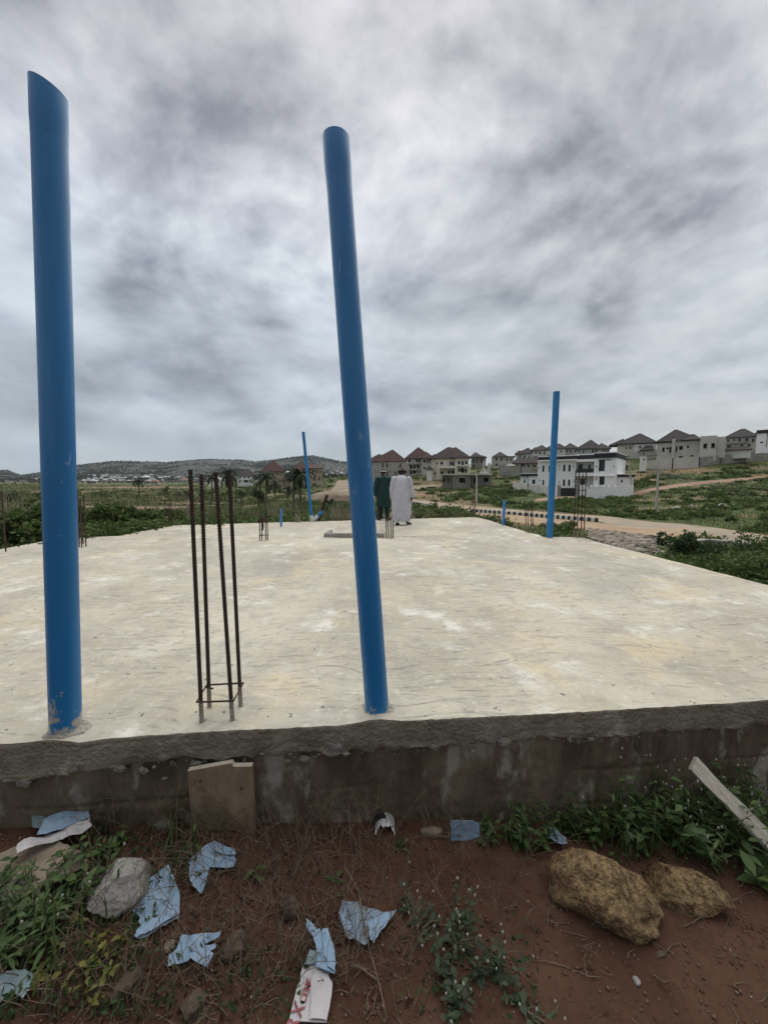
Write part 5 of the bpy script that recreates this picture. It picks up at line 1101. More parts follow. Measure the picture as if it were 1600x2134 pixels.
# ------------------------------------------------------------------ village at the foot of the hills: every house by itself
M_VW = [make_mat('village_wall_pale', (0.42, 0.38, 0.32), (0.5, 0.46, 0.4), .3, .9), make_mat('village_wall_brown', (0.22, 0.18, 0.14), (0.28, 0.23, 0.18), .3, .9)]
M_VR = [M_RTIN, make_mat('rusted_roof', (0.20, 0.11, 0.075), (0.28, 0.16, 0.11), .3, .8), make_mat('grey_tin_roof', (0.30, 0.30, 0.30), (0.36, 0.36, 0.36), .3, .7)]
def village_house(px, py, wpx, roof, Y=None, far=1.0):
    p = hit(px, py, land_z) if Y is None else at_y(px, py, Y)
    s = p[1] / 770; w = wpx * s; d = w * random.uniform(.6, .9); hh = random.uniform(2.6, 3.4) * (1.2 if w > 9 else 1); rz = random.uniform(-.5, .5)
    cz, sz = math.cos(rz), math.sin(rz); mb = MB(); T = lambda x, y, z: (p[0] + x * cz - y * sz, p[1] + x * sz + y * cz, p[2] + z)
    mb.cur = 0; mb.hexa([T(x, y, z) for z in (-2, hh) for x, y in ((-w / 2, -d / 2), (w / 2, -d / 2), (w / 2, d / 2), (-w / 2, d / 2))])
    mb.cur = 1; e = .6; r = w * .22; k = random.uniform(.2, .26) * d + .6
    v = [T(-w / 2 - e, -d / 2 - e, hh), T(w / 2 + e, -d / 2 - e, hh), T(w / 2 + e, d / 2 + e, hh), T(-w / 2 - e, d / 2 + e, hh), T(-r, 0, hh + k), T(r, 0, hh + k)]
    mb.add(v, [(0, 1, 5, 4), (1, 2, 5), (2, 3, 4, 5), (3, 0, 4), (3, 2, 1, 0)])
    mb.cur = 2
    for q in (-.28, .22):
        mb.hexa([T(w * q + x, -d / 2 + y, z) for z in (.9, 2.0) for x, y in ((-.7, -.06), (.7, -.06), (.7, .02), (-.7, .02))])
    kind = 'white tin' if roof == 0 else 'rust coloured' if roof == 1 else 'grey tin'
    solo('village_house', mb, [M_VW[1 if random.random() < .5 else 0], M_VR[roof], M_DARKFILL], f'tiny {kind} roofed house in the village at the foot of the hills', 'house', 'village houses below the hills', loc=tuple(p))
rv = random.Random(5)
for (px, py, w, r) in [(197, 993, 6, 0), (214, 995, 5, 0), (221, 994.5, 4, 0), (185, 1002, 6, 0), (195, 1004, 7, 0), (205, 1002, 6, 2), (212, 1000, 5, 0), (220, 1003, 7, 0), (228, 1001, 5, 0), (238, 1004, 8, 0), (247, 1000, 5, 0), (252, 1005, 6, 0), (258, 1003, 5, 2), (262, 999, 5, 0), (240, 997, 4, 0), (232, 996.5, 4, 0), (176, 1006, 6, 0), (188, 1008, 7, 2), (200, 1008, 6, 0),
                       (306, 998, 14, 0), (318, 1003, 12, 2), (335, 998, 8, 0), (344, 997, 6, 0), (352, 996, 5, 0), (372, 996.5, 4, 0), (386, 1004, 14, 1), (400, 1006, 10, 1), (325, 1009, 14, 1), (310, 1008, 10, 2), (283, 998, 5, 0), (279, 1005, 5, 2), (270, 1007, 6, 0), (420, 1004, 6, 0), (410, 1001, 6, 2), (465, 1003, 6, 0),
                       (76, 1002, 4, 0), (110, 1004, 5, 2), (680, 992, 6, 0), (694, 990, 4, 0), (701, 993, 12, 2), (712, 988, 6, 0), (718, 991, 5, 0), (690, 986, 4, 2), (704, 984, 4, 0), (715, 981, 4, 2), (706, 978, 3, 0), (698, 981, 3, 2), (600, 987, 10, 0)]:
    village_house(px, py, w, r)
for i in range(38):
    px = rv.choice((rv.gauss(225, 32), rv.gauss(330, 30), rv.gauss(700, 14))); village_house(px, rv.uniform(991, 1005) if px < 600 else rv.uniform(978, 992), rv.uniform(3, 5.5), rv.choice((0, 2, 2, 1)))

# ------------------------------------------------------------------ kerb, posts, wires, walls by the road
M_KB = make_mat('kerb_black', (0.03, 0.03, 0.028), (0.05, 0.05, 0.045), 3, .9); M_KW = make_mat('kerb_white', (0.58, 0.57, 0.53), (0.68, 0.67, 0.63), 3, .85)
def kerb(label, pts, n):
    P = np.array([hit(*p) for p in pts]); d = np.concatenate([[0], np.cumsum(np.hypot(*np.diff(P[:, :2], axis=0).T))])
    t = thing('striped_kerb', label, 'kerb', tuple(P[0])); L_ = d[-1] / n
    for i in range(n):
        a, b = i * L_ + .012, (i + 1) * L_ - .012; A = np.array([np.interp(a, d, P[:, k]) for k in (0, 1)]); B = np.array([np.interp(b, d, P[:, k]) for k in (0, 1)])
        u = (B - A) / np.linalg.norm(B - A); nn = np.array((-u[1], u[0])) * .09; za, zb = gz(*A), gz(*B); w = i % 2 == 0; hh = .30
        mb = MB(); mb.hexa([(*(A - nn), za - .2), (*(B - nn), zb - .2), (*(B + nn), zb - .2), (*(A + nn), za - .2), (*(A - nn * .8), za + hh), (*(B - nn * .8), zb + hh), (*(B + nn * .8), zb + hh), (*(A + nn * .8), za + hh)])
        part('kerb_block', mb, M_KW if w else M_KB, t)
kerb('black and white striped kerb along the road beside the right blue pipe', [(980, 1067), (1010, 1069), (1060, 1073), (1110, 1077), (1160, 1081), (1205, 1085), (1246, 1088)], 48)
kerb('short black and white striped kerb right beside the man in striped kaftan', [(858, 1049), (880, 1053), (906, 1059)], 16)
M_CPOLE = make_mat('concrete_pole', (0.36, 0.335, 0.285), (0.44, 0.415, 0.36), 2, .9)
def cpole(label, px, pyb, Y, pxt, pyt, r0, r1):
    p = at_y(px, pyb, Y); q = at_y(pxt, pyt, Y); t = thing('concrete_pole', label, 'pole', tuple(p))
    mb = MB(); mb.tube([p - (q - p) * .08, p, q], [r0, r0, r1], 8); part('shaft', mb, M_CPOLE, t, True)
    mb = MB(); mb.box((q[0] - .45, q[1] - .06, q[2] - .28), (q[0] + .45, q[1] + .06, q[2] - .18)); part('crossarm', mb, M_CPOLE, t); return Vector(q)
q1 = cpole('pale concrete pole standing on the grass right of the white house', 1366, 1071, float(hit(1366, 1071)[1]), 1371.5, 976, .16, .11)
q2 = cpole('leaning pole against the right end of the low white annex', 1316, 1020, 63.5, 1309, 958, .17, .11)
pc = hit(992, 1056); t = thing('concrete_post', 'bare concrete post beside the road in front of the unfinished shell', 'post', tuple(pc)); mb = MB(); qq = at_y(993, 991, pc[1]); mb.tube([pc - np.array((0, 0, .3)), qq], [.13, .11], 6); part('shaft', mb, M_CPOLE, t)
mb = MB(); mb.box((qq[0] - .16, qq[1] - .16, qq[2] - .02), (qq[0] + .16, qq[1] + .16, qq[2] + .08)); part('head', mb, M_CPOLE, t)
M_WIRE = make_mat('wire', (0.10, 0.10, 0.10), (0.16, 0.16, 0.16), 3, .6)
def wire(label, a, b, sag):
    a, b = Vector(a), Vector(b); mb = MB(); mb.tube([a.lerp(b, i / 14) - Vector((0, 0, sag * 4 * (i / 14) * (1 - i / 14))) for i in range(15)], .022, 4)
    solo('wire', mb, M_WIRE, label, 'wire', 'wires strung from the concrete pole')
for i, (dx, lab) in enumerate(((-.4, 'upper'), (.0, 'middle'), (.4, 'lower'))):
    wire(f'{lab} wire from the concrete pole sagging towards the right edge', q1 + Vector((dx, 0, -.16 - .25 * i)), at_y(1660, 1020 + 12 * i, 34), .5)
wire('wire from the concrete pole across to the white house', q1 + Vector((-.4, 0, -.16)), at_y(1285, 977, 69), .3)
# white topped retaining walls of the ditch
def low_wall(label, A, B, zt, depth, th=.22):
    A, B = np.array(A), np.array(B); u = (B - A)[:2] / np.linalg.norm((B - A)[:2]); nn = np.array((-u[1], u[0])) * th
    t = thing('retaining_wall', label, 'wall', (A[0], A[1], zt - depth), 'ditch walls')
    mb = MB(); mb.hexa([(*A[:2], zt - depth), (*B[:2], zt - depth), (*(B[:2] + nn), zt - depth), (*(A[:2] + nn), zt - depth), (*A[:2], zt - .07), (*B[:2], zt - .07), (*(B[:2] + nn), zt - .07), (*(A[:2] + nn), zt - .07)]); part('wall_face', mb, M_TAN, t)
    e = nn * .2; mb = MB(); mb.hexa([(*(A[:2] - e), zt - .068), (*(B[:2] - e), zt - .068), (*(B[:2] + nn + e), zt - .068), (*(A[:2] + nn + e), zt - .068), (*(A[:2] - e), zt), (*(B[:2] - e), zt), (*(B[:2] + nn + e), zt), (*(A[:2] + nn + e), zt)]); part('coping', mb, M_CONC, t)
zt = -.52
low_wall('tan retaining wall with pale coping at the end of the stone pitching', at_z(1392, 1134, zt), at_z(1476, 1123.5, zt), zt, 1.2)
low_wall('long low wall with pale coping running to the right edge by the road', at_z(1476.5, 1123.5, zt), at_z(1680, 1146, zt), zt, 1.2)
# stone pitching: each stone its own piece
PIT = thing('stone_pitching', 'bank of pale rubble stones laid on the slope right of the slab', 'stone bank', tuple(hit(1320, 1130)))
M_STONE = [make_mat('pitching_stone_pale', (0.24, 0.205, 0.16), (0.36, 0.315, 0.25), 3, .95, .5, 12), make_mat('pitching_stone_tan', (0.20, 0.165, 0.125), (0.28, 0.235, 0.18), 3, .95, .5, 12), make_mat('pitching_stone_grey', (0.13, 0.115, 0.09), (0.21, 0.185, 0.15), 3, .95, .5, 12)]
protos = []
for k in range(9):
    o = lump('stone', (0, 0, 0), (1, .85, .5), 200 + k * 7, M_STONE[k % 3], None, 2, 6); protos.append(o.data); bpy.data.objects.remove(o)
rs = random.Random(3); cnt = 0; placed = []
for row in range(15):
    f = row / 14
    for colx in range(26):
        g = (colx + .5 * (row % 2) + rs.uniform(-.25, .25)) / 26
        px = 1228 + g * 172; pt = np.interp(px, [1228, 1300, 1400], [1104, 1112, 1126]); pb = np.interp(px, [1228, 1262, 1390], [1122, 1136, 1168])
        py = pt + (pb - pt) * (f + rs.uniform(-.02, .02))
        p = hit(px, py)
        if any((p[0] - a) ** 2 + (p[1] - b) ** 2 < .062 for a, b in placed): continue
        placed.append((p[0], p[1])); o = link('stone', protos[rs.randrange(9)], PIT); s_ = rs.uniform(.15, .25)
        o.location = tuple(np.array(p) - np.array(ORG[PIT]) + np.array((0, 0, .03))); o.scale = (s_, s_, s_ * .9); o.rotation_euler = (rs.uniform(-.25, .25), rs.uniform(-.25, .25), rs.uniform(0, 6.3)); cnt += 1
# boulders on the grass by the concrete pole
M_BOULD = make_mat('pale_boulder', (0.26, 0.24, 0.20), (0.38, 0.355, 0.30), 1.2, .95, .5, 8)
for i, (px, py, w, lab) in enumerate([(1503, 1061, 22, 'largest pale boulder on the grassy bank, right of the other stones'), (1411, 1063, 17, 'pale boulder second from the concrete pole'), (1393, 1067, 13, 'pale boulder close to the foot of the concrete pole'), (1381, 1063, 12, 'small pale stone beside the concrete pole foot'), (1430, 1062, 9, 'small pale stone right of the second boulder'), (1480, 1061, 12, 'low flat pale boulder left of the largest one'), (1440, 1056, 9, 'small pale stone behind the boulder group')]):
    p = hit(px, py); s_ = w * p[1] / 770 / 2
    o = lump('boulder', tuple(p + np.array((0, 0, s_ * .3))), (s_ * 1.1, s_, s_ * .75), 300 + i * 13, M_BOULD, None, 3, 6); o['label'] = lab; o['category'] = 'boulder'; o['group'] = 'boulders on the grassy bank'
# ------------------------------------------------------------------ vegetation of the middle distance
def leaf_mat(name, c1, c2, rough=0.75, spec=0.15):
    m = bpy.data.materials.new(name); m.use_nodes = True; nt = m.node_tree; N = nt.nodes; L = nt.links; b = N['Principled BSDF']
    b.inputs['Roughness'].default_value = rough; b.inputs['Specular IOR Level'].default_value = spec
    a = N.new('ShaderNodeAttribute'); a.attribute_name = 'tint'
    mx = N.new('ShaderNodeMix'); mx.data_type = 'RGBA'; L.new(a.outputs['Fac'], mx.inputs[0]); mx.inputs[6].default_value = (*c1, 1); mx.inputs[7].default_value = (*c2, 1)
    L.new(mx.outputs[2], b.inputs['Base Color'])
    tr = N.new('ShaderNodeBsdfTranslucent'); L.new(mx.outputs[2], tr.inputs[0]); ms = N.new('ShaderNodeMixShader'); ms.inputs[0].default_value = 0.25
    L.new(b.outputs[0], ms.inputs[1]); L.new(tr.outputs[0], ms.inputs[2]); L.new(ms.outputs[0], N['Material Output'].inputs[0]); return m
M_LEAF = leaf_mat('weed_leaf', (0.044, 0.074, 0.022), (0.125, 0.165, 0.055))
M_LEAFD = leaf_mat('dark_leaf', (0.024, 0.044, 0.017), (0.060, 0.092, 0.034))
M_GRASS = leaf_mat('grass_blade', (0.075, 0.105, 0.032), (0.175, 0.190, 0.075))
M_DRY = leaf_mat('dry_stalk', (0.16, 0.13, 0.085), (0.33, 0.28, 0.20))
M_PALM = leaf_mat('palm_frond', (0.018, 0.032, 0.018), (0.060, 0.078, 0.042))
M_BARK = make_mat('bark', (0.06, 0.05, 0.04), (0.12, 0.10, 0.08), 8, .95, .6, 20)
def leaves_mesh(name, C, size, mat, rng, up=0.35, aspect=0.42, tint=None):
    """one quad leaf (bent along its middle) per centre"""
    n = len(C); d = rng.normal(size=(n, 3)); d[:, 2] = d[:, 2] * 0.6 + up; d /= np.linalg.norm(d, axis=1, keepdims=True)
    r = rng.normal(size=(n, 3)); w = np.cross(d, r); w /= np.linalg.norm(w, axis=1, keepdims=True)
    s = (size * rng.uniform(.6, 1.35, n))[:, None] if np.isscalar(size) else (size * rng.uniform(.6, 1.35, n))[:, None]
    V = np.stack([C - d * s * .5, C + w * s * aspect * .5, C + d * s * .5, C - w * s * aspect * .5], 1).reshape(-1, 3)
    Fq = np.arange(4 * n).reshape(n, 4); t = tint if tint is not None else rng.uniform(0, 1, n)
    return np_mesh(name, V, Fq, mat, False, {'tint': np.repeat(np.clip(t, 0, 1), 4)})
def blades_mesh(name, B, h, w, mat, rng, lean=.5, tint=None, seg=2):
    n = len(B); a = rng.uniform(0, 2 * math.pi, n); ln = rng.uniform(.1, 1, n) * lean
    dx = np.stack([np.cos(a), np.sin(a), np.zeros(n)], 1); sd = np.stack([-np.sin(a + rng.uniform(-1, 1, n)), np.cos(a + rng.uniform(-1, 1, n)), np.zeros(n)], 1)
    hh = (h * rng.uniform(.55, 1.3, n))[:, None]; ww = (np.broadcast_to(w, n) * rng.uniform(.7, 1.3, n))[:, None]; l_ = ln[:, None]
    up = np.array((0, 0, 1.0)); m = B + up * hh * .55 + dx * hh * l_ * .3; tpp = B + up * hh * (1 - l_ * .25) + dx * hh * l_
    V = np.stack([B - sd * ww * .5, B + sd * ww * .5, m + sd * ww * .4, m - sd * ww * .4, tpp], 1).reshape(-1, 3)
    i = np.arange(n)[:, None] * 5; F3 = np.concatenate([i + np.array([[0, 1, 2]]), i + np.array([[0, 2, 3]]), i + np.array([[3, 2, 4]])])
    t = tint if tint is not None else rng.uniform(0, 1, n)
    return np_mesh(name, V, F3, mat, False, {'tint': np.repeat(np.clip(t, 0, 1), 5)})
def to_px(P):
    c, s_ = math.cos(PITCH), math.sin(PITCH); ax = P[:, 1] * c - (P[:, 2] - CAMZ) * s_; vy = P[:, 1] * s_ + (P[:, 2] - CAMZ) * c
    return 800 + P[:, 0] / ax * F, CYP - vy / ax * F
# places kept clear: slab, roads, bare earth
def poly_mask(PX, PY, poly):
    ins = np.zeros(len(PX), bool); n = len(poly)
    for i in range(n):
        x0, y0 = poly[i]; x1, y1 = poly[(i + 1) % n]
        c = ((y0 > PY) != (y1 > PY)) & (PX < (x1 - x0) * (PY - y0) / (y1 - y0 + 1e-9) + x0); ins ^= c
    return ins
ROADP = [[(1800, 1165), (1600, 1144), (1500, 1128), (1392, 1126), (1330, 1122), (1250, 1112), (1160, 1102), (1080, 1092), (1000, 1085), (960, 1066), (905, 1061), (862, 1052), (800, 1045), (750, 1036), (790, 1031), (862, 1041), (960, 1052), (1050, 1059), (1180, 1072), (1290, 1078), (1425, 1091), (1520, 1105), (1600, 1116), (1800, 1140)],
         [(1105, 1048), (1225, 1038), (1322, 1033), (1400, 1018), (1470, 1009), (1600, 998), (1720, 990), (1720, 982), (1600, 990), (1470, 1001), (1400, 1009), (1322, 1024), (1225, 1029), (1110, 1039)],
         [(650, 1047), (672, 1034), (690, 1022), (700, 1004), (722, 1000), (772, 1024), (780, 1048)], [(858, 1021), (922, 1014), (922, 1008), (856, 1013)], [(150, 1062), (400, 1065), (400, 1056), (150, 1054)],
         [(1222, 1102), (1400, 1124), (1394, 1172), (1222, 1124)]]
SLABPOLY = [tuple(slabp(*p)[:2]) for p in ((0, 1145), (165, 1122), (250, 1119), (345, 1097), (990, 1079), (1050, 1096), (1143, 1121), (1180, 1119), (1262, 1134), (1390, 1166), (1600, 1220))]
SLABPOLY = [(-9.4, 1.0), (-9.2, 5.4)] + SLABPOLY + [(5.45, 1.0)]
def clear(P):
    PX, PY = to_px(P); m = np.ones(len(P), bool)
    for poly in ROADP: m &= ~poly_mask(PX, PY, poly)
    m &= ~poly_mask(P[:, 0], P[:, 1], SLABPOLY); return m
def scatter(n, y0, y1, umax=1.18, seed=0, umin=None):
    rng = np.random.default_rng(seed); y = np.exp(rng.uniform(math.log(y0), math.log(y1), n)); x = rng.uniform(-umax if umin is None else umin, umax, n) * y
    P = np.stack([x, y, ground_z(x, y)], 1); return P[clear(P)]
def soil_at(P):
    PX, PY = to_px(P); soil = attr_soil(P[:, 0], P[:, 1]) * (P[:, 1] > 14); wob = fbm(P[:, 0] / 2.5, P[:, 1] / 2.5, 4, 51)
    for (px, py, rx, ry, k) in SOILPATCH: soil = np.maximum(soil, k * (1 - smooth(np.hypot((PX - px) / rx, (PY - py) / ry) + wob * 1.6, .6, 1.1)))
    return soil
def undergrowth():
    rng = np.random.default_rng(77)
    # grass over the open land, height kept real; thinner on bare soil
    P = scatter(150000, 9, 260, 1.2, 5); s = soil_at(P); dens = 0.5 + fbm(P[:, 0] / 5, P[:, 1] / 5, 4, 15); keep = rng.uniform(0, 1, len(P)) < np.clip(dens * 1.3, .12, 1) * (1 - s * .96); P = P[keep]
    hh = np.clip(.18 + .25 * fbm(P[:, 0] / 3, P[:, 1] / 3, 3, 16) + .0025 * P[:, 1], .10, .9); ww = np.clip(P[:, 1] * .0016, .02, .35)
    tint = .45 + 1.1 * fbm(P[:, 0] / 14, P[:, 1] / 14, 4, 17) + rng.uniform(-.25, .25, len(P))
    o = link('grass', blades_mesh('grass', P - np.array((0, 0, .02)), hh, ww, M_GRASS, rng, .8, tint), None, 'stuff')
    # leafy weeds in clumps, near and far
    Cs, Ss, Ts = [], [], []
    for n, y0, y1, seed, hmul in ((2600, 5, 26, 9, 1.0), (4200, 20, 95, 10, 1.2), (2600, 80, 330, 12, 1.6)):
        Q = scatter(n, y0, y1, 1.2, seed); s = soil_at(Q); d = .5 + fbm(Q[:, 0] / 7, Q[:, 1] / 7, 4, 18); Q = Q[rng.uniform(0, 1, len(Q)) < np.clip((d - .32) * 2.4, 0.05, 1) * (1 - s * .97)]
        for p in Q:
            k = int(np.clip(2400 / p[1] ** .9, 12, 130)); r = (.25 + .02 * p[1] ** .75) * rng.uniform(.6, 1.4); low_ = .55 if p[0] < .15 * p[1] else .85; hgt = rng.uniform(.2, .55) * hmul * low_; r *= 1.15
            q = rng.normal(size=(k, 3)) * np.array((r * .55, r * .55, hgt * .28)) + p + np.array((0, 0, hgt * .5)); q[:, 2] = np.maximum(q[:, 2], p[2] + .02)
            Cs.append(q); Ss.append(np.full(k, np.clip(.07 + .0075 * p[1], .09, 1.1))); Ts.append(np.clip(rng.uniform(.05, .75) + (q[:, 2] - p[2]) / hgt * .3 - .15 + rng.normal(0, .12, k), 0, 1))
    C = np.concatenate(Cs); o = link('undergrowth', leaves_mesh('undergrowth', C, np.concatenate(Ss), M_LEAF, rng, .3, .5, np.concatenate(Ts)), None, 'stuff')
undergrowth()
def bush(label, c, rx, rz, n, size, mat, name='bush', group=None, seed=1, stems=True, cat='bush', tlo=.1, thi=.8):
    rng = np.random.default_rng(seed); t = thing(name, label, cat, tuple(c), group)
    k = 9; cc = rng.normal(size=(k, 3)) * np.array((rx * .42, rx * .42, rz * .22)) + np.array((0, 0, rz * .5)); sz = rng.uniform(.25, .5, k) * rx
    w = rng.integers(0, k, n); d = rng.normal(size=(n, 3)); d /= np.linalg.norm(d, axis=1, keepdims=True)
    P = cc[w] + d * (sz[w] * rng.uniform(.35, 1.05, n) ** .6)[:, None] * np.array((1, 1, min(1, rz / rx * .9))); P[:, 2] = np.abs(P[:, 2]) * .98 + .02
    tint = np.clip(rng.uniform(tlo, thi, k)[w] + rng.normal(0, .15, n), 0, 1)
    o = link('foliage', leaves_mesh('foliage', P, size, mat, rng, .3, .5, tint), t)
    if stems:
        mb = MB()
        for q in cc: mb.tube([(0, 0, -.15), (q[0] * .5 + rng.normal() * .05, q[1] * .5, q[2] * .5), tuple(q)], [.04 * rx, .03 * rx, .012 * rx], 5)
        me = to_mesh('stem', mb, M_BARK); link('stem', me, t)
    return t
# dense shrubs along the left side of the slab
for i, (px, py, rx, rz, n, lab, Y) in enumerate([
    (40, 1150, .9, 1.05, 1500, 'leafy shrub at the left edge, beside the single rebar rod', 8.6), (110, 1135, .9, 1.15, 1500, 'leafy shrub half hidden by the left blue pipe', 10.0), (200, 1124, .8, .95, 1500, 'broad leafed shrub just right of the left blue pipe', 10.6), (255, 1112, .8, .75, 1300, 'low green shrub at the slab corner between the left pipe and the near cage', 11.2), (310, 1103, .8, .7, 1200, 'low green shrub beside the thin far left cage', 11.8), (-40, 1160, .9, 1.0, 900, 'leafy shrub at the extreme left edge of the slab', 8.2)]):
    r = ray(px, 1000); X = r[0] * Y / r[1]; c = (X, Y + .4, gz(X, Y + .4)); bush(lab, c, rx, rz + SLABZ - c[2] - .25, n, .15, M_LEAF, 'shrub', 'shrubs along the left slab edge', 40 + i)
for i, (px, py, rx, rz, n, lab, sz) in enumerate([
    (1420, 1172, .75, .95, 1500, 'dark round bush in the ditch at the end of the stone bank', .13), (1480, 1178, .7, .7, 900, 'green bush in the ditch right of the dark round one', .12), (1525, 1172, .6, .9, 800, 'taller loose weed bush below the long low wall', .11), (1575, 1172, .7, .8, 800, 'loose weed bush at the right edge below the long low wall', .11), (1500, 1200, .7, .5, 900, 'low green bush close to the slab at the right', .11), (1585, 1208, .7, .55, 900, 'low green bush at the right edge beside the slab', .11), (1550, 1195, .6, .5, 700, 'low green bush between the two at the right slab side', .11),
    (1160, 1108, .9, .55, 700, 'low bush at the foot of the right blue pipe', .13), (1180, 1106, .7, .5, 600, 'low bush between the right blue pipe and the tall cage', .13), (905, 1078, 1.1, .38, 420, 'bush beyond the slab right of the man in stripes', .22), (880, 1082, .9, .32, 420, 'bush beyond the slab close to the man in stripes', .2), (940, 1076, .8, .4, 350, 'small bush on the verge before the striped kerb', .2), (730, 1079, 1.2, .7, 600, 'leafy bush behind the slab left of the middle blue pipe', .2), (700, 1076, 1.3, .75, 600, 'leafy bush right of the white branch joint', .2), (775, 1082, 1.0, .8, 500, 'bush between the middle blue pipe and the man in green', .2),
    (905, 1058, .8, .5, 260, 'small bush standing on the short striped kerb', .2)]):
    p = hit(px, py); bush(lab, p, rx, rz, n, sz, M_LEAFD if i in (0, 1) else M_LEAF, 'bush', 'bushes around the slab', 60 + i)
# distant bushes and small trees
rt = random.Random(9)
DB = [(30, 1040, 22), (75, 1036, 14), (120, 1045, 18), (390, 1040, 26), (420, 1037, 22), (345, 1033, 26), (370, 1036, 20), (505, 1036, 16), (520, 1030, 20), (600, 1034, 18), (560, 1028, 16), (660, 1044, 16), (690, 1054, 20), (645, 1052, 18), (470, 1034, 18), (440, 1033, 16), (90, 1025, 12), (240, 1030, 12), (160, 1034, 12), (1130, 1062, 12), (1180, 1058, 10), (1260, 1052, 12), (1310, 1058, 12), (1480, 1040, 18), (1540, 1030, 14), (1570, 1050, 22), (1590, 1090, 26), (1520, 1090, 22), (1460, 1082, 16), (1430, 1035, 10), (1060, 1030, 14), (1020, 1034, 12), (960, 1036, 14), (900, 1028, 12), (1340, 1000, 8), (1400, 985, 8), (1550, 975, 8), (870, 1000, 8), (690, 1004, 12), (655, 1014, 12)]
for i, (px, py, w) in enumerate(DB):
    p = hit(px, py); s_ = w * p[1] / 770 / 2; bush(('dark' if i % 3 == 0 else 'green') + ' bush scattered over the grassland behind the slab', p, s_, s_ * 1.25, int(min(420, 120 + 14 * w)), s_ * .30, M_LEAFD if i % 3 == 0 else M_LEAF, 'bush', ('dark' if i % 3 == 0 else 'green') + ' bushes on the grassland', 100 + i, False)
def round_tree(label, px, py, h_px, w_px, seed, name='tree', group=None, mat=None):
    p = hit(px, py); k = p[1] / 770; H = h_px * k; Wd = w_px * k / 2; rng = np.random.default_rng(seed); t = thing(name, label, 'tree', tuple(p), group)
    mb = MB(); mb.tube([(0, 0, -.3), (.05 * H, 0, H * .3), (.02 * H, 0, H * .55)], [.05 * H, .04 * H, .025 * H], 7)
    cc = []
    for i in range(11):
        a = rng.uniform(0, 6.28); q = (math.cos(a) * Wd * rng.uniform(.2, .65), math.sin(a) * Wd * rng.uniform(.2, .65), H * rng.uniform(.45, .82)); cc.append(q)
        mb.tube([(.03 * H, 0, H * .35), tuple(np.array(q) * .6 + np.array((0, 0, H * .2))), q], [.022 * H, .014 * H, .006 * H], 4)
    link('trunk', to_mesh('trunk', mb, M_BARK), t)
    n = 900; cc = np.array(cc); w = rng.integers(0, 11, n); d = rng.normal(size=(n, 3)); d /= np.linalg.norm(d, axis=1, keepdims=True); P = cc[w] + d * (Wd * .38 * rng.uniform(.3, 1.1, n))[:, None]
    link('crown', leaves_mesh('crown', P, .11 * H, mat or M_LEAFD, rng, .3, .5, np.clip(rng.uniform(.05, .7, 11)[w] + rng.normal(0, .15, n), 0, 1)), t)
round_tree('small round dark green tree in the grass below the steep brown roof', 538, 1058, 42, 34, 3)
round_tree('thin small tree on the slope right of the modern white house', 1295, 972, 26, 14, 4)
round_tree('low dark tree at the left edge of the plain', 20, 1052, 26, 42, 5)
def palm(label, px, py, top_py, crown_w, seed, lean=0.0, big=1.0):
    p = hit(px, py); k = p[1] / 770; H = (py - top_py) * k; Rc = crown_w * k / 2; rng = np.random.default_rng(seed); t = thing('palm_tree', label, 'palm tree', tuple(p), 'palms in the grassland')
    hd = np.array((lean * H, 0, H - Rc * .55)); mb = MB(); mb.tube([(0, 0, -.3), tuple(hd * .35 + np.array((rng.normal() * .05, 0, 0))), tuple(hd * .75), tuple(hd)], [.04 * Rc + .11, .03 * Rc + .08, .03 * Rc + .07, .04 * Rc + .09], 7); link('trunk', to_mesh('trunk', mb, M_BARK, smooth_=True), t)
    V, Fc, T = [], [], []
    nf = 26
    for i in range(nf):
        a = rng.uniform(0, 6.28); e = rng.uniform(-.45, 1.25); L_ = Rc * 1.5 * rng.uniform(.85, 1.15); tt = rng.uniform(0, .9) if e > -.2 else rng.uniform(0, .3)
        pos = hd.copy(); ang = e; prev = pos
        seg = 9
        for s_ in range(seg):
            d = np.array((math.cos(a) * math.cos(ang), math.sin(a) * math.cos(ang), math.sin(ang))); nx = prev + d * L_ / seg; side = np.array((-math.sin(a), math.cos(a), 0))
            for sg in (-1, 1):
                for m_ in (0, .33, .66):
                    b0 = prev + (nx - prev) * m_; ll = L_ * .24 * (1 - .6 * (s_ / seg)) * (0.5 if s_ == 0 else 1); dn = np.array((0, 0, -.55)); tip = b0 + (side * sg * .75 + d * .8 + dn * rng.uniform(.4, 1.1)) * ll; wd = d * L_ * .026
                    o = len(V); V.extend([b0 - wd, b0 + wd, tip]); Fc.append((o, o + 1, o + 2)); T.extend([tt + rng.normal() * .1] * 3)
            prev = nx; ang -= .15 + .09 * rng.uniform()
    link('crown', np_mesh('crown', np.array(V), np.array(Fc), M_PALM, False, {'tint': np.clip(T, 0, 1)}), t)
    return t
palm('small lone palm out on the plain left of the near rebar cage', 291, 1037, 997, 22, 1)
palm('palm seen between the second and third bars of the near cage', 443, 1042, 986, 30, 2)
palm('bushy palm right behind the fourth bar of the near cage', 478, 1042, 977, 44, 3)
palm('broad dark palm in front of the steep brown roofed tan house', 556, 1048, 983, 48, 4)
palm('half hidden palm just right of the broad dark palm', 574, 1044, 1000, 30, 5)
palm('tallest thick palm left of the slim blue pipe', 625, 1066, 974, 50, 6, .02)
palm('second palm stem close against the tallest palm', 612, 1066, 990, 36, 7, .03)
palm('short young palm left of the small round tree', 505, 1060, 1022, 18, 8)
palm('young palm between the broad palm and the tallest palm', 600, 1044, 1012, 22, 9)
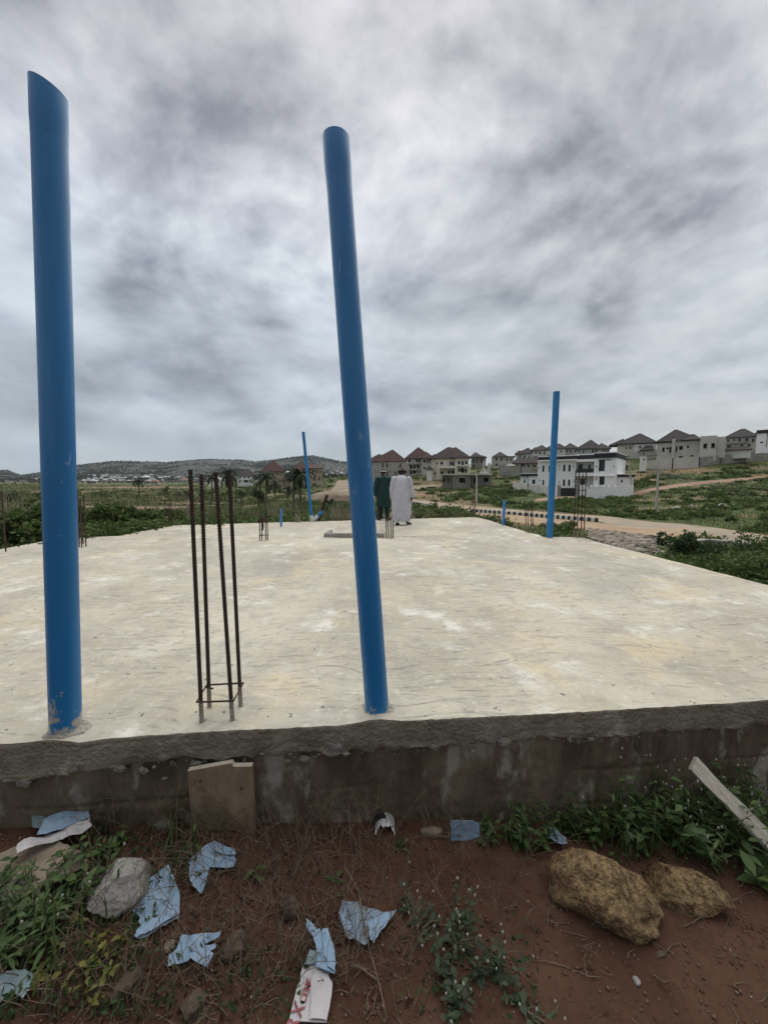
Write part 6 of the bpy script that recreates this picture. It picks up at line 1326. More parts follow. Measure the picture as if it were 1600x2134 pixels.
# dry stalks standing behind the slab on the left
def dry_stalks():
    rng = np.random.default_rng(31); B = []
    for n, px0, px1, Y0, Y1 in ((260, 150, 400, 12.5, 17), (160, 0, 130, 11, 15), (240, 690, 780, 15, 19), (160, 400, 690, 15, 20), (90, 860, 1000, 16, 22)):
        px = rng.uniform(px0, px1, n); Y = rng.uniform(Y0, Y1, n); X = (px - 800) / 770 * Y * 1.0; B.append(np.stack([X, Y, ground_z(X, Y) - .05], 1))
    B = np.concatenate(B); h = rng.uniform(.5, 1.5, len(B)) * np.where(B[:, 0] < -4, 1.25, .75)
    m = blades_mesh('dry_stalks', B, h, .02, M_DRY, rng, .5); link('dry_stalks', m, None, 'stuff')
    # side twigs with a few brown leaves
    n = 2600; w = rng.integers(0, len(B), n); P = B[w] + np.stack([rng.normal(0, .13, n), rng.normal(0, .13, n), h[w] * rng.uniform(.2, .9, n)], 1)
    link('dry_twigs', blades_mesh('dry_twigs', P, .28, .012, M_DRY, rng, 1.6), None, 'stuff')
dry_stalks()
# scrub and trees far off on the hills, nobody could count them
def hill_scrub():
    rng = np.random.default_rng(91); n = 60000; y = np.exp(rng.uniform(math.log(640), math.log(1780), n)); x = rng.uniform(-1.15, .35, n) * y; z = hills_z(x, y)
    d = fbm(x / 90, y / 130, 5, 66); k = rng.uniform(0, 1, n) < np.clip((d + .08) * 3.2, .05, 1); P = np.stack([x, y, z + 1.2], 1)[k]; P = P[P[:, 2] > 1.5]
    link('hill_scrub', leaves_mesh('hill_scrub', P, 3.0 + P[:, 1] * .0034, M_SCRUB, rng, .2, .6), None, 'stuff')
    n = 9000; y = np.exp(rng.uniform(math.log(260), math.log(700), n)); x = rng.uniform(-1.15, .1, n) * y; d = fbm(x / 50, y / 40, 4, 68); k = rng.uniform(0, 1, n) < np.clip((d - .02) * 4, .01, 1); x, y = x[k], y[k]
    P = np.stack([x, y, land_z(x, y) + rng.uniform(.5, 2.6, len(x))], 1); link('plain_scrub', leaves_mesh('plain_scrub', P, 2.4, M_SCRUB, rng, .2, .6), None, 'stuff')
M_SCRUB = leaf_mat('hill_tree', (0.018, 0.026, 0.016), (0.045, 0.055, 0.034))
hill_scrub()
o = lump('sand_heap', tuple(hit(700, 1047) + np.array((0, 0, .2))), (4.6, 3.0, 1.5), 15, M_SAND, None, 4, 2, 1, .2, .12); o['label'] = 'pale sand heap beyond the slab between the slim pipe and the middle blue pipe'; o['category'] = 'sand heap'
# ------------------------------------------------------------------ foreground: litter, stones, boards and weeds at the foot of the wall
def wallpt(px, py, front=0.03):
    r = ray(px, py); x = 0.0
    for _ in range(8):
        y = float(near_y(x)) - front; t = y / r[1]; x = r[0] * t
    return CAM + r * t
# ---- rocks
M_ROCKY = make_mat('yellow_brown_rock', (0.095, 0.056, 0.021), (0.33, 0.225, 0.105), 34, 0.75, 1.0, 70, c3=(0.075, 0.042, 0.018), s3=9, t3=(0.52, 0.70), bdist=0.035, spec=0.4)
M_ROCKG = make_mat('grey_granite_rock', (0.20, 0.19, 0.17), (0.33, 0.315, 0.285), 22, 0.9, 0.9, 60, c3=(0.12, 0.105, 0.085), s3=7, t3=(0.55, 0.7), bdist=0.012)
M_ROCKT = make_mat('tan_concrete_chunk', (0.17, 0.135, 0.095), (0.26, 0.215, 0.16), 10, 0.95, 0.9, 40, c3=(0.30, 0.275, 0.235), s3=4, t3=(0.55, 0.7), bdist=0.015)
M_CLOD = make_mat('earth_clod', (0.065, 0.045, 0.03), (0.13, 0.10, 0.07), 16, 0.95, 1.0, 50, c3=(0.045, 0.028, 0.02), s3=8, t3=(0.5, 0.65), bdist=0.015)
def rock(label, px, py, wpx, asp, hh, mat, seed, rot=0.0, sink=.35, planes=8, amp=.12, name='rock', sub=5):
    p = hit(px, py); ax = p[1] * math.cos(PITCH) + (CAMZ - p[2]) * math.sin(PITCH); s = wpx / 770 * ax / 2
    o = lump(name, (p[0], p[1], p[2] + s * hh * (1 - sink * 2) * .6), (s, s * asp, s * hh), seed, mat, None, sub, planes, 1, rot, amp)
    rg = np.random.default_rng(seed); me = o.data; co = np.empty(len(me.vertices) * 3, np.float32); me.vertices.foreach_get('co', co); co = co.reshape(-1, 3)
    k = 1 + .13 * fbm(co[:, 0] / s * 5 + seed, (co[:, 1] + co[:, 2] * 1.3) / s * 5, 4, 7)[:, None] + .06 * fbm(co[:, 0] / s * 13 + seed, (co[:, 1] - co[:, 2] * 1.3) / s * 16, 3, 9)[:, None]
    me.vertices.foreach_set('co', (co * k).astype(np.float32).ravel()); me.update()
    o['label'] = label; o['category'] = 'rock'; return o
rock('largest yellow-brown rock lying on the red soil at the right', 1254, 1882, 214, .66, .72, M_ROCKY, 19, R(-13), .3, 7, .16)
rock('smaller yellow-brown rock touching the right side of the largest one', 1418, 1862, 166, .60, .60, M_ROCKY, 83, R(-22), .32, 7, .16)
rock('pale grey angular rock among the blue scraps at the left', 250, 1862, 140, .95, .62, M_ROCKG, 23, R(38), .25, 10)
rock('flat tan concrete chunk under the white folded scrap at the left edge', 55, 1815, 230, .50, .16, M_ROCKT, 31, R(8), .25, 8)
rock('upright earthy stone in the middle of the dry stalks', 604, 1908, 46, .8, 1.25, M_CLOD, 41, .3, .2, 6)
rock('round grey stone near the bottom edge left of the cement bag', 404, 2102, 66, .7, .55, M_CLOD, 43, .8, .25, 7)
rock('small round tan pebble beside the bird-like folded scrap', 354, 1976, 24, .9, .8, M_ROCKT, 47, .2, .2, 5, .05, 'pebble', 3)
rock('brown earth clod right of the bird-like folded scrap', 490, 1978, 62, .8, .6, M_CLOD, 53, .5, .25, 6)
rock('brown mossy clod below the yellow-green seedlings', 268, 2052, 64, .7, .4, M_CLOD, 59, .9, .25, 6)
rock('single grey pebble on the bare soil at the bottom right', 1325, 2047, 17, .9, .7, M_ROCKG, 61, .4, .2, 5, .04, 'pebble', 3)
rock('small brown clod left of the single pebble, under the largest rock', 1375, 1990, 24, .6, .5, M_CLOD, 67, .4, .2, 5, .08, 'clod', 3)
rock('crumbled mortar rubble at the wall foot left of the leaning board', 352, 1716, 60, .5, .5, M_MORTAR, 71, .5, .25, 7, .15, 'rubble', 3)
rock('row of small pale rubble between the broken white pipe and the blue scrap', 900, 1738, 52, .4, .4, M_ROCKT, 73, .0, .25, 7, .18, 'rubble', 3)

# ---- loose crumbs of soil and grit
def crumbs(name, n, box_, r0, r1, mat, seed, dens=None):
    rng = np.random.default_rng(seed); x = rng.uniform(box_[0], box_[1], n); y = rng.uniform(box_[2], box_[3], n); k = y < near_y(x) - .02; x, y = x[k], y[k]
    if dens is not None: k = rng.uniform(0, 1, len(x)) < dens(x, y); x, y = x[k], y[k]
    n = len(x); r = np.exp(rng.uniform(math.log(r0), math.log(r1), n)); C = np.stack([x, y, ground_z(x, y) + r * .25], 1)
    D = np.array([(1, 0, 0), (-1, 0, 0), (0, 1, 0), (0, -1, 0), (0, 0, 1), (0, 0, -1)], float)
    V = (C[:, None] + D[None] * (r[:, None] * rng.uniform(.6, 1.3, (n, 6)))[:, :, None] + rng.normal(0, .15, (n, 6, 3)) * r[:, None, None]).reshape(-1, 3)
    f = np.array([(0, 2, 4), (2, 1, 4), (1, 3, 4), (3, 0, 4), (2, 0, 5), (1, 2, 5), (3, 1, 5), (0, 3, 5)]); Fq = (np.arange(n)[:, None, None] * 6 + f[None]).reshape(-1, 3)
    link(name, np_mesh(name, V, Fq, mat), None, 'stuff')
M_CRUMB = make_mat('soil_crumb', (0.072, 0.040, 0.026), (0.145, 0.088, 0.06), 30, .95)
M_GRIT = make_mat('pale_grit', (0.17, 0.145, 0.115), (0.30, 0.27, 0.23), 30, .95)
crumbs('soil_crumbs', 17000, (-2.3, 2.4, .85, 2.3), .0018, .011, M_CRUMB, 1, lambda x, y: .35 + .65 * smooth(-x, -.4, .4))
crumbs('grit', 1800, (-2.3, 2.4, .85, 2.3), .002, .007, M_GRIT, 2, lambda x, y: .15 + .85 * smooth(-x, -.3, .6))

# ---- boards
M_BOARD = make_mat('old_formwork_board', (0.19, 0.135, 0.08), (0.27, 0.20, 0.13), 5, .9, .5, 18, c3=(0.27, 0.225, 0.165), s3=3, t3=(.55, .7), stretch=(1, 1, .35), coord='Generated')
M_PLANK = make_mat('weathered_grey_plank', (0.38, 0.345, 0.28), (0.58, 0.54, 0.46), 5, .92, .7, 22, c3=(0.22, 0.185, 0.14), s3=4, t3=(.56, .68), stretch=(14, 1.2, 6), coord='Object')
M_PALEEND = make_mat('broken_wood_edge', (0.36, 0.31, 0.23), (0.46, 0.41, 0.32), 20, .9)
def board():
    bl, br = hit(401, 1724), hit(533, 1736); fr = [wallpt(px, py, .05) for px, py in ((391, 1607), (440, 1598), (482, 1590.5), (487, 1598), (525, 1597))]
    bl[2] -= .03; br[2] -= .03
    t = thing('wooden_board', 'square brown board with a peaked broken top leaning on the wall below the rebar cage', 'board', tuple(bl)); n = 10; mb = MB()
    b_ = np.array((0.0, .024, .004)); top = [np.array(p) for p in fr]; bot = [bl + (br - bl) * k for k in (0, .37, .69, .73, 1)]
    front = top + bot[::-1]; m = len(front)
    mb.add([tuple(p) for p in front] + [tuple(p + b_) for p in front], [tuple(range(m))[::-1], tuple(range(m, 2 * m))] + [(i, (i + 1) % m, m + (i + 1) % m, m + i) for i in range(4, m)])
    part('plank', mb, M_BOARD, t); mb = MB()
    for i in range(4):
        p, q = top[i], top[i + 1]; mb.add([tuple(p), tuple(q), tuple(q + b_), tuple(p + b_)], [(0, 1, 2, 3)])
    part('broken_edge', mb, M_PALEEND, t)
    for px, py in ((417, 1629), (502, 1645)):
        c = top[0] + (np.array(wallpt(px, py, .06)) - top[0]); mb = MB(); mb.tube([c + np.array((0, .012, 0)), c - np.array((0, .004, 0))], .0045, 8); part('nail', mb, M_REBAR, t)
board()
def plank(label, A, B, width, th, name='wooden_plank'):
    A, B = Vector(A), Vector(B); d = (B - A).normalized(); up = Vector((-.35, -.42, .84)); w = d.cross(up).normalized(); nrm = w.cross(d).normalized()
    L_ = (B - A).length; t = thing(name, label, 'plank', A); bm = bmesh.new(); seg = 26
    rows = []
    for i in range(seg + 1):
        s = i / seg; e = .004 * math.sin(9 * s) + random.uniform(-.0016, .0016); wob = width / 2 * (1 + .05 * math.sin(13 * s + 1))
        st = 0 if i else 1; c = A + d * (s * L_)
        rows.append([c + w * (wob + e) + nrm * th / 2 + d * (st * .012), c - w * (wob - e) + nrm * th / 2, c - w * (wob - e * .5) - nrm * th / 2, c + w * wob - nrm * th / 2 + d * st * .01])
    mb = MB(); mb.rings([[tuple(p) for p in r_] for r_ in rows]); off = Vector(ORG[t])
    # local frame so that the grain runs along the plank
    Mx = Matrix((w, d, nrm)).transposed(); Mi = Mx.inverted()
    me = bpy.data.meshes.new('timber'); me.from_pydata([tuple(Mi @ (Vector(v) - off)) for v in mb.v], [], mb.f); me.materials.append(M_PLANK); me.update()
    o = link('timber', me, t); o.rotation_euler = Mx.to_euler(); return t
A = wallpt(1441, 1588, .10); Bq = hit(1690, 1858); plank('weathered grey plank leaning from the wall down through the weeds at the right edge', A, Bq + np.array((0, 0, .03)), .083, .026)

# ---- broken white pipe under the wall
c0 = wallpt(802, 1722, .0); t = thing('broken_pipe', 'broken white pipe end poking out of a dark hole under the wall', 'pipe', tuple(c0))
n = 28; rings_ = []
for s_, r_ in ((-.06, .058), (.04, .058), (.07, .058)):
    rings_.append([(c0[0] + r_ * math.cos(q), c0[1] - s_ - (.010 * math.sin(5 * q) + .008 * math.sin(11 * q + 1) - .02 if s_ > .05 else 0), c0[2] + r_ * math.sin(q)) for q in [math.pi * (k / (n - 1) * 1.16 - .08) for k in range(n)]])
mb = MB(); m_ = len(rings_)
vv = [p for r_ in rings_ for p in r_]; mb.add(vv, [(i * n + j, i * n + j + 1, (i + 1) * n + j + 1, (i + 1) * n + j) for i in range(m_ - 1) for j in range(n - 1)])
o = part('pipe_wall', mb, M_WPVC, t, True); md = o.modifiers.new('thick', 'SOLIDIFY'); md.thickness = .006; md.offset = -1
mb = MB(); mb.tube([(c0[0] - .01, c0[1] + .05, c0[2] - .01), (c0[0] - .012, c0[1] - .012, c0[2] - .004)], .066, 24, True); part('hole', mb, M_DARKFILL, t, True)  # capped black disc; the darkness inside the hole is painted

# ---- paper scraps torn from cement bags
def scrap_mat(name, base, white, dirt):
    m = bpy.data.materials.new(name); m.use_nodes = True; nt = m.node_tree; N = nt.nodes; L = nt.links; b = N['Principled BSDF']; b.inputs['Roughness'].default_value = .75
    tc = N.new('ShaderNodeTexCoord'); n = N.new('ShaderNodeTexNoise'); n.inputs['Scale'].default_value = 26; n.inputs['Detail'].default_value = 7; n.inputs['Roughness'].default_value = .7; L.new(tc.outputs['Object'], n.inputs[0])
    ck = N.new('ShaderNodeTexChecker'); ck.inputs['Scale'].default_value = 260; L.new(tc.outputs['Object'], ck.inputs[0])
    r = N.new('ShaderNodeMapRange'); r.inputs[1].default_value = .30; r.inputs[2].default_value = .85; L.new(n.outputs[0], r.inputs[0])
    a = N.new('ShaderNodeMix'); a.data_type = 'RGBA'; L.new(r.outputs[0], a.inputs[0]); a.inputs[6].default_value = (*base, 1); a.inputs[7].default_value = (*white, 1)
    n2 = N.new('ShaderNodeTexNoise'); n2.inputs['Scale'].default_value = 13; n2.inputs['Detail'].default_value = 8; n2.inputs['Roughness'].default_value = .72; L.new(tc.outputs['Object'], n2.inputs[0])
    r2 = N.new('ShaderNodeMapRange'); r2.interpolation_type = 'SMOOTHSTEP'; r2.inputs[1].default_value = dirt; r2.inputs[2].default_value = dirt + .14; L.new(n2.outputs[0], r2.inputs[0])
    d = N.new('ShaderNodeMix'); d.data_type = 'RGBA'; L.new(r2.outputs[0], d.inputs[0]); L.new(a.outputs[2], d.inputs[6]); d.inputs[7].default_value = (.13, .10, .08, 1)
    w = N.new('ShaderNodeMix'); w.data_type = 'RGBA'; w.blend_type = 'MULTIPLY'; w.inputs[0].default_value = .22; L.new(d.outputs[2], w.inputs[6]); L.new(ck.outputs[0], w.inputs[7]); L.new(w.outputs[2], b.inputs['Base Color'])
    bp = N.new('ShaderNodeBump'); bp.inputs['Strength'].default_value = .5; bp.inputs['Distance'].default_value = .006; L.new(n2.outputs[0], bp.inputs['Height']); L.new(bp.outputs[0], b.inputs['Normal']); return m
M_SCB = scrap_mat('blue_bag_paper', (0.19, 0.31, 0.45), (0.36, 0.46, 0.55), .57)
M_SCM = scrap_mat('muddy_blue_bag_paper', (0.17, 0.25, 0.34), (0.30, 0.37, 0.43), .50)
M_SCG = scrap_mat('grey_green_bag_paper', (0.16, 0.23, 0.25), (0.25, 0.32, 0.33), .62)
M_SCW = scrap_mat('white_bag_paper', (0.44, 0.42, 0.42), (0.56, 0.54, 0.54), .62)
def sheet(name, poly, mat, parent, lift=0.012, amp=0.02, seed=1, curl=0.02, wall=False, hf=None, folds=3):
    rng = np.random.default_rng(seed); P = []
    for px, py in poly: P.append(wallpt(px, py, .05) if wall else hit(px, py))
    P = np.array(P); c = P.mean(0); m = len(P)
    Q = []
    for i in range(m):
        for f in (0, .33, .66): Q.append(P[i] + (P[(i + 1) % m] - P[i]) * f + rng.normal(0, .0022, 3))
    P = np.array(Q); m = len(P); K = 9; rows = [c + (P - c) * (k / K) for k in range(1, K + 1)]; V = np.concatenate([c[None]] + rows)
    dirs = rng.uniform(0, math.pi, folds); ph = rng.uniform(0, 6, folds); fr = rng.uniform(14, 34, folds)
    def H(V):
        a, b = V[:, 0] - c[0], (V[:, 2] - c[2]) if wall else (V[:, 1] - c[1]); h = 0
        for q, p, f in zip(dirs, ph, fr): h = h + np.abs(((a * math.cos(q) + b * math.sin(q)) * f / 6 + p) % 2 - 1)
        rad = np.sqrt(a * a + b * b); return amp * (h / folds + .9 * fbm(a * 22 + seed, b * 22, 3, seed)) + curl * (rad / (rad.max() + 1e-6)) ** 2 * (fbm(np.arctan2(b, a) * 1.2, a * 0, 2, seed + 3) + .35)
    h = H(V)
    if wall: V[:, 1] -= h + lift
    else: V[:, 2] = ground_z(V[:, 0], V[:, 1]) + np.maximum(h, -.004) + lift if hf is None else hf(V[:, 0], V[:, 1]) + np.maximum(h, -.002) + lift
    fc = [(0, 1 + i, 1 + (i + 1) % m) for i in range(m)]
    for k in range(K - 1):
        o = 1 + k * m; fc += [(o + i, o + m + i, o + m + (i + 1) % m, o + (i + 1) % m) for i in range(m)]
    mb = MB(); mb.add(V, fc); o = part(name, mb, mat, parent); md = o.modifiers.new('thick', 'SOLIDIFY'); md.thickness = .0018; md.offset = 0; return o
Z1 = lambda L_: [(x / 3.2, 1690 + y / 3.2) for x, y in L_]; Z2 = lambda L_: [(400 + x / 3.2, 1690 + y / 3.2) for x, y in L_]; Z3 = lambda L_: [(750 + x / 3.2, 1690 + y / 3.2) for x, y in L_]
def scrap(label, main, flaps=(), wall=False, seed=1, mat=None, amp=.02, lift=.012, curl=.03):
    mat = mat or M_SCB; pts = [wallpt(*p, .05) if wall else hit(*p) for p in main]; c = np.mean(pts, 0)
    t = thing('paper_scrap', label, 'paper scrap', tuple(c), 'torn cement bag scraps'); sheet('sheet', main, mat, t, lift, amp, seed, curl, wall)
    for k, (pl, m_) in enumerate(flaps): sheet('folded_flap', pl, m_, t, lift + .016 + .008 * k, amp * .5, seed + 10 + k, curl * .4, wall)
    return t
scrap('grey-green torn scrap flat against the wall foot at the far left', Z1([(220, 105), (320, 70), (450, 58), (480, 100), (440, 130), (290, 182), (222, 175)]), seed=2, mat=M_SCG, lift=.05)
scrap('long blue and white folded scrap on the tan concrete chunk at the left', Z1([(260, 290), (140, 345), (120, 400), (130, 425), (300, 345), (400, 310), (480, 265), (560, 260), (620, 220), (610, 180), (500, 200), (380, 250)]), [(Z1([(262, 290), (300, 190), (370, 140), (500, 115), (600, 118), (612, 170), (530, 190), (450, 240), (380, 262), (330, 285)]), M_SCB)], seed=3, mat=M_SCW, lift=.085, amp=.022)
scrap('diamond shaped light blue scrap right of the grey rock', Z1([(1130, 405), (1165, 490), (1205, 590), (1195, 740), (1100, 790), (1000, 850), (910, 885), (908, 850), (940, 800), (935, 740), (890, 690), (868, 590), (990, 500)]), [(Z1([(912, 884), (910, 850), (960, 795), (1060, 735), (1190, 690), (1195, 738), (1100, 790), (1000, 850)]), M_SCB)], seed=4)
scrap('boomerang shaped blue scrap below the leaning board', Z1([(1430, 255), (1560, 310), (1580, 380), (1560, 430), (1450, 410), (1395, 430), (1380, 520), (1340, 615), (1310, 570), (1270, 510), (1265, 420), (1280, 360), (1340, 305)]), [(Z1([(1430, 258), (1560, 312), (1575, 350), (1500, 345), (1440, 330)]), M_SCB)], seed=5, lift=.03)
scrap('bird-like folded blue scrap in the lower left', Z1([(1210, 870), (1400, 845), (1475, 858), (1470, 890), (1370, 930), (1250, 1030), (1130, 1085), (1120, 1050), (1180, 960)]), [(Z1([(1300, 960), (1440, 950), (1442, 990), (1360, 1000), (1310, 995)]), M_SCB), (Z1([(1255, 1030), (1330, 970), (1425, 1025), (1385, 1120), (1290, 1060)]), M_SCB)], seed=6, lift=.02)
scrap('crumpled grey-white scrap in the bottom left corner', Z1([(-40, 1210), (60, 1150), (110, 1120), (180, 1105), (225, 1150), (215, 1260), (160, 1340), (110, 1270), (70, 1230), (0, 1340), (-40, 1330)]), seed=7, mat=M_SCG, amp=.04, lift=.02)
scrap('muddy torn scrap with a soil hole, in the middle of the foreground', Z2([(1005, 620), (1080, 640), (1130, 655), (1250, 690), (1300, 720), (1250, 790), (1180, 800), (1170, 935), (1100, 905), (1030, 880), (980, 720)]), [(Z2([(980, 715), (1065, 800), (1060, 830), (1030, 880)]), M_SCB), (Z2([(1175, 800), (1290, 725), (1365, 712), (1300, 800), (1250, 870), (1210, 940), (1185, 900)]), M_SCB)], seed=8, mat=M_SCM)
scrap('bright blue rolled scrap lying over the top of the cement bag', Z2([(765, 815), (840, 870), (870, 885), (905, 870), (940, 980), (960, 1080), (955, 1170), (890, 1150), (830, 1110), (835, 1000), (810, 930), (760, 870)]), [(Z2([(868, 886), (905, 868), (942, 985), (962, 1085), (956, 1168), (905, 1130), (880, 1010)]), M_SCB)], seed=9, lift=.045, amp=.02)
scrap('square blue scrap standing against the wall foot right of the broken white pipe', Z3([(595, 15), (740, 20), (785, 50), (790, 120), (740, 150), (660, 185), (590, 180), (600, 110)]), wall=True, seed=12, lift=.03, amp=.012)
scrap('small pale blue shred half under the weeds behind the largest rock', Z3([(1260, 155), (1310, 190), (1370, 240), (1375, 290), (1340, 290), (1260, 245)]), seed=13, mat=M_SCM, lift=.05)
# ---- the cement bag with red print
M_RED = make_mat('faded_red_print', (0.20, 0.035, 0.042), (0.33, 0.13, 0.13), 40, .8)
def bag():
    P = Z2([(785, 968), (860, 1010), (950, 1060), (905, 1150), (938, 1210), (900, 1450), (640, 1450), (740, 1080)]); c = np.mean([hit(*p) for p in P], 0)
    t = thing('cement_bag', 'crushed white cement bag with faded red letters, under the rolled blue scrap', 'cement bag', tuple(c))
    zb = gz(c[0], c[1]) + .028; flat = lambda x, y: np.full(np.shape(x), zb)
    sheet('bag_panel', P, M_SCW, t, 0.0, .0014, 21, .001, hf=flat)
    sheet('folded_panel', Z2([(800, 1190), (822, 1116), (905, 1150), (938, 1210), (900, 1450), (778, 1450)]), M_SCW, t, .008, .004, 22, .004, hf=flat)
    sheet('folded_panel', Z2([(785, 968), (835, 1000), (832, 1075), (745, 1078)]), M_SCG, t, .010, .004, 23, .004, hf=flat)
    def text(s, p0, p1, size):
        A, B = at_z(*p0, zb), at_z(*p1, zb); d = Vector(B - A); d.z = 0; cu = bpy.data.curves.new('lettering', 'FONT'); cu.body = s; cu.size = 1; cu.extrude = .0003; cu.offset = .02
        o = bpy.data.objects.new('lettering', cu); COL.objects.link(o); bpy.context.view_layer.update(); wd = max(v[0] for v in o.bound_box); me = bpy.data.meshes.new_from_object(o.evaluated_get(bpy.context.evaluated_depsgraph_get())); bpy.data.objects.remove(o)
        sx_ = d.length / wd; ang = math.atan2(d.y, d.x); me.transform(Matrix.Rotation(ang, 4, 'Z') @ Matrix.Diagonal((sx_, size, 1, 1))); me.materials.clear(); me.materials.append(M_RED); me.name = 'lettering'
        q = link('lettering', me, t); q.location = (A[0] - c[0], A[1] - c[1], zb + .0052 - c[2])
    Z4 = lambda x, y: (580 + x / 5.714, 1920 + y / 5.714)
    text('CEME', Z4(318, 995), Z4(410, 705), .036); text('X', Z4(268, 1165), Z4(322, 1020), .062); text('R', Z4(205, 1330), Z4(258, 1190), .062)
bag()

# ---- weeds: each plant a thing, each leaf a piece
def leaf_obj_mat(name, c1, c2):
    m = bpy.data.materials.new(name); m.use_nodes = True; nt = m.node_tree; N = nt.nodes; L = nt.links; b = N['Principled BSDF']; b.inputs['Roughness'].default_value = .55; b.inputs['Specular IOR Level'].default_value = .3
    oi = N.new('ShaderNodeObjectInfo'); tc = N.new('ShaderNodeTexCoord'); n = N.new('ShaderNodeTexNoise'); n.inputs['Scale'].default_value = 5; L.new(tc.outputs['Object'], n.inputs[0])
    ad = N.new('ShaderNodeMath'); ad.operation = 'MULTIPLY_ADD'; L.new(n.outputs[0], ad.inputs[0]); ad.inputs[1].default_value = .5; L.new(oi.outputs['Random'], ad.inputs[2])
    sb = N.new('ShaderNodeMath'); sb.operation = 'SUBTRACT'; sb.use_clamp = True; L.new(ad.outputs[0], sb.inputs[0]); sb.inputs[1].default_value = .25
    mx = N.new('ShaderNodeMix'); mx.data_type = 'RGBA'; L.new(sb.outputs[0], mx.inputs[0]); mx.inputs[6].default_value = (*c1, 1); mx.inputs[7].default_value = (*c2, 1); L.new(mx.outputs[2], b.inputs['Base Color'])
    tr = N.new('ShaderNodeBsdfTranslucent'); L.new(mx.outputs[2], tr.inputs[0]); ms = N.new('ShaderNodeMixShader'); ms.inputs[0].default_value = .25; L.new(b.outputs[0], ms.inputs[1]); L.new(tr.outputs[0], ms.inputs[2]); L.new(ms.outputs[0], N['Material Output'].inputs[0]); return m
M_L1 = leaf_obj_mat('green_weed_leaf', (0.030, 0.060, 0.015), (0.088, 0.140, 0.040)); M_L2 = leaf_obj_mat('yellow_green_leaf', (0.11, 0.115, 0.022), (0.21, 0.20, 0.05)); M_L3 = leaf_obj_mat('grey_green_leaf', (0.030, 0.046, 0.024), (0.060, 0.085, 0.042))
M_STEM = make_mat('green_stem', (0.045, 0.055, 0.022), (0.09, 0.085, 0.045), 20, .8); M_STEMR = make_mat('dry_stem', (0.075, 0.055, 0.036), (0.19, 0.15, 0.10), 14, .9)
M_HEAD = make_mat('white_flower_head', (0.34, 0.33, 0.28), (0.46, 0.45, 0.40), 60, .8, .6, 90)
def leaf_mesh(name, mat, w, fold, droop):
    prof = [(0, .04), (.12, .30), (.32, .86), (.52, 1.0), (.74, .70), (.90, .30), (1.0, .02)]; V, Fc = [], []
    for s, q in prof:
        z = -droop * s * s; V += [(-w * q, s, z + fold * q), (0, s, z), (w * q, s, z + fold * q)]
    for i in range(len(prof) - 1):
        o = i * 3; Fc += [(o, o + 1, o + 4, o + 3), (o + 1, o + 2, o + 5, o + 4)]
    me = bpy.data.meshes.new(name); me.from_pydata(V, [], Fc); me.materials.append(mat); me.polygons.foreach_set('use_smooth', [True] * len(Fc)); me.update(); return me
LEAF = {'broad': [leaf_mesh('leaf', M_L1, .25, .07, .2), leaf_mesh('leaf', M_L1, .28, .05, .35), leaf_mesh('leaf', M_L1, .22, .09, .1)], 'lance': [leaf_mesh('leaf', M_L1, .12, .03, .3), leaf_mesh('leaf', M_L1, .14, .04, .5)], 'yellow': [leaf_mesh('leaf', M_L2, .25, .08, .2), leaf_mesh('leaf', M_L2, .22, .06, .4)], 'gomph': [leaf_mesh('leaf', M_L3, .26, .05, .25), leaf_mesh('leaf', M_L3, .22, .06, .1)]}
_hm = bpy.data.meshes.new('flower_head'); _b = bmesh.new(); bmesh.ops.create_icosphere(_b, subdivisions=2, radius=1); [setattr(v, 'co', Vector((v.co.x * .62, v.co.y * .62, v.co.z * .95)) * (1 + .10 * ((i * 37) % 7 / 7 - .5))) for i, v in enumerate(_b.verts)]; _b.to_mesh(_hm); _b.free(); _hm.materials.append(M_HEAD)
